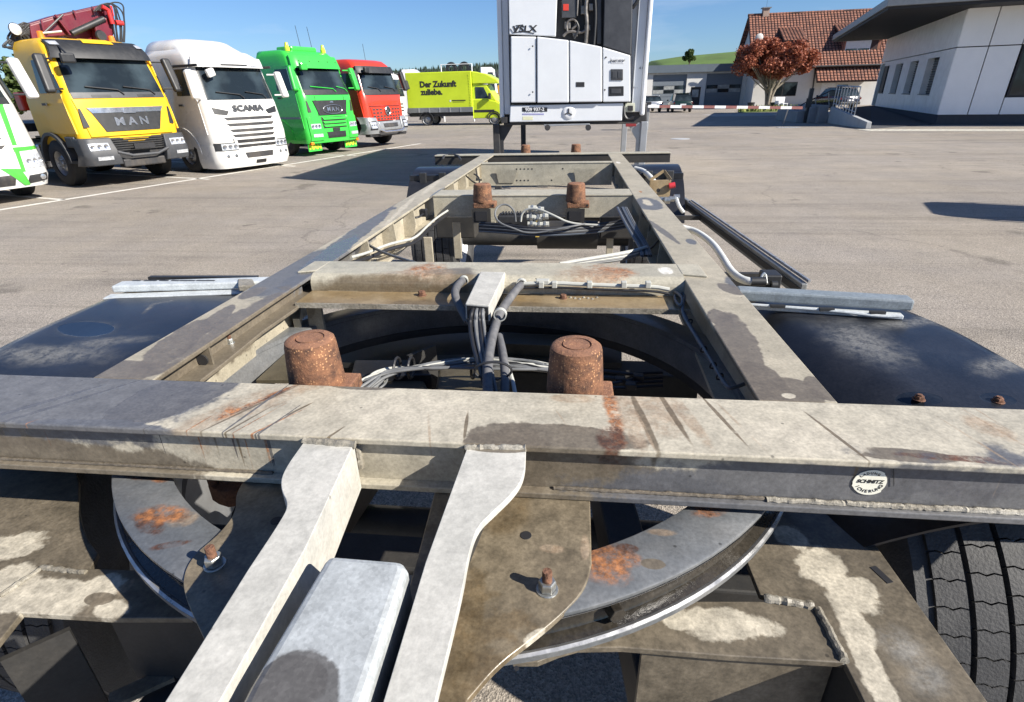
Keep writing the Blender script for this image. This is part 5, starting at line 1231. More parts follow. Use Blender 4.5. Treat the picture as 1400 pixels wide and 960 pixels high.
# ---------------------------------------------------------------- white vehicles glimpsed beyond
def box_truck(name, label, px, pyb, pyt, ang, wpx):
    q = G(px, pyb)
    R_ = thing(name, label, 'truck', q, math.radians(ang)); zt_ = GY(px, pyt, q.y).z
    c = Cab(R_, [(.4, 0, 1.15), (1.6, .05, 1.15), (zt_-.25, .4, 1.08), (zt_, .7, .9)], 2.0, rc=.2)
    c.shell(M_whi, [.4, .8, 1.2, 1.6, (1.6+zt_-.25)/2, zt_-.25, zt_])
    c.patch('windscreen', M_glass, [(-1, 1.7), (1, 1.7), (.93, zt_-.45), (-.93, zt_-.45)], .014, nu=10, nv=4)
    for k in range(3): c.patch('grille_slot', M_dark, [(-.7, .9+k*.18), (.7, .9+k*.18), (.7, .98+k*.18), (-.7, .98+k*.18)], .014)
    for sg in (-1, 1):
        headlight(c, None, *((-1.05, -.7) if sg < 0 else (.7, 1.05)), .55, .72, .014); wheel(R_, sg*1.0, 1.3, .48, .3, sg); wheel(R_, sg*1.0, 4.2, .48, .3, sg)
    side_window(c, 1.7, zt_-.5, .3, 1.2); mirrors(c, M_black, zt_-.75, .5, .1)
    MB().box(-.5, .5, 2.0, 5.5, .7, .95).build('frame', M_dark, R_)
    return R_, c
box_truck('panel_truck', 'white truck half hidden between the red truck and the lime van', 546, 175, 96, 68, 20)
b1, _ = box_truck('tractor_unit', 'white tractor unit with roof frame standing behind the lime van box', 585, 158, 95, 95, 20)
b2, _ = box_truck('tractor_unit', 'white tractor unit seen between the lime van cab and the refrigerated body', 683, 152, 92, 100, 20)
# loading frame with hoses showing above the van
q = GY(625, 112, 41); fr_ = thing('hose_frame', 'white tubular frame with black hoses rising above the lime van roof', 'frame', (q.x, 41, 0)); w_ = (GY(645, 95, 41)-GY(603, 95, 41)).x/2; zt_ = GY(625, 88, 41).z
MB().tube([V((-w_, 0, 0)), V((-w_, 0, zt_)), V((w_, 0, zt_)), V((w_, 0, 0))], .05, 8).build('tube_frame', M_letter_w, fr_)
for k, x in enumerate((-.35, .5)):
    m = MB(); m.lathe([(.18, -.12), (.36, -.12), (.42, 0), (.36, .12), (.18, .12), (.18, -.12)], (x*w_*1.0, .1, zt_-.25), 'y', 16); m.build('hose_reel', M_black, fr_, smooth=True)
q = G(676, 150); yc = thing('yellow_machine', 'orange yellow machine hood peeking out beside the refrigerated body', 'machine', q)
MB().add([(-.6, 0, .5), (1.2, 0, .5), (1.2, 0, 2.9), (.8, 0, 2.9), (-.4, 0, 2.0), (-.6, 1.5, .5), (1.2, 1.5, .5), (1.2, 1.5, 2.9), (.8, 1.5, 2.9), (-.4, 1.5, 2.0)], [(0, 1, 2, 3, 4), (9, 8, 7, 6, 5), (0, 5, 6, 1), (1, 6, 7, 2), (2, 7, 8, 3), (3, 8, 9, 4), (4, 9, 5, 0)]).build('hood', paint('orange_yellow_paint', (.75, .36, .02), .4), yc, bevel=.03)
MB().box(-.7, 1.3, .1, 1.4, 0, .5).build('undercarriage', M_dark, yc)

# ================================================================== REFRIGERATED SWAP BODY
YF = 10.45
def RX(px, py): p = GY(px, py, YF); return p.x, p.z
M_rw = paint('white_body_panel', (.66, .68, .70), .4, var=.03, scale=2, dirt=.14, dirtcol=(.42, .43, .44), coat=.2)
M_rw2 = paint('shiny_white_cowling', (.70, .72, .74), .22, var=.05, scale=1.6, dirt=.12, dirtcol=(.45, .47, .5), coat=.5, bump=.12, bscale=5)
M_eng = paint('engine_bay_black', (.012, .012, .013), .6, var=.5, scale=12)
M_engm = paint('oily_pipe_metal', (.22, .20, .18), .4, metal=.6, var=.4, scale=15)
M_charc = paint('charcoal_panel', (.045, .048, .055), .5, var=.35, scale=3, dirt=.5, dirtcol=(.12, .125, .13))
xl, zb_ = RX(683.5, 168); xr, _ = RX(880.5, 165.5); _, zbot = RX(780, 160)
BX = thing('refrigerated_body', 'white refrigerated swap body on legs with open engine bay at the top of its front', 'container', ((xl+xr)/2, YF, 0)); X0 = (xl+xr)/2; hwid = (xr-xl)/2
H1 = 3.95
def bx_(x0, x1, y0, y1, z0, z1, mat, name, parent=BX, bevel=.0, **k): return MB().box(x0-X0, x1-X0, y0, y1, z0, z1).build(name, mat, parent, bevel=bevel, **k)
bx_(xl+.02, xr-.02, .16, 7.4, zbot+.05, H1, M_rw, 'box', bevel=.01)
bx_(xl+.05, xr-.05, .16, 7.38, zbot-.12, zbot+.05, M_dark, 'underframe')
# front frame: side posts with rounded edge
for a_, b_ in ((xl, xl+.075), (xr-.075, xr)): bx_(a_, b_, -.0, .3, zbot+.0, H1+.02, M_letter_w if a_ > 0 else M_rw, 'corner_post', bevel=.025)
bx_(xl+.077, xl+.185, .06, .2, zbot+.06, H1, M_rw, 'front_trim', bevel=.01); bx_(xr-.225, xr-.077, .06, .2, zbot+.06, H1, M_rw, 'front_trim', bevel=.01)
bx_(xl, xr, 0, .3, H1+.02, H1+.1, M_rw, 'top_rail', bevel=.02)
def fpoly(pts, y, th, mat, name, parent=BX, bevel=.004, bulge=0):
    pp = [RX(*p) for p in pts]; m = MB()
    m.plate([V((x-X0, y, z)) for x, z in pp], (0, -1, 0), th); return m.build(name, mat, parent, bevel=bevel)
# refrigeration unit, built proud of the bulkhead
fpoly([(698, 143), (862.5, 143), (866.5, -60), (696, -60)], .05, .09, M_eng, 'unit_frame')
fpoly([(697, 48), (760, 50.5), (764, -60), (695, -60)], -.10, .16, M_rw2, 'upper_cowling', bevel=.012)
# four lower cowlings with the sloping top line
tops = {698.5: 49.5, 734: 50, 778: 55, 823: 64, 861.5: 75.5}
xs = [698.5, 734, 778, 823, 861.5]
for i in range(4):
    a_, b_ = xs[i], xs[i+1]; yt = [(a_+.6+(b_-a_-1.2)*k/6) for k in range(7)]
    def topy(x):
        for j in range(4):
            if x <= xs[j+1]: t = (x-xs[j])/(xs[j+1]-xs[j]); return tops[xs[j]]*(1-t)+tops[xs[j+1]]*t
        return 75.5
    yb0 = 140.5-(.8 if i > 1 else 0)
    fpoly([(a_+.9, yb0), (b_-.3, yb0-.4)]+[(x, topy(x)+1) for x in yt[::-1]], -.13 if i in (1, 2) else -.11, .15, M_rw2, 'lower_cowling', bevel=.016)
fpoly([(824.5, 63.5), (862, 75.5), (866, -60), (827, -60)], -.09, .12, M_charc, 'side_cover', bevel=.012)
# engine bay contents
rr = random.Random(4)
def RP_(px, py, y): x, z = RX(px, py); return V((x-X0, y, z))
for (pts, r_, mt) in ([[(776, 45), (774, 30), (785, 26), (790, 34), (782, 40)], .018, M_engm], [[(801, 60), (803, 30), (800, 10), (806, -20)], .03, M_engm], [[(789, 22), (791, -20)], .014, M_engm], [[(770, 50), (778, 42), (795, 46), (805, 38)], .022, M_engm],
                      [[(812, 62), (815, 20), (812, -20)], .02, M_black], [[(785, 53), (792, 40), (788, 30)], .02, M_black]):
    MB().tube(smoothpath([RP_(px, py, -.02-rr.random()*.04) for px, py in pts], 2), r_, 8).build('pipe', mt, BX, smooth=True)
for (a_, b_, c_, d_, m_) in ((768, 25, 788, -20, M_charc), (794, 20, 800, 8, M_engm), (799, 42, 807, 34, M_engm), (772, 40, 780, 30, M_engm), (783, 50, 790, 44, M_engm), (816, 60, 822, -20, M_charc), (805, 15, 811, 5, M_engm)):
    fpoly([(a_, b_), (c_, b_), (c_, d_), (a_, d_)], -.03, .05, m_, 'engine_part', bevel=.01)
fpoly([(770, 15), (777.5, 15), (777.5, 6), (770, 6)], -.036, .004, paint('red_sticker', (.6, .05, .03), .5), 'sticker')
MB().tube([RP_(864, 12, -.05), RP_(870, 4, -.08), RP_(876, -8, -.05)], .03, 8).build('bent_bracket', M_black, BX, smooth=True)
# lettering, plates and fittings
def ftext(body, px, py, size, mat, y=-.102, sx=1, bold=.0, name='lettering', slant=0):
    x, z = RX(px, py); text_mesh(body, size, lambda a, b_, t: V((x-X0+a*sx+b_*slant, y-t, z+b_)), .004, bold).build(name, mat, BX)
ftext('VSLX', 718, 41, .13, M_letter_k, -.102, 1.35, .004, slant=.15)
for p in ([(699, 40), (703, 46), (708, 37)], [(703, 45.5), (716, 44), (731, 46.5)], [(706, 36), (716, 35), (716, 38)]): MB().tube([RP_(px, py, -.103) for px, py in p], .006, 5).build('scribble', M_letter_k, BX)
fpoly([(787.5, 119), (799, 119), (799, 112.5), (787.5, 112.5)], -.136, .012, M_dark, 'vent_plate')
fpoly([(835, 87.5), (852, 87.5), (852, 80), (835, 80)], -.114, .004, M_letter_w, 'sticker')
ftext('START STOP', 843.5, 83.8, .045, M_letter_k, -.118)
cb_ = fpoly([(834.5, 110), (851, 110), (851, 95), (834.5, 95)], -.125, .03, M_grey, 'control_panel', bevel=.008)
for a_ in (836.5, 844): fpoly([(a_, 107), (a_+5.5, 107), (a_+5.5, 98), (a_, 98)], -.130, .006, M_charc, 'gauge', cb_)
h_ = fpoly([(831.5, 131.5), (852, 131), (852, 118), (831.5, 118.5)], -.116, .012, M_black, 'recess_handle', bevel=.01); fpoly([(835, 128), (848, 128), (848, 121.5), (835, 121.5)], -.122, .006, M_grey, 'handle_cup', h_)
for px, py in ((729, 64), (729, 126), (828, 79), (826.5, 123)): MB().lathe([(0, -.01), (.012, -.008), (.014, 0)], RP_(px, py, -.113 if px > 820 else -.13), 'y', 8).build('rivet', M_dark, BX)
for px, py, t in ((879, 93, 'A 14'), (870, 120, '4 - -')): ftext(t, px-1, py, .05, M_grey, .055)
# bumper panel with number plate and disc
bp2 = fpoly([(697, 167), (850, 165), (852, 141), (698, 144.5)], -.07, .12, M_rw2, 'lower_panel', bevel=.014)
pl2 = fpoly([(714.5, 152.5), (748.5, 152.5), (748.5, 146.8), (714.5, 146.8)], -.075, .006, M_letter_k, 'number_plate'); ftext('909 937-2', 731.5, 149.7, .075, M_letter_w, -.080, 1.1, .002)
fpoly([(714.5, 157), (744, 157), (744, 155), (714.5, 155)], -.073, .003, paint('violet_sticker', (.3, .3, .5), .5), 'sticker'); fpoly([(715, 164), (729, 164), (729, 159), (715, 159)], -.073, .003, paint('cream_sticker', (.62, .62, .42), .5), 'sticker')
MB().lathe([(0, -.012), (.055, -.014), (.1, -.012), (.115, .0)], RP_(777.5, 154, -.072), 'y', 24).build('round_disc', M_letter_w, BX, smooth=True)
for a_ in (-30, 90, 200): t = math.radians(a_); q_ = RP_(777.5, 154, -.088); MB().tube([q_, q_+V((.07*math.cos(t), 0, .07*math.sin(t)))], .012, 5).build('disc_spoke', M_grey, BX)
fpoly([(855, 153), (868, 153), (868, 141), (855, 141)], .02, .12, paint('cream_panel', (.55, .56, .45), .5), 'junction_panel'); fpoly([(858.5, 151.5), (865.5, 151.5), (865.5, 144.5), (858.5, 144.5)], -.0, .02, M_dark, 'junction_box', bevel=.006)
MB().tube(smoothpath([RP_(852, 145, -.05), RP_(853, 158, -.06), RP_(858, 164, -.06), RP_(866, 160, -.06)], 2), .025, 6).build('cable', M_black, BX, smooth=True)
fpoly([(855, 173), (869, 172.5), (869, 169), (855, 169)], -.1, .05, paint('dull_red_lens', (.25, .03, .03), .4), 'marker_lamp')
fpoly([(686, 168), (694, 168), (694, 160), (686, 160)], -.06, .05, M_dark, 'corner_bracket'); 
# crossbar and legs
fpoly([(690, 171.5), (872, 169.5), (872, 167), (690, 168.5)], .02, .12, M_dark, 'front_sill')
fpoly([(744, 172.5), (806, 170.5), (806, 168.5), (744, 170)], -.14, .06, M_galv, 'crossbar', bevel=.006)
for px in (749, 804): MB().lathe([(0, -.05), (.05, -.05), (.05, .05), (0, .05)], RP_(px, 174, -.1), 'y', 12).build('roller', M_dark, BX)
zg = 0.0
def leg(px, y, w, mat, knee=0):
    x = GY(px, 180, YF+y).x-X0; m = MB(); m.box(x-w/2, x+w/2, y-w/2, y+w/2, .02, zbot-.1); o = m.build('support_leg', mat, BX, bevel=.012)
    MB().box(x-.12, x+.12, y-.12, y+.12, 0, .025).build('foot_plate', mat, o)
    if knee:
        m = MB(); m.plate([V((x+knee*.05, y, zbot-.12)), V((x+knee*.30, y, zbot-.12)), V((x+knee*.12, y, zbot-.4)), V((x+knee*.12, y, zbot-.85)), V((x+knee*.05, y, zbot-.9))], (0, -1, 0), .05); m.build('leg_brace', mat, o)
leg(679, .1, .12, M_dark, 1); leg(715.5, 5.6, .13, M_dark); leg(853.5, 5.6, .14, M_galv); leg(880, .1, .12, M_galv, -1)
fpoly([(876, 172), (888, 172), (888, 141), (876, 141)], .35, .2, M_dark, 'side_lock', bevel=.02)

# ================================================================== OFF-FRAME VAN (its shadow enters at the right)
sp0 = G(1243, 283)
hh = 2.25; off_ = V((tosun.x, tosun.y, 0))/tosun.z*hh
vx = sp0.x+off_.x; vy = sp0.y+off_.y
VN = thing('parked_van', 'white van parked just outside the right edge, its shadow reaching into the yard', 'van', (vx, vy, 0), SUN_AZ*-1+math.radians(90))
m = MB()
sec = [(-.02, .40, 2.02), (.03, .52, 2.12), (.15, .61, 2.2), (.5, .66, 2.25), (3.6, .66, 2.25), (4.2, .66, 1.5), (5.0, .62, 1.15)]
for (x, w_, z) in sec: m.v += [V(p) for p in [(x, -w_, .35), (x, -w_, z-.12), (x, -w_+.14, z), (x, w_-.14, z), (x, w_, z-.12), (x, w_, .35)]]
for i in range(6):
    for k in range(6): a_ = i*6+k; b_ = i*6+(k+1) % 6; m.f.append((a_, b_, b_+6, a_+6))
m.f += [(0, 1, 2, 3, 4, 5)[::-1], tuple(range(36, 42))]; m.build('body', M_whi, VN, bevel=.04)
for sg in (-1, 1):
    MB().tube([V((.8, sg*.72, 2.27)), V((3.2, sg*.72, 2.27))], .02, 6).build('roof_rail', M_black, VN)
    for x in (.9, 2.0, 3.1): MB().tube([V((x, sg*.6, 2.2)), V((x, sg*.72, 2.27))], .015, 5).build('rail_foot', M_black, VN)
    for x in (.9, 4.1):
        m = MB(); m.lathe([(0, -.1), (.3, -.1), (.34, -.06), (.34, .06), (.3, .1), (0, .1)], (x, sg*.58, .34), 'y', 20); m.build('wheel', M_tyre, VN, smooth=True)

# ================================================================== THE TRAILER FRAME (frame coordinates: x right, y to the rear, z up, 0 = top face)
CXT = -.255
OO = V((CXT, 3.0, -1.145))
RT = MG @ MC.transposed()
TR = bpy.data.objects.new('drawbar_trailer', None); link(TR)
mwt = RT.to_4x4(); mwt.translation = RT @ (OO-V((0, 0, CH)))+V((0, 0, CAMH)); TR.matrix_world = mwt
tag(TR, 'empty container trailer frame with rusty twist cones, cables and slewing ring in the foreground', 'trailer')
def tb(m, name, mat, parent=None, **k): return m.build(name, mat, parent or TR, off=OO, **k)
def st(px, py, z, rx, ry, ang, kind): return (C(px, py, z), rx, ry, ang, kind)
def CP(lst, z): return [C(px, py, z) for px, py in lst]

cream, cream2 = (.44, .40, .315), (.36, .33, .262)
rs = random.Random(77)
STREAKS = []
for k in range(20):
    px_ = rs.choice((rs.uniform(0, 420), rs.uniform(850, 1400), rs.uniform(300, 900))); STREAKS.append(st(px_, rs.uniform(545, 600), 0, rs.uniform(.0012, .004), rs.uniform(.03, .11), rs.uniform(-34, -10) if px_ < 500 else rs.uniform(4, 26), rs.choice(('brown', 'tan', 'wetg', 'rust') if px_ < 500 else ('brown', 'tan'))))
S_beam = steel('worn_beam_paint', cream, cream2, [
    st(760, 598, 0, .15, .042, -2, 'wet'), st(690, 605, 0, .07, .03, 0, 'wet'),
    st(30, 540, 0, .46, .14, 0, 'grey'), st(255, 535, 0, .085, .16, -28, 'wetg'), st(120, 585, 0, .16, .03, 0, 'grey'),
    st(315, 560, 0, .045, .12, -30, 'tan'), st(345, 552, 0, .012, .11, -32, 'rust'), st(310, 566, 0, .03, .035, -20, 'rust'), st(385, 545, 0, .02, .10, -30, 'tan'),
    st(838, 565, 0, .018, .14, 4, 'rust'), st(836, 600, 0, .028, .05, 0, 'darkrust'), st(862, 575, 0, .02, .12, 6, 'tan'), st(895, 560, 0, .05, .10, 10, 'tan'), st(940, 570, 0, .015, .12, 12, 'tan'),
    st(915, 560, 0, .006, .12, 10, 'brown'), st(880, 575, 0, .008, .12, 8, 'brown'), st(985, 570, 0, .004, .10, 14, 'brown'), st(1010, 580, 0, .003, .09, 16, 'tan'), st(60, 560, 0, .006, .16, -38, 'wetg'), st(25, 560, 0, .008, .14, -40, 'wetg'), st(365, 545, 0, .006, .1, -30, 'darkrust'),
    st(1235, 622, 0, .085, .018, -3, 'wet'), st(1330, 628, 0, .12, .010, -3, 'darkrust'), st(1350, 585, 0, .03, .05, 30, 'tan'),
    st(500, 528, 0, .075, .016, 0, 'wet'), st(425, 525, 0, .04, .03, 0, 'tan'), st(780, 545, 0, .05, .02, 0, 'tan'),
    st(1100, 600, 0, .10, .05, 0, 'dry'), st(560, 560, 0, .14, .06, 0, 'dry'),
    (V((-1.1, .73, -.125)), .55, .1, 0, 'wet'), (V((.05, .73, -.12)), .25, .1, 0, 'wet'), (V((.6, .73, -.09)), .6, .1, 0, 'grey'), (V((-.08, .72, -.06)), .05, .1, 0, 'wet'),
]+STREAKS, OO, rough=.5, mott_a=.2, grain=.18)
S_rail = steel('worn_rail_paint', (.38, .34, .26), (.30, .27, .205), [
    st(1010, 480, 0, .05, .26, -8, 'wet'), st(985, 435, 0, .03, .07, 0, 'wet'), st(1085, 535, 0, .05, .06, 0, 'wet'), st(1040, 520, 0, .045, .09, 0, 'wet'), st(1078, 541, 0, .012, .01, 0, 'dry'), st(1125, 530, 0, .03, .05, 0, 'wet'),
    st(1020, 386, 0, .06, .09, 0, 'grey'), st(1000, 395, 0, .03, .06, 20, 'wet'),
    st(887, 278, 0, .07, .22, 0, 'grey'), st(885, 277, 0, .026, .10, 0, 'dry'), st(876, 262, 0, .012, .05, 0, 'rust'), st(905, 315, 0, .018, .24, 8, 'wet'), st(945, 330, 0, .02, .05, 0, 'grey'), st(845, 222, 0, .02, .1, 0, 'white'),
    st(420, 368, 0, .16, .32, 0, 'grey'), st(480, 325, 0, .05, .8, 4, 'grey'), st(520, 288, 0, .03, .5, 0, 'grey'), st(455, 345, 0, .05, .3, 3, 'wetg'), st(550, 285, 0, .018, .5, 6, 'dry'), st(590, 255, 0, .02, .4, 4, 'dry'), st(600, 262, 0, .018, .25, 0, 'wetg'),
    st(240, 470, 0, .05, .17, 12, 'wet'), st(170, 505, 0, .10, .05, 0, 'wet'), st(290, 440, 0, .028, .14, 10, 'wet'), st(345, 400, 0, .03, .06, 0, 'wet'),
    (V((-.86, 1.2, -.07)), .07, .5, 0, 'wet'),
], OO, rough=.5)
S_mid = steel('worn_crossmember_paint', (.40, .37, .29), (.32, .30, .24), [
    st(585, 375, -.01, .09, .11, 0, 'rust'), st(620, 384, -.02, .10, .09, 0, 'brown'), st(600, 375, 0, .07, .07, 0, 'tan'), st(545, 385, -.02, .09, .05, 0, 'tan'), st(830, 377, -.01, .10, .11, 0, 'rust'), st(800, 380, -.01, .14, .07, 0, 'tan'), st(790, 377, -.01, .03, .1, 0, 'tan'), st(909, 380, -.02, .025, .045, 0, 'white'),
    (V((-.6, 1.60, -.055)), .3, .06, 0, 'brown'), st(640, 258, 0, .02, .06, 0, 'rust'),
], OO, rough=.5)
S_brown = steel('wet_brown_steel', (.20, .14, .07), (.27, .21, .13), [(V((-.3, 1.5, -.05)), .3, .05, 0, 'brown')], OO, rough=.32)
S_plate = steel('muddy_plate_paint', (.135, .11, .075), (.175, .145, .10), [
    st(755, 747, -.1, .020, .010, 0, 'tan'), st(800, 745, -.1, .008, .03, 0, 'tan'), st(735, 868, -.1, .022, .012, 30, 'dry'), st(690, 690, -.1, .05, .08, 0, 'brown'),
    st(640, 850, -.1, .02, .1, 0, 'brown'),
], OO, rough=.42, wetfrac=.56, wetkind='brown', mott_a=.38, grain=.25)
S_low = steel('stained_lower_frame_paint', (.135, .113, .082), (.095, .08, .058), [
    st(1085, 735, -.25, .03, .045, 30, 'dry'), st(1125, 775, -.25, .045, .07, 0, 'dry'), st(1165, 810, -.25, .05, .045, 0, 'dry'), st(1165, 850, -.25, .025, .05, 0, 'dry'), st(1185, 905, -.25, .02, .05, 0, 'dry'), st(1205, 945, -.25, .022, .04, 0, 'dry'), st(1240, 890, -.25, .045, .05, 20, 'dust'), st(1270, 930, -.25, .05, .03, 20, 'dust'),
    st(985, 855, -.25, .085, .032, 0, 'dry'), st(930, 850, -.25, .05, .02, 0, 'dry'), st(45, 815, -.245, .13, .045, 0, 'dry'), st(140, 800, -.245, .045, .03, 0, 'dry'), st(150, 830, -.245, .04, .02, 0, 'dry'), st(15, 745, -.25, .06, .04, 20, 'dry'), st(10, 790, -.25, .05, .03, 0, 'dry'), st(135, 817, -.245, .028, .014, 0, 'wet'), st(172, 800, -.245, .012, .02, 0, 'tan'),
    ] if True else [
    st(1060, 770, -.25, .06, .09, 0, 'wet'), st(1130, 790, -.25, .055, .075, 20, 'dry'), st(1180, 830, -.25, .045, .03, 0, 'dry'), st(1170, 890, -.25, .035, .05, 0, 'dry'), st(1140, 750, -.25, .02, .06, 10, 'dry'), st(1230, 780, -.25, .035, .08, 0, 'brown'), st(1245, 900, -.25, .05, .06, 20, 'dust'),
    st(1100, 865, -.25, .05, .035, 0, 'wet'), st(980, 850, -.25, .06, .03, 0, 'dry'), st(1060, 845, -.25, .04, .02, 0, 'dry'), st(1050, 885, -.25, .03, .02, 0, 'dry'), st(850, 862, -.25, .05, .03, 0, 'wet'), st(760, 880, -.25, .05, .02, 0, 'wet'),
    st(135, 817, -.245, .03, .016, 0, 'wet'), st(60, 815, -.245, .08, .04, 0, 'dry'), st(85, 690, -.25, .08, .05, 0, 'wet'), st(20, 740, -.25, .05, .04, 0, 'dry'), st(165, 800, -.245, .02, .015, 0, 'tan'), st(110, 740, -.25, .08, .05, 0, 'brown'),
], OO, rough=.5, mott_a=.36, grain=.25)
S_galv = steel('galvanised_zinc', (.41, .43, .43), (.36, .38, .385), [st(395, 960, .004, .05, .055, 0, 'wetg'), st(395, 935, .004, .04, .03, 0, 'wetg')], OO, rough=.5, metal=.08, grain=.1, bump=.15, spangle=True)
S_arm = steel('pale_arm_paint', (.48, .465, .42), (.42, .41, .37), [st(680, 612, 0, .05, .008, 0, 'wet'), st(460, 600, 0, .03, .01, 0, 'tan')], OO, rough=.55, grain=.12)
S_ring = steel('ring_zinc_grey', (.115, .125, .135), (.17, .172, .172), [
    st(205, 715, -.11, .045, .018, -30, 'darkrust'), st(232, 745, -.11, .035, .01, 20, 'darkrust'), st(250, 708, -.11, .03, .025, 0, 'tan'), st(225, 700, -.11, .05, .03, 0, 'rust'), st(195, 645, -.11, .06, .016, 0, 'darkrust'), st(222, 650, -.11, .02, .015, 0, 'rust'),
    st(975, 690, -.11, .05, .02, 30, 'rust'), st(955, 680, -.11, .06, .014, 0, 'darkrust'), st(830, 770, -.11, .045, .04, 20, 'rust'), st(860, 765, -.11, .03, .02, 0, 'rust'), st(858, 748, -.11, .018, .010, 0, 'darkrust'), st(893, 770, -.11, .02, .012, 0, 'wet'), st(905, 725, -.11, .03, .01, 0, 'tan'),
    st(590, 425, -.16, .05, .03, 0, 'rust'), st(330, 490, -.16, .03, .02, 0, 'tan'),
], OO, rough=.38, metal=.15)
M_grease = steel('greasy_black_steel', (.02, .018, .015), (.04, .034, .026), [], OO, rough=.16, bump=1.2, grain=.3)
S_rust = steel('rusted_casting', (.17, .08, .045), (.10, .05, .032), [], OO, rough=.85, bump=1.6, grain=.35)
M_weld = steel('weld_bead', (.30, .28, .235), (.17, .15, .115), [], OO, rough=.5, bump=1.5, grain=.3)
M_shade = steel('shade_dark_frame', (.018, .018, .018), (.036, .033, .029), [], OO, rough=.6)  # near-black base colour puts shade into the underside and recessed parts
M_lip = paint('worn_bright_edge', (.42, .42, .42), .3, metal=.6, var=.3, scale=40)
M_mud = steel('black_mudguard_plastic', (.011, .012, .015), (.021, .022, .026), [
    st(1256, 546, -.103, .046, .024, 0, 'puddle'), st(1363, 549, -.103, .034, .022, 0, 'puddle'),
    st(118, 452, -.075, .12, .065, -10, 'dust'), st(118, 452, -.075, .098, .045, -12, 'puddle'),
    st(60, 490, -.09, .3, .07, 0, 'dust'), st(160, 475, -.09, .15, .04, 10, 'dust'), st(1250, 440, -.08, .22, .05, 20, 'dust'), st(1370, 500, -.09, .16, .05, 30, 'dust'), st(1180, 470, -.09, .12, .2, 0, 'dust'), st(1330, 460, -.09, .1, .02, -40, 'dust'), st(230, 415, -.07, .012, .08, -40, 'dust'), st(205, 425, -.07, .012, .07, 20, 'dust'),
], OO, rough=.30, grain=.25, bump=.3)

def ext_x(m, prof, x0, x1):
    n = len(prof); m.add([(x0, y, z) for y, z in prof]+[(x1, y, z) for y, z in prof], [tuple(range(n)), tuple(range(n, 2*n))[::-1]]+[(i, n+i, n+(i+1) % n, (i+1) % n) for i in range(n)]); return m
def weld(p, q, r, name='weld_bead', parent=None, mat=None, n=None, bend=None):
    p, q = V(p), V(q); n = n or max(6, int((q-p).length/.007)); rr_ = random.Random(int(p.x*977+p.y*331))
    n = int(n*1.6); pts = [p+(q-p)*k/n+V((rr_.uniform(-1, 1), rr_.uniform(-1, 1), rr_.uniform(-1, 1)))*r*.16 for k in range(n+1)]
    m = MB().tube(pts, [r*(rr_.uniform(.82, 1.16)) for _ in pts], 8); return tb(m, name, mat or M_weld, parent, smooth=True)
def hexbolt(p, r=.011, h=.012, stud=.02, mat=None, parent=None, name='bolt', up=None, washer=True):
    m = MB(); p = V(p)
    if washer: m.lathe([(0, .002), (r*1.22, .002), (r*1.25, 0)], p, 'z', 18)
    m.lathe([(0, h+.003), (r*.9, h+.003), (r, h), (r, .003)], p, 'z', 6)
    o = tb(m, name, mat or M_galvb, parent, bevel=.0008)
    if stud: tb(MB().lathe([(0, stud+h), (r*.5, stud+h), (r*.55, stud+h-.002), (r*.55, h)], p, 'z', 12), 'threaded_stud', S_rust, o, smooth=True)
    return o
M_galvb = paint('zinc_bolt', (.45, .46, .44), .32, metal=.8, var=.25, scale=60, dirt=.5)

# --- front cross beam
XL, XR = CXT-1.275, CXT+1.275
F0, F1 = .712, .888
beam = tb(MB().box(XL, XR, F0, F1, -.012, 0), 'front_crossbeam', S_beam, bevel=.0025)
tb(MB().box(XL, XR, F0+.0165, F0+.026, -.092, -.0125), 'web_plate', S_beam, beam)
tb(MB().box(XL, XR, F1-.036, F1-.026, -.092, -.0125), 'web_plate', S_beam, beam)
tb(MB().box(XL, XR, F0-.001, F1-.004, -.104, -.0925), 'bottom_flange', S_beam, beam, bevel=.002)
M_weldb = steel('brown_weld_bead', (.13, .11, .085), (.10, .085, .065), [], OO, rough=.4, bump=1.2, grain=.3)
weld((XL, F0+.0125, -.0905), (-.52, F0+.0125, -.0905), .0032, parent=beam, mat=M_weldb); weld((-.02, F0+.0125, -.0905), (.32, F0+.0125, -.0905), .0036, parent=beam, mat=M_weldb); weld((.322, F0+.011, -.0905), (XR, F0+.011, -.0905), .0052, parent=beam)
# round sticker on the web
sx_, sz_ = .4735, -.050
sk = MB(); rrs = random.Random(8)
ring_ = [V((sx_+(.0262+(.002*rrs.random() if 8 < k < 30 else 0))*math.cos(2*PI*k/40)*(.86 if (k < 6 or k > 35) else 1), F0+.0150, sz_+.0238*math.sin(2*PI*k/40))) for k in range(40)]
sk.plate(ring_, (0, -1, 0), .001); stk = tb(sk, 'round_sticker', paint('cream_sticker_film', (.80, .78, .66), .45, var=.05, scale=60))
sk.v = []; 
t_ = text_mesh('SCHMITZ', .0088, lambda a, b_, t: V((sx_-.002+a*1.05+b_*.2, F0+.01485-t*.05, sz_+.002+b_)), .004, .0004); t_.build('lettering', M_letter_k, stk, off=OO)
def arct(body, r0, a0, a1, size, up):
    n = len(body)
    for i, ch in enumerate(body):
        if ch == ' ': continue
        a = math.radians(a0+(a1-a0)*i/(n-1)); c_ = V((sx_-.002+r0*math.cos(a), sz_+r0*.9*math.sin(a))); tx = V((-math.sin(a), math.cos(a))) if not up else V((math.sin(a), -math.cos(a)))
        nx = V((math.cos(a), math.sin(a))) if up else -V((math.cos(a), math.sin(a)))
        g_ = text_mesh(ch, size, lambda u_, v_, t: V((c_.x+tx.x*u_+nx.x*v_, F0+.01485-t*.05, c_.y+tx.y*u_+nx.y*v_)), .004, .0002); g_.build('lettering', M_letter_k, stk, off=OO)
arct('ICHERUNG', .0188, -152, -20, .0078, False); arct('LADUNG', .0198, 140, 62, .0058, True)
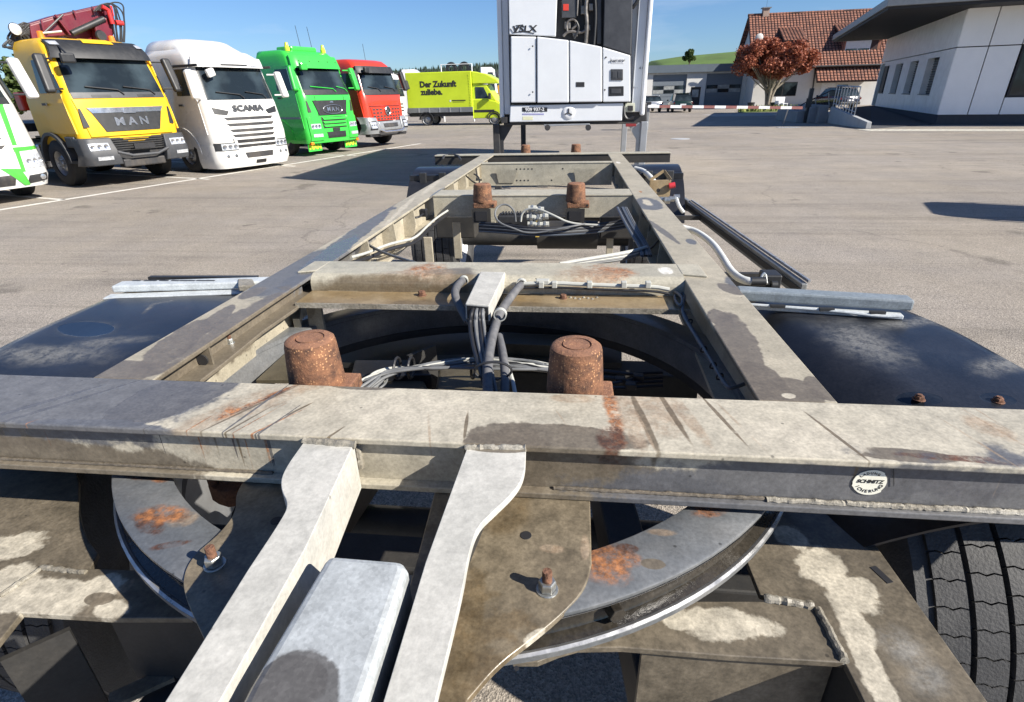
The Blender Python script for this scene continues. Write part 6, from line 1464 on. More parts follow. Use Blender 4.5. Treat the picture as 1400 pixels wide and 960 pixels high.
weld((sx_+.025, F0+.0145, sz_+.03), (sx_+.034, F0+.0145, sz_-.004), .0006, 'sticker_outline', stk, M_letter_k, 8)

# --- side rails
def rail(x0, x1, name):
    y1 = 5.96; xc = (x0+x1)/2
    o = tb(MB().box(x0, x1, F1+.0005, y1, -.0125, -.0012), name, S_rail, bevel=.0025)
    tb(MB().box(xc-.005, xc+.005, F1+.001, y1-.01, -.158, -.0126), 'web_plate', S_rail, o)
    tb(MB().box(x0, x1, 1.9, y1-.01, -.17, -.158), 'bottom_flange', S_rail, o, bevel=.002)
    return o
RLl = rail(-.985, -.848, 'side_rail'); RLr = rail(.345, .482, 'side_rail')
def ledge(pts, z, parent, name='ledge_plate', mat=None, th=.01): return tb(MB().prism(CP(pts, z), z-th, z), name, mat or S_rail, parent, bevel=.002)
ledge([(205, 519), (274, 520), (305, 497), (360, 452), (405, 421), (427, 398), (427, 372), (398, 382), (300, 440)], -.058, RLl)
tb(MB().box(-.9, -.888, F1+.001, 1.62, -.058, -.0126), 'web_plate', S_rail, RLl)
weld(C(262, 489, -.056), C(425, 385, -.056), .004, parent=RLl)
tb(MB().prism([(.345, .9), (.482, .9), (.482, 1.85), (.37, 1.85)], -.17, -.158), 'bottom_flange', S_rail, RLr)
# gusset plates between the flanges, on the inner side of both rails
def gus(y, side, z0=-.155, dx=.075, parent=None):
    xw = -.9165+.005 if side < 0 else .4135-.005
    s_ = 1 if side < 0 else -1; m = MB()
    m.add([(xw, y-.004, -.0127), (xw+s_*.062, y-.004, -.0127), (xw+s_*.068, y-.004, z0*.55), (xw+s_*dx*.7, y-.004, z0), (xw, y-.004, z0)]+[(xw, y+.004, -.0127), (xw+s_*.062, y+.004, -.0127), (xw+s_*.068, y+.004, z0*.55), (xw+s_*dx*.7, y+.004, z0), (xw, y+.004, z0)],
          [(0, 1, 2, 3, 4), (9, 8, 7, 6, 5)]+[(i, 5+i, 5+(i+1) % 5, (i+1) % 5) for i in range(5)])
    return tb(m, 'gusset_plate', S_rail, parent)
for y in (2.15, 2.5, 2.85, 3.9, 4.35, 4.8, 5.4): gus(y, -1, parent=RLl); gus(y, 1, parent=RLr)
m = MB(); p0 = C(258, 486, -.0575); m.box(-.8995, -.852, p0.y-.045, p0.y-.039, -.0578, -.013); tb(m, 'gusset_plate', S_rail, RLl)
m = MB(); q0 = C(255, 497, -.05); m.lathe([(.0, -.004), (.014, -.004), (.014, .0)], (-.874, p0.y-.046, -.045), 'y', 14); tb(m, 'drain_hole', M_letter_k, RLl)
hexbolt(C(315, 469, -.058), .009, .01, .018, M_galvb, RLl)

# --- crossmember behind the ring opening, with rounded front edge and lower ledge
def roundprof(y0, y1, zt, zb, r, n=6): return [(y1, zt)]+[(y0+r-r*math.sin(PI/2*k/n), zt-r+r*math.cos(PI/2*k/n)) for k in range(n+1)]+[(y0, zb), (y1, zb)]
mid = tb(ext_x(MB(), roundprof(1.605, 1.775, .004, -.048, .035), -.8475, .3445), 'middle_crossmember', S_mid, bevel=.0)
for f_ in mid.data.polygons: f_.use_smooth = False
tb(MB().prism([(-.905, 1.64), (-.846, 1.66), (-.846, 1.772), (-.905, 1.772)], -.001, .005), 'flange_tab', S_mid, mid, bevel=.002)
tb(MB().prism([(.343, 1.66), (.415, 1.64), (.415, 1.772), (.343, 1.772)], -.001, .005), 'flange_tab', S_mid, mid, bevel=.002)
lg = tb(MB().box(-.847, .344, 1.487, 1.606, -.056, -.0485), 'lower_ledge', S_brown, bevel=.001)
tb(MB().box(-.847, .344, 1.484, 1.490, -.064, -.0485), 'ledge_lip', M_weld, lg)
hexbolt(C(577, 404, -.0485), .012, .012, 0, S_rust, lg); hexbolt(C(770, 408, -.0485), .010, .010, 0, S_rust, lg)
for k in range(7): tb(MB().lathe([(0, .004), (.004, .002), (.005, 0)], C(780+k*6, 407+(k % 3), -.0485), 'z', 6), 'rust_flake', M_weld, lg)

# --- rear crossmembers and end beam
def crossm(y0, y1, z, mat=S_mid, name='crossmember'):
    o = tb(MB().box(-.8475, .3445, y0, y1, -.011, -.002), name, mat, bevel=.002)
    tb(MB().box(-.8475, .3445, y0+.004, y0+.014, z, -.0112), 'web_plate', mat, o); tb(MB().box(-.8475, .3445, y0, y1, z-.01, z-.0002), 'bottom_flange', mat, o); return o
c3 = crossm(3.28, 3.50, -.125); c5 = crossm(5.12, 5.22, -.19)
for x in (-.6, .11):                                   # folded brackets on the rear face plate
    pts = [V((x-.11, 5.10, -.06)), V((x+.09, 5.10, -.06)), V((x+.05, 5.115, -.175)), V((x-.09, 5.115, -.175))]
    tb(MB().plate(pts, (0, -1, .1), .008), 'bracket_plate', S_mid, c5)
for k in range(6):
    for zz in (-.055, -.155):
        for x in ((-.52+.035*k),) if k < 5 else ((-.1),): tb(MB().lathe([(0, -.001), (.007, -.001), (.007, .0)], (x+.18 if zz < -.1 and k > 3 else x, 5.1235, zz), 'y', 10), 'bolt_hole', M_letter_k, c5)
eb = tb(MB().box(CXT-1.24, CXT+1.24, 5.99, 6.14, -.012, 0), 'rear_end_beam', S_mid, bevel=.003)
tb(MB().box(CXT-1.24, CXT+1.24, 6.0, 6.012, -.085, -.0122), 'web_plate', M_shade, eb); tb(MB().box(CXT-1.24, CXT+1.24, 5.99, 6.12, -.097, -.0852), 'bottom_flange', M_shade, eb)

# --- rusty twist cones
def cone(p, s_=1.0, label=None, base=True):
    p = V(p); m = MB()
    pr = [(0, .104), (.026, .104), (.0265, .1015), (.029, .1015), (.030, .104), (.044, .1035), (.0495, .099), (.0515, .09), (.0545, .05), (.0565, .016), (.0575, .006), (.0555, .0)]
    m.lathe([(a*s_, b_*s_) for a, b_ in pr], p, 'z', 36); o = tb(m, 'twist_cone', M_cone, smooth=True)
    if base:
        m = MB(); m.box(p.x-.05, p.x+.078, p.y-.052, p.y+.05, p.z-.03, p.z-.0005); tb(m, 'cone_base', M_cone, o, bevel=.004)
        m = MB(); m.box(p.x-.045, p.x+.045, p.y-.05, p.y+.05, p.z-.115, p.z-.031)
        if base == 1: tb(m, 'cone_housing', M_cone, o, bevel=.004)
        tb(MB().lathe([(0, -.001), (.006, -.001), (.006, 0)], (p.x+.066, p.y-.0525, p.z-.014), 'y', 10), 'pin_hole', M_letter_k, o)
    return o
for x in (-.533, .0135):
    cone((x, .962, -.034))
    cone((x+.002, 3.215, -.030), base=2)
    cone((x+.004, 6.21, -.02), .95, base=2)
for x in (-.533, .0135):
    m = MB(); m.box(x-.055, x+.055, 3.155, 3.163, -.145, -.062); o = tb(m, 'lock_bracket', M_shade)
    tb(MB().box(x-.035, x+.035, 3.150, 3.156, -.13, -.075), 'bracket_opening', M_letter_k, o)

# --- slewing ring (tilts slightly down to the rear)
RC = V((CXT-.006, 1.203, 0))
def zr(y): return -.1058-.041*(y-.45)
def ringpart(prof, name, mat, parent=None, seg=128):
    m = MB(); m.lathe(prof, RC, 'z', seg); m.v = [V((p.x, p.y, p.z+zr(p.y))) for p in m.v]; return tb(m, name, mat, parent, smooth=True)
rg = ringpart([(.663, -.014), (.6635, -.001), (.666, 0), (.751, 0), (.7545, -.002), (.755, -.006), (.752, -.012), (.663, -.014)], 'slewing_ring', S_ring)
ringpart([(.750, -.012), (.7535, -.012), (.7555, -.008)], 'bright_edge', M_lip, rg)
ringpart([(.748, -.0125), (.738, -.014), (.736, -.040), (.742, -.050), (.757, -.056)], 'greasy_side', M_grease, rg)
ringpart([(.757, -.0555), (.7625, -.054), (.7665, -.0565), (.766, -.066), (.70, -.10), (.663, -.10), (.660, -.066), (.6625, -.0145)], 'lower_ring', S_ring, rg)
ringpart([(.7585, -.0548), (.7625, -.0528), (.7665, -.0552)], 'bright_edge', M_lip, rg)
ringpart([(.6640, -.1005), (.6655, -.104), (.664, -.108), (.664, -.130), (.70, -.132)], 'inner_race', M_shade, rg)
a_ = C(832, 828, -.15); hb = MB(); dv_ = (a_-RC); dv_.z = 0; dv_.normalize(); cb = RC+dv_*.742; cb.z = zr(cb.y)-.033
ex_ = V((-dv_.y, dv_.x, 0)); m = MB()
ring6 = [cb+ex_*(.013*math.cos(k*PI/3))+V((0, 0, .013*math.sin(k*PI/3))) for k in range(6)]
m.plate([q+dv_*.016 for q in ring6], dv_, .016); tb(m, 'ring_bolt', M_grease, rg, bevel=.001)

# --- drawbar arms, welded to the beam
def arm(pts, z, th, name, mat, it=0, **k):
    pp = CP(pts, z); return tb(MB().prism(pp, z-th, z), name, mat, seg=3, **k)
def curve(pts, idx, n=3):                              # smooth only part of an outline
    a, b_ = idx; seg_ = chaikin([V((p[0], p[1], 0)) for p in pts[a:b_]], n, False); return pts[:a]+[(p.x, p.y) for p in seg_]+pts[b_:]
la = [(419, 599), (386, 645), (383, 668), (395, 690), (382, 714), (340, 777), (225, 960), (131, 1110), (217, 1110), (300, 960), (340, 889), (419, 747), (484, 606)]
la = curve(la, (0, 6))
arL = arm([(max(x, 0) if False else x, y) for x, y in la], -.004, .092, 'drawbar_arm', S_arm, bevel=.007)
ra = [(638, 614), (582, 768), (525, 956), (478, 1110), (560, 1110), (596, 956), (632, 810), (640, 760), (652, 720), (676, 698), (707, 668), (718, 645), (719, 611)]
ra = curve(ra, (5, 13))
arR = arm(ra, -.004, .012, 'drawbar_arm', S_arm, bevel=.003)
tb(MB().prism(CP([(641, 640), (586, 768), (529, 956), (482, 1110), (510, 1110), (556, 956), (612, 768), (670, 640)], -.017), -.097, -.0165), 'arm_web', M_shade, arR)
weld(C(417, 599, .0)+V((0, -.004, -.003)), C(486, 604, .0)+V((0, -.004, -.003)), .0065, parent=arL); weld(C(488, 606, -.02), C(492, 640, -.07), .006, parent=arL)
weld(C(636, 609, .0)+V((0, -.001, -.004)), C(719, 609, .0)+V((0, -.001, -.004)), .0055, parent=arR)
tubep = [(448, 756), (552, 764), (557, 775), (497, 960), (449, 1110), (250, 1110), (340, 935)]
gt = arm(tubep, .004, .10, 'drawbar_tube', S_galv, bevel=.011)

# --- bolted plates under the beam
PZ = -.0985
pr_ = [(600, 652), (806, 655), (809, 770), (800, 806), (767, 841), (723, 877), (680, 909), (640, 956), (560, 1110), (440, 1110), (560, 800)]
pr_ = curve(pr_, (2, 8))
plR = arm([(p[0], p[1]) for p in pr_], PZ-.0065, .011, 'mounting_plate', S_plate, bevel=.002)
pl_ = [(470, 648), (344, 646), (322, 672), (323, 700), (300, 730), (266, 757), (250, 785), (252, 815), (276, 866), (300, 920), (250, 1110), (330, 1110), (430, 760)]
pl_ = curve(pl_, (1, 9))
plL = arm(pl_, PZ-.0065, .011, 'mounting_plate', S_plate, bevel=.002)
weld(C(725, 652, -.1), C(806, 655, -.1), .005, parent=plR, mat=M_grease)
def hole(px, py, z, r, parent, rr2=None): return tb(MB().lathe([(0, .0006), (r, .0006), (r*1.03, 0)], C(px, py, z), 'z', 18), 'bolt_hole', M_letter_k, parent)
hole(719, 732, PZ-.0062, .0085, plR); hole(378, 712, PZ-.0062, .009, plL); hole(703, 675, PZ-.0062, .003, plR); hole(706, 914, PZ-.0062, .003, plR)
hexbolt(C(748, 806, PZ-.0065), .0125, .014, .020, M_galvb, plR); hexbolt(C(294, 772, PZ-.0065), .0125, .014, .020, M_galvb, plL)

# rusty clamp lug seen left of the left plate
m = MB(); c_ = [C(px, py, -.16) for px, py in ((285, 655), (292, 648), (302, 650), (306, 645), (325, 645), (333, 655), (331, 665), (322, 670), (305, 672), (292, 668), (284, 663))]
m.prism(c_, -.2, -.16); lug = tb(m, 'clamp_lug', S_rust, bevel=.003); tb(MB().lathe([(0, .02), (.009, .02), (.010, .018), (.010, 0)], C(292, 660, -.158), 'z', 12), 'lug_pin', S_rust, lug, smooth=True)

# --- lower steering frame
LZ = -.25
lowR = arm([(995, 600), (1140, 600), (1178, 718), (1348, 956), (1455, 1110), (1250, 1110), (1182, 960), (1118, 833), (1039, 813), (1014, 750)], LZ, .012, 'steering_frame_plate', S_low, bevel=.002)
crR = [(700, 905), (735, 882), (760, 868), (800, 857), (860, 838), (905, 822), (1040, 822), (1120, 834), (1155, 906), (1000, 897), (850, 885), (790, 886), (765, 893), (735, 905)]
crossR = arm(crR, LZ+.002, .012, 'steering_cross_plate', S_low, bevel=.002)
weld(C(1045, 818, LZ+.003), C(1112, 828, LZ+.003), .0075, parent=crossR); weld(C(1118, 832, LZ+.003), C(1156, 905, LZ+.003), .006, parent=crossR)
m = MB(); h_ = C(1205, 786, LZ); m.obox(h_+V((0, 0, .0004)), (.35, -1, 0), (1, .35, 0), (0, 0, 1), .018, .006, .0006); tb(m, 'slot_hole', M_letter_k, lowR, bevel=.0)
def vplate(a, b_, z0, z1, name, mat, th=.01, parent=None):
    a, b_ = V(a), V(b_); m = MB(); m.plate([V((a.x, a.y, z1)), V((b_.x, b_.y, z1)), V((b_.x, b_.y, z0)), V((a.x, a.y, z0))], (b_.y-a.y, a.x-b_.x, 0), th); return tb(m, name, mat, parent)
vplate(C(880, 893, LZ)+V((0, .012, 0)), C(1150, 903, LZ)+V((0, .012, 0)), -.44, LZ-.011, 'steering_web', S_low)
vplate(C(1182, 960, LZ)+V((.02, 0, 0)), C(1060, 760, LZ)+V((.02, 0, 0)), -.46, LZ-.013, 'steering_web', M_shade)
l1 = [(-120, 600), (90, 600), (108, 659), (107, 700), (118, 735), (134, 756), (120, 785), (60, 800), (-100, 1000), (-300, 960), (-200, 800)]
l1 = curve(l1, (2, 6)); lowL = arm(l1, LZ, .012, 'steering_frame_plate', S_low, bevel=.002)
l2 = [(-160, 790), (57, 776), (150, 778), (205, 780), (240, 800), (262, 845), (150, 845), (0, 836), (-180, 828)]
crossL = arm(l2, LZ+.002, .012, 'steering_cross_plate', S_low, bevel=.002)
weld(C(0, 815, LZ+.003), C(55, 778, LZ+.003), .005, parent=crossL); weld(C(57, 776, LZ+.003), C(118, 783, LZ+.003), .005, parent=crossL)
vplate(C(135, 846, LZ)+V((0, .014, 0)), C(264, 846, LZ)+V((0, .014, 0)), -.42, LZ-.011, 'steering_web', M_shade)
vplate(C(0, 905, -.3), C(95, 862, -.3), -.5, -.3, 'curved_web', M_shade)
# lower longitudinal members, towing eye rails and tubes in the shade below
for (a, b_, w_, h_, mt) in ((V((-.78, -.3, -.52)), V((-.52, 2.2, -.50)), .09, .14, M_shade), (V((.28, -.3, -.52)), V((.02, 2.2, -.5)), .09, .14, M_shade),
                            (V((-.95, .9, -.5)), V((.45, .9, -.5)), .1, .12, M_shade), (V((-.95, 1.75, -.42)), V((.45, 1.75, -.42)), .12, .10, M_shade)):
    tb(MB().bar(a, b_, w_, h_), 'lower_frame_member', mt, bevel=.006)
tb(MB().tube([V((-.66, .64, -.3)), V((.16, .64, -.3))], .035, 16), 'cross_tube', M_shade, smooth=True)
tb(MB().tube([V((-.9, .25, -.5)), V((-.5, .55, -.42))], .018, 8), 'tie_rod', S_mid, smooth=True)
m = MB().bar(C(150, 960, -.42), C(238, 920, -.42), .03, .01); tb(m, 'edge_strip', S_low)
tb(MB().tube([V((-1.0, 1.2, -.655)), V((.5, 1.2, -.655))], .06, 14), 'front_axle', M_shade, smooth=True)
# things visible inside the ring: olive cross plate, hub, boxes
S_olive = steel('shaded_olive_steel', (.06, .05, .033), (.10, .085, .055), [], OO, rough=.4)  # olive base darkened to carry the shade inside the ring
arm([(395, 478), (460, 474), (430, 520), (350, 520)], -.19, .01, 'inner_gusset', S_olive)
arm([(690, 455), (775, 458), (800, 468), (790, 474), (690, 470)], -.26, .05, 'inner_cross_plate', S_olive)
arm([(565, 486), (690, 484), (780, 492), (780, 500), (560, 500)], -.30, .02, 'inner_cross_plate', S_olive)
bb = arm([(485, 492), (575, 492), (590, 512), (480, 514)], -.2, .06, 'black_box', M_mud, bevel=.004)
hbm = arm([(600, 503), (690, 500), (692, 545), (592, 545)], -.22, .06, 'hub_block', S_olive, bevel=.01); arm([(520, 520), (575, 508), (590, 540), (520, 545)], -.22, .05, 'hub_block', S_olive, bevel=.012)
vplate(V((-.46, 1.36, 0)), V((-.40, 1.44, 0)), -.36, -.16, 'upright_plate', M_shade, .012)
vplate(V((-.85, 1.55, 0)), V((-.80, 1.55, 0)), -.2, -.06, 'upright_plate', S_rail, .012); arm([(396, 420), (412, 418), (410, 436), (400, 436)], -.12, .03, 'stub_bracket', S_mid)

arm([(420, 455), (560, 428), (760, 428), (850, 462), (850, 496), (450, 496)], -.32, .02, 'added_dark_plate', M_shade)  # added dark sheet: hides lit ground so the ring opening reads black
# --- mudguards over the front wheels with support bars
def mudguard(xa, xb, yf, yr, side, name='mudguard'):
    def f(u_, v_):
        y = yf+(yr-yf)*v_; x = xa+(xb+(.15*(1-v_) if side > 0 else 0)-xa)*u_
        th = (.20+.42*(1-v_)**1.1) if side > 0 else .06
        z = (-.080 if side > 0 else -.062)-.17*(y-1.42)**2-(.05*max(0, (u_-.9)/.1)**2)-(.13 if side > 0 else .03)*max(0, (th-u_)/th)**2
        z += .004*noise.noise(V((x*5, y*5, 3)))+(-.006*math.exp(-((x-C(118, 452, -.075).x)**2+(y-C(118, 452, -.075).y)**2)/.01) if side < 0 else 0)
        return V((x, y, z))
    m = MB(); m.slab(f, lambda u_, v_: f(u_, v_)-V((0, 0, .006)), 24, 24); return tb(m, name, M_mud, smooth=True)
mgR = mudguard(.500, 1.03, .80, 1.69, 1); mgz = lambda p: -.080-.17*(p.y-1.42)**2+.001
mgL = mudguard(-.99, -1.585, .80, 1.69, -1)
def mz(y): return -.066-.42*(y-1.32)**2
for px, py in ((1256, 546), (1364, 549)):
    p = C(px, py, -.098); p.z = mgz(p) ; p = C(px, py, p.z); hexbolt(p, .010, .006, .006, S_rust, mgR)
hexbolt(C(48, 508, -.098), .012, .006, .006, S_rust, mgL)
cr = MB().tube([C(1330, 468, -.085), C(1345, 478, -.085)], .0012, 5); tb(cr, 'scratch', M_letter_k, mgR)
M_wbar = steel('chipped_white_bar_paint', (.50, .53, .54), (.42, .45, .46), [], OO, rough=.4, grain=.15)
pa, pb = C(1012, 398, -.03), C(1255, 412, -.03)
br = MB().bar(pa+V((0, .03, -.016)), pb+V((0, .03, -.016)), .055, .032); S_gbar = steel('weathered_galvanised_bar', (.24, .27, .29), (.18, .21, .23), [], OO, rough=.42, grain=.15, spangle=True)
bR = tb(br, 'support_bar', S_gbar, bevel=.006)
tb(MB().bar(pa+V((0, .0, -.045)), pb+V((-.03, .0, -.045)), .03, .012), 'bar_lip', M_wbar, bR, bevel=.003)
tb(MB().tube(smoothpath([pa+V((.02, -.02, -.035)), pa.lerp(pb, .55)+V((0, -.022, -.036)), pa.lerp(pb, .8)+V((0, -.03, -.042)), pb+V((-.05, -.02, -.038))], 2), .0048, 8), 'air_pipe', M_wbar, bR, smooth=True)
for f in (.22, .5, .78):
    tb(MB().box(-.02, .02, -.006, .006, -.004, .004), 'pipe_clip', M_black, bR).location += (pa.lerp(pb, f)+V((0, -.022, -.033)))
ra_, rb_ = C(148, 392, -.035), C(356, 384, -.035)
bl = tb(MB().bar(ra_+V((0, .035, -.012)), rb_+V((.1, .035, -.012)), .06, .024), 'support_bar', M_wbar, bevel=.005)
tb(MB().bar(ra_+V((0, -.018, -.03)), rb_+V((.0, -.018, -.03)), .045, .006), 'bar_lip', M_wbar, bl, bevel=.002)
tb(MB().bar(C(205, 380, -.045), C(352, 380, -.045), .02, .012), 'rubber_edge', M_black, bl)
for px in (164, 217, 273, 330): hexbolt(C(px, 393, -.058), .008, .006, 0, M_galvb, bl)
rr = random.Random(12)
for k in range(9):
    px = 178+k*13+rr.random()*6; m = MB(); c0 = C(px, 386, -.034); m.obox(c0+V((0, .02, .0)), (1, 0, 0), (0, 1, 0), (0, 0, 1), .008+.01*rr.random(), .004, .0008); tb(m, 'paint_chip', M_charc, bl)
pin = arm([(325, 381), (345, 381), (350, 390), (325, 391)], -.03, .02, 'clamp_piece', M_weld, bevel=.004)

# --- tyres
def tyre(xc, yc, zc, R=.5, W=.43, seg=72, ribs=5, parent=None, detail=True, phase=.3):
    Wt = W*.72; m = MB()
    prof = [(R*.56, -W*.40), (R*.62, -W*.47), (R*.78, -W*.5), (R*.9, -W*.485), (R*.965, -W*.43), (R-.018, -Wt/2), (R-.018, Wt/2), (R*.965, W*.43), (R*.9, W*.485), (R*.78, W*.5), (R*.62, W*.47), (R*.56, W*.40)]
    rm = MB(); s_ = 1 if xc > CXT else -1
    rm.lathe([(0, s_*W*.1), (R*.3, s_*W*.1), (R*.32, s_*W*.34), (R*.5, s_*W*.36), (R*.56, s_*W*.4), (R*.56, -s_*W*.4), (R*.5, -s_*W*.3), (0, -s_*W*.3)], (xc, yc, zc), 'x', 32)
    wh = tb(rm, 'wheel', M_rim, smooth=True)
    m.lathe(prof, (xc, yc, zc), 'x', seg); tb(m, 'tyre', M_tyreN, wh, smooth=True)
    gap = .011; rw = (Wt-gap*(ribs-1))/ribs
    for i in range(ribs):
        x0 = xc-Wt/2+i*(rw+gap); x1 = x0+rw; m = MB(); nb = 62 if detail else 30
        zz = [0, .35, -.35, .35, 0]
        crown = lambda x: -.010*((x-xc)/(Wt/2))**2
        for k in range(nb):
            a0 = 2*PI*(k+phase*i)/nb; a1 = 2*PI*(k+phase*i+1)/nb; g_ = .0016/R
            V0 = []
            for j in range(5):
                x = x0+(x1-x0)*j/4; sh = zz[j]*.007/R
                for (aa) in (a0+g_+sh, (a0+a1)/2+sh, a1-g_+sh):
                    for rr_ in (R-.019, R-.0005+crown(x)): V0.append(V((x, yc-rr_*math.cos(aa), zc+rr_*math.sin(aa))))
            fs = []
            for j in range(4):
                b0 = j*6; b1 = b0+6
                for q_ in (0, 2): fs.append((b0+1+q_, b0+3+q_, b1+3+q_, b1+1+q_))
                fs.append((b0+0, b0+1, b1+1, b1+0)); fs.append((b0+5, b0+4, b1+4, b1+5))
            fs += [(0, 2, 3, 1), (2, 4, 5, 3), (24, 25, 27, 26), (26, 27, 29, 28)]
            m.add(V0, fs)
        tb(m, 'tread_rib', M_tyreN, wh)
    return wh
M_tyreN = paint('worn_tyre_rubber', (.036, .036, .037), .72, var=.25, scale=18, bump=.25, bscale=180, dirt=.55, dirtcol=(.10, .098, .092))
tyre(CXT+1.115, 1.2, -.665); tyre(CXT-1.06, 1.2, -.665)
tyre(CXT-.92, 4.87, -.625, W=.40, detail=False); tyre(CXT+.92, 4.87, -.625, W=.40, detail=False)
for xs_ in (-1, 1):                                    # pebbles caught in the grooves
    for k in range(10):
        a = math.radians(28+k*5.5); x = CXT+1.115+(-.064+.064*(k % 3)); tb(MB().lathe([(0, .004), (.004, .002), (.004, -.003), (0, -.004)], (x, 1.2-.492*math.cos(a), -.665+.492*math.sin(a)), 'z', 5), 'pebble', M_letter_w) if xs_ > 0 and k in (1, 3, 4, 7, 9) else None
tb(MB().tube([V((-1.0, 4.87, -.625)), V((.5, 4.87, -.625))], .07, 14), 'rear_axle', M_shade, smooth=True)

# rear mudguards
def rearguard(x0, x1):
    m = MB()
    def f(R_): return lambda u_, v_: V((x0+(x1-x0)*v_, 4.95-R_*math.cos(math.radians(18+u_*144)), -.575+R_*math.sin(math.radians(18+u_*144))-(.03 if .12 < u_ < .5 else 0)*0))
    m.slab(f(.565), f(.557), 26, 2); o = tb(m, 'mudguard', M_mud, smooth=True)
    for u_ in (.30,): 
        p = f(.575)(u_, .0); q = f(.575)(u_, 1.0); tb(MB().bar(p, q, .03, .05), 'guard_rib', M_mud, o, bevel=.006)
    for v_ in (.3, .72):
        p = f(.57)(.3, v_); tb(MB().obox(p+V((0, -.02, -.0)), (1, 0, 0), (0, 1, 0), (0, 0, 1), .03, .02, .05), 'guard_clip', M_black, o, bevel=.006)
        tb(MB().tube([p, p+V((.02, -.05, -.12))], .016, 8), 'clip_bolt', M_dark, o)
    return o
rearguard(CXT-1.14, CXT-.74); rearguard(CXT+.74, CXT+1.14)
for px in ((607, 213),): tb(MB().tube(smoothpath([C(605, 218, -.03), C(608, 212, .0), C(626, 212, .0), C(630, 219, -.03)], 1), .012, 6), 'grab_loop', M_dark)

# --- side guard on the right and its clamps
M_alg = steel('grey_side_guard_aluminium', (.20, .205, .20), (.26, .265, .26), [], OO, rough=.35, metal=.4)
ga_, gb_ = C(1098, 398, -.28), C(934, 272, -.28); gm = ga_.lerp(gb_, .86)+V((-.03, 0, 0))
sgd = tb(MB().bar(ga_, gm, .03, .07), 'side_guard', M_alg, bevel=.006); tb(MB().bar(gm, gb_+V((-.05, 0, 0)), .03, .085), 'guard_end', M_alg, sgd, bevel=.006)
tb(MB().bar(ga_+V((.018, 0, .044)), gm+V((.018, 0, .044)), .01, .012), 'guard_edge', M_lip, sgd)
tb(MB().bar(ga_+V((-.017, 0, .0)), gm+V((-.017, 0, .0)), .004, .03), 'guard_groove', M_letter_k, sgd)
tb(MB().bar(V((ga_.x, ga_.y-.10, -.30)), V((.43, ga_.y-.10, -.30)), .03, .04), 'guard_bracket', M_shade, sgd); tb(MB().box(.40, .46, ga_.y-.12, ga_.y-.08, -.31, -.168), 'guard_bracket', M_shade, sgd)
for f_ in (.12, .8):
    g_ = ga_.lerp(gm, f_); tb(MB().bar(V((g_.x-.01, g_.y, -.29)), V((.43, g_.y, -.29)), .03, .03), 'guard_bracket', M_shade, sgd); tb(MB().box(.40, .46, g_.y-.02, g_.y+.02, -.30, -.168), 'guard_bracket', M_shade, sgd)
p = C(1052, 383, -.12); tb(MB().bar(V((.44, p.y, -.13)), V((p.x, p.y, -.13)), .03, .03), 'clamp_arm', M_shade); tb(MB().obox(p, (1, 0, 0), (0, 1, 0), (0, 0, 1), .03, .04, .03), 'clamp_block', M_black, bevel=.006)
tb(MB().tube(smoothpath([C(1040, 388, -.10), C(1041, 377, -.07), C(1046, 373, -.07), C(1048, 388, -.10)], 1), .005, 8), 'u_bolt', M_galvb, smooth=True)
tb(MB().lathe([(.006, -.012), (.016, -.01), (.016, .01), (.006, .012)], C(1058, 390, -.12), 'x', 14), 'roller_knob', M_black, smooth=True)
tb(MB().tube(smoothpath([C(932, 311, -.03), C(952, 316, -.04), C(975, 333, -.05), C(988, 352, -.055), C(1000, 373, -.06), C(1018, 385, -.06), C(1042, 385, -.06)], 3), .0135, 12), 'white_hose', paint('white_hose_rubber', (.62, .63, .60), .45, var=.05, scale=10, dirt=.2), smooth=True)
tb(MB().tube([C(1026, 385, -.06), C(1046, 385, -.06)], .0155, 12), 'hose_sleeve', M_black, smooth=True)
tb(MB().tube(smoothpath([C(868, 231, -.03), C(880, 234, -.04), C(890, 243, -.06), C(896, 252, -.1)], 2), .022, 10), 'white_hose', _cache['white_hose_rubber'], smooth=True)
# valve bracket with red knob
q = C(902, 258, -.08); vb = tb(MB().obox(q, (1, .1, 0), (-.1, 1, 0), (0, 0, 1), .075, .006, .06), 'valve_bracket', S_brown, bevel=.003)
tb(MB().lathe([(0, -.002), (.013, -.002), (.013, 0)], q+V((-.01, -.007, -.01)), 'y', 12), 'bolt_hole', M_letter_k, vb)
tb(MB().tube([q+V((.06, -.02, .02)), q+V((.10, -.02, .028))], .02, 14), 'red_knob', paint('red_knob_plastic', (.55, .04, .05), .4), vb, smooth=True)
tb(MB().bar(q+V((-.07, 0, .06)), q+V((.02, .02, .12)), .008, .02), 'bracket_arm', S_brown, vb); tb(MB().bar(q+V((.02, .02, .12)), q+V((.07, 0, .06)), .008, .02), 'bracket_arm', S_brown, vb)
for k, (px, py, r_) in enumerate(((905, 273, .018), (912, 274, .022), (918, 272, .018), (925, 270, .02))): tb(MB().tube([C(px-4, py, -.1), C(px+4, py, -.1)], r_, 10), 'air_fitting', M_galvb, vb, smooth=True)
tb(MB().tube(smoothpath([C(925, 272, -.1), C(928, 282, -.12), C(934, 290, -.16)], 1), .012, 8), 'white_hose', _cache['white_hose_rubber'], smooth=True)

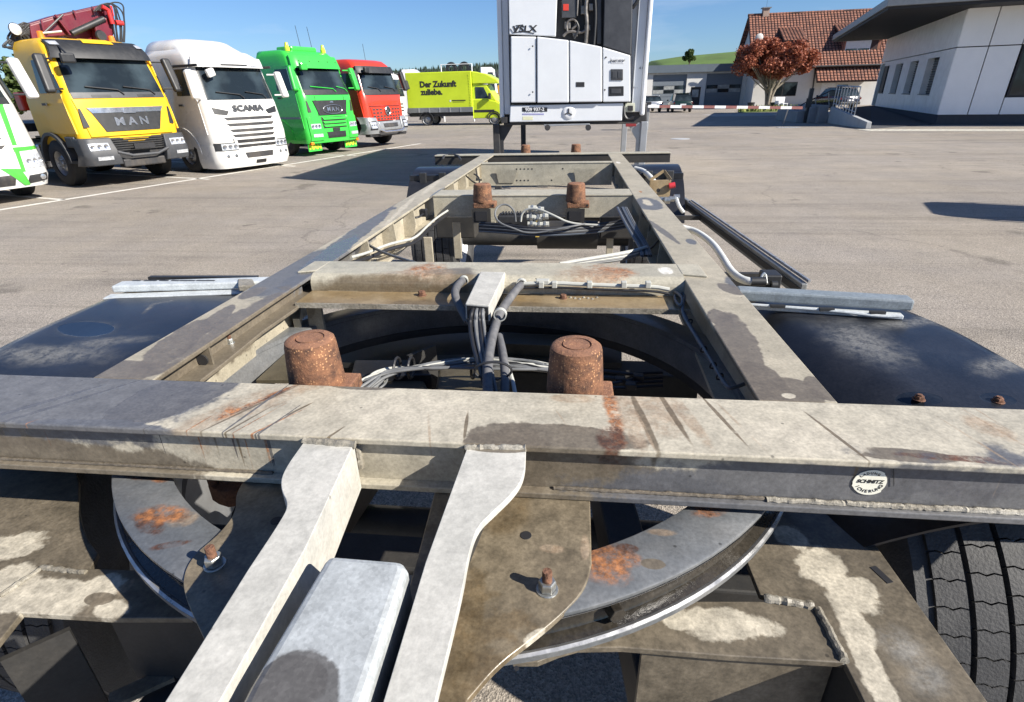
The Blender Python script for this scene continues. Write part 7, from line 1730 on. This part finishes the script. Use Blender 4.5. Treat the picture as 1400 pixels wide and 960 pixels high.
# --- cables, hoses and valves
M_cg = paint('grey_cable', (.12, .125, .13), .5, var=.15, scale=30, dirt=.4, dirtcol=(.25, .24, .22)); M_cw = paint('pale_cable', (.42, .42, .38), .45, var=.1, scale=30); M_ck = paint('black_cable', (.016, .016, .018), .45, dirt=.3, dirtcol=(.08, .08, .08)); M_cb = paint('blue_grey_cable', (.06, .075, .10), .4)
M_conduit = paint('dusty_corrugated_conduit', (.10, .10, .105), .7, var=.2, scale=50, dirt=.6, dirtcol=(.22, .21, .2))
def cable(path, r, mat, name='cable', parent=None, seg=8, it=3): return tb(MB().tube(smoothpath(path, it), r, seg), name, mat, parent, smooth=True)
def ribbed(path, r, mat, name='conduit'):
    pth = smoothpath(path, 3); out = []; rad = []
    for i in range(len(pth)-1):
        L_ = (pth[i+1]-pth[i]).length; n = max(1, int(L_/.0035))
        for k in range(n): out.append(pth[i].lerp(pth[i+1], k/n))
    rad = [r*(1 if k % 2 else .9) for k in range(len(out))]
    return tb(MB().tube(out, rad, 12), name, mat, smooth=True)
# square duct with the cable bundle
dq = [C(636, 415, .012), C(669, 418, .012), C(691, 372, .012), C(657, 371, .012)]
du_ = tb(MB().prism(dq, -.034, .012), 'cable_duct', S_arm, bevel=.003)
fc = (dq[0]+dq[1])/2; e_ = (dq[1]-dq[0]).normalized(); nf = V((e_.y, -e_.x, 0)); nf = nf if nf.y < 0 else -nf
m = MB(); m.plate([dq[0]+e_*.004+nf*.0008+V((0, 0, -.005)), dq[1]-e_*.004+nf*.0008+V((0, 0, -.005)), dq[1]-e_*.004+nf*.0008+V((0, 0, -.043)), dq[0]+e_*.004+nf*.0008+V((0, 0, -.043))], nf, .0006); tb(m, 'duct_mouth', M_letter_k, du_)
rr = random.Random(21); base_ = fc+V((0, 0, -.018))
for k in range(11):
    ox = (rr.random()-.5)*.034; oz = (rr.random()-.5)*.016; r_ = rr.choice((.0042, .005, .0058, .0042)); mt = rr.choice((M_cg, M_cg, M_cb, M_ck, M_cg)); sp = 1+.25*rr.random()
    cable([base_+V((ox, .03, oz)), base_+V((ox, -.02, oz)), C(650+ox*700, 446, -.04)+V((0, 0, oz)), C(655+ox*650, 480, -.065)+V((0, 0, oz*2)), C(664+ox*500, 512, -.07)+V((0, 0, oz*2)), C(672+ox*500, 545, -.10)+V((0, 0, oz))], r_, mt)
for k in range(4):                                     # wraps around the bundle
    cz_ = C(653-k*.6, 424+k*4.2, -.02-k*.006); rx_ = .030-.001*k
    tb(MB().tube([cz_+V((rx_*math.cos(t), .004*math.sin(t*1), .017*math.sin(t))) for t in [2*PI*j/20 for j in range(21)]], .0042, 8), 'cable_wrap', M_cg, du_, smooth=True)
ribbed([C(714, 388, -.015), C(706, 396, -.012), C(694, 412, -.02), C(682, 430, -.03), C(674, 455, -.04), C(668, 485, -.05), C(666, 515, -.06), C(668, 550, -.09)], .0125, M_conduit)
ribbed([C(682, 460, -.06), C(688, 485, -.06), C(691, 515, -.07), C(690, 550, -.1)], .011, M_conduit)
ribbed([C(632, 384, -.01), C(624, 392, -.008), C(621, 404, -.015), C(630, 422, -.04), C(640, 440, -.06)], .0125, M_conduit)
cable([C(686, 480, -.07), C(700, 515, -.07), C(706, 548, -.1)], .005, M_cw)
for px, py, w_ in ((684, 430, .016), (713, 388, .015), (634, 384, .015)): 
    p = C(px, py, -.012); tb(MB().lathe([(w_*.9, -.008), (w_*1.08, -.008), (w_*1.08, .008), (w_*.9, .008)], p, 'y', 16), 'hose_clamp', M_cw, smooth=True)
p = C(674, 507, -.052); tb(MB().tube([p+V((.042*math.cos(t), .004*math.cos(t), .022*math.sin(t))) for t in [2*PI*j/24 for j in range(25)]], .003, 6), 'cable_tie', M_ck)
p = C(683, 508, -.05)
# cables lying across inside the ring
rr = random.Random(33)
for k in range(18):
    j = rr.uniform(-5, 5); zc_ = -.14+rr.uniform(-.02, .015); mt = rr.choice((M_cw, M_cg, M_cg, M_cw, M_ck)); r_ = rr.choice((.004, .005, .0035))
    J = lambda a=1.6: rr.uniform(-5, 5)*a
    cable([C(462+k*2.5, 538, zc_), C(478+k*3, 524+J(.6), zc_+.01), C(512+k, 512+J(1), zc_+.015), C(560, 503+j*.5, zc_+.02), C(605, 499+J(1.6), zc_+.02), C(655, 497+J(1.8), zc_+.02), C(720, 498+J(1.7), zc_+.015), C(765, 507+J(1.5), zc_), C(800, 520+J(1), zc_-.02)], r_*.8, mt)
for k in range(4): cable([C(500+k*6, 530, -.16), C(505+k*6, 512, -.15), C(530+k*5, 503, -.15), C(555, 503, -.155)], .004, M_cw)
for px in (541, 560, 645): p = C(px, 503, -.15); tb(MB().tube([p+V((.004, .03*math.cos(t), .028*math.sin(t))) for t in [2*PI*j/16 for j in range(17)]], .004, 6), 'cable_tie', M_ck)
for k, (y0, y1, y2) in enumerate(((504, 508, 512), (518, 515, 524), (525, 531, 530), (522, 526, 519))): cable([C(800, y0, -.2), C(835, y1, -.2), C(862, y2, -.21), C(880, y2-1, -.22), C(905, y2-2, -.23)], .0055, M_ck)
for px, py in ((873, 516), (862, 528), (848, 520)): p = C(px, py, -.205); tb(MB().obox(p, (1, 0, 0), (0, 1, 0), (0, 0, 1), .014, .010, .010), 'connector', M_ck, bevel=.003)
# pale pipe clipped to the middle crossmember
pipe = [CY(716, 388, 1.585), CY(760, 387, 1.585), CY(800, 389, 1.585), CY(850, 391, 1.585), CY(895, 392, 1.585), CY(915, 396, 1.585)]
pp_ = cable(pipe, .0065, M_cw, 'clipped_pipe', it=1); cable([p_+V((0, -.006, -.012)) for p_ in pipe], .004, M_ck, it=2)
for px in (740, 758, 806, 853, 886): p = CY(px, 389, 1.58); tb(MB().obox(p, (1, 0, 0), (0, 1, 0), (0, 0, 1), .008, .009, .010), 'pipe_clip', M_cw, pp_, bevel=.002)
tb(MB().obox(CY(742, 386, 1.59)+V((0, 0, .002)), (1, 0, 0), (0, 1, 0), (0, 0, 1), .02, .012, .007), 'pipe_block', M_cw, pp_, bevel=.002)
# looped lead down the inside of the right rail
cable([C(915, 396, -.04), C(926, 400, -.03), C(934, 408, -.03), C(931, 420, -.04), C(923, 412, -.04), C(922, 402, -.04), C(931, 399, -.04), C(937, 405, -.04), C(934, 416, -.04), C(932, 428, -.05), C(948, 455, -.06), C(966, 482, -.06), C(984, 514, -.06), C(992, 527, -.06), C(1000, 532, -.06), C(1030, 520, -.06)], .0042, M_cg)
for k in range(3): cable([C(930+k, 420, -.05), C(940+k*2, 440+k*3, -.07), C(955+k*3, 468+k*2, -.08), C(972+k*2, 495+k*2, -.08), C(990, 525, -.08)], .0038, M_cb)
for px, py in ((943, 440), (962, 478), (975, 500), (984, 515)): p = C(px, py, -.065); tb(MB().tube([p+V((.008*math.cos(t), .004*math.cos(t), .007*math.sin(t))) for t in [2*PI*j/12 for j in range(13)]], .0022, 5), 'cable_tie', M_ck)
# white hoses along the left rail
hw_ = [CY(612, 288, 3.2), CY(598, 297, 3.05), CY(585, 308, 2.85), CY(568, 326, 2.55), CY(548, 330, 2.4), CY(528, 335, 2.3), CY(505, 345, 2.15), CY(480, 352, 2.0)]
cable(hw_, .006, M_cw, 'white_hose'); cable([p_+V((.0, -.0, -.022)) for p_ in hw_], .009, M_ck, 'black_hose')
cable([CY(496, 329, 2.3), CY(508, 338, 2.2), CY(530, 348, 2.1), CY(560, 357, 1.95), CY(575, 362, 1.8)], .006, M_cg)
for (a_, b_) in (((555, 292), (582, 292)),): cable([CY(555, 290, 3.0), CY(560, 297, 2.9), CY(572, 298, 2.9), CY(580, 291, 3.0)], .006, M_ck)
for px, py, Y in ((558, 291, 3.0), (579, 291, 3.0)): tb(MB().obox(CY(px, py, Y), (1, 0, 0), (0, 1, 0), (0, 0, 1), .02, .02, .02), 'pipe_clip', M_ck, bevel=.004)
cable([CY(632, 236, 4.6), CY(640, 243, 4.5), CY(648, 250, 4.5), CY(656, 252, 4.4), CY(655, 242, 4.5), CY(648, 238, 4.6)], .006, M_ck)
# valve block under the second crossmember
vbk = tb(MB().box(-.42, -.20, 3.02, 3.12, -.17, -.075), 'valve_box', M_black, bevel=.008)
for k in range(12): tb(MB().box(-.40+k*.0165, -.392+k*.0165, 3.03, 3.11, -.076, -.066), 'cooling_fin', M_black, vbk)
tb(MB().box(-.205, -.185, 3.0, 3.04, -.19, -.10), 'yellow_tag', paint('yellow_tag_plastic', (.7, .5, .1), .5), vbk)
for (px, py) in ((728, 285), (738, 287), (726, 297), (736, 298), (744, 296), (727, 306), (737, 307), (745, 307), (733, 315), (741, 317)):
    p = CY(px, py, 2.95); o = tb(MB().tube([p+V((-.022, 0, 0)), p+V((.022, .0, 0))], .016, 8), 'air_fitting', M_cw, vbk, smooth=True); tb(MB().lathe([(.0, -.006), (.02, -.006), (.02, .006), (0, .006)], p, 'x', 6), 'union_nut', M_galvb, o)
cable([CY(705, 303, 2.9), CY(704, 290, 2.9), CY(697, 281, 2.9), CY(687, 279, 2.9), CY(678, 285, 2.88), CY(676, 296, 2.85), CY(684, 306, 2.82), CY(704, 313, 2.8), CY(716, 318, 2.8), CY(735, 319, 2.8), CY(775, 311, 2.8), CY(800, 306, 2.85)], .005, M_cg)
cable([CY(712, 303, 2.9), CY(713, 292, 2.9), CY(722, 285, 2.9), CY(738, 286, 2.88), CY(758, 295, 2.85), CY(780, 306, 2.85), CY(820, 308, 2.85)], .0058, M_cw)
for k in range(6): cable([CY(655, 305+k*2.2, 2.9), CY(690, 307+k*2.2, 2.85), CY(730, 313+k*1.8, 2.8), CY(790, 310+k*2, 2.85), CY(835, 305+k*2, 2.9), CY(860, 300+k*2, 2.9)], .007, (M_ck, M_cg, M_ck, M_cg, M_ck, M_cb)[k])
rr = random.Random(5)
for k in range(16):
    j = rr.uniform(-7, 7); cable([CY(850+j, 284, 2.9), CY(858+j, 300, 2.7), CY(868+j, 318, 2.5), CY(880+j, 336, 2.35), CY(884+j, 350, 2.2)], .0055, (M_cb, M_ck, M_cg)[k % 3])
for k in range(5): cable([CY(884, 338+k, 2.3), CY(868, 343+k*2, 2.25), CY(842, 348+k*2, 2.2), CY(805, 354+k*1.6, 2.15), CY(765, 361+k, 2.1)], .008, (M_cw, M_cg, M_cw, M_cg, M_cg)[k])
cable([CY(884, 345, 2.3), CY(895, 335, 2.35), CY(902, 328, 2.4)], .005, M_ck)
for k, (px, py) in enumerate(((662, 300), (678, 296))):
    p = CY(px, py, 4.3); tb(MB().tube([p+V((-.12, 0, 0)), p+V((-.1, 0, 0)), p+V((.1, 0, 0)), p+V((.12, 0, 0))], [.05, .08, .08, .05], 16), 'brake_chamber', S_mid, smooth=True)
tb(MB().box(-1.02, -.72, 3.95, 4.1, -.42, -.17), 'suspension_bracket', M_shade, bevel=.01); tb(MB().box(.2, .5, 3.95, 4.1, -.42, -.17), 'suspension_bracket', M_shade, bevel=.01)
for (x, y, z0, z1, w_) in ((-.80, 2.9, -.36, -.17, .05), (-.72, 3.3, -.40, -.17, .05), (-.98, 2.2, -.45, -.17, .06), (.28, 4.0, -.75, -.17, .05)):
    tb(MB().box(x-w_/2, x+w_/2, y, y+.012, z0, z1), 'hanger_plate', S_rail, bevel=.004)
tb(MB().tube([V((-.78, 4.3, -.33)), V((.28, 4.3, -.33))], .035, 12), 'cross_tube', M_shade, smooth=True)
tb(MB().tube([V((-.25, 3.9, -.38)), V((.18, 3.9, -.38))], .10, 18), 'air_reservoir', M_shade, smooth=True)
for x in (): tb(MB().bar(V((x, 2.2, -.30)), V((x, 4.8, -.34)), .05, .12), 'lower_frame_member', M_shade, bevel=.006)
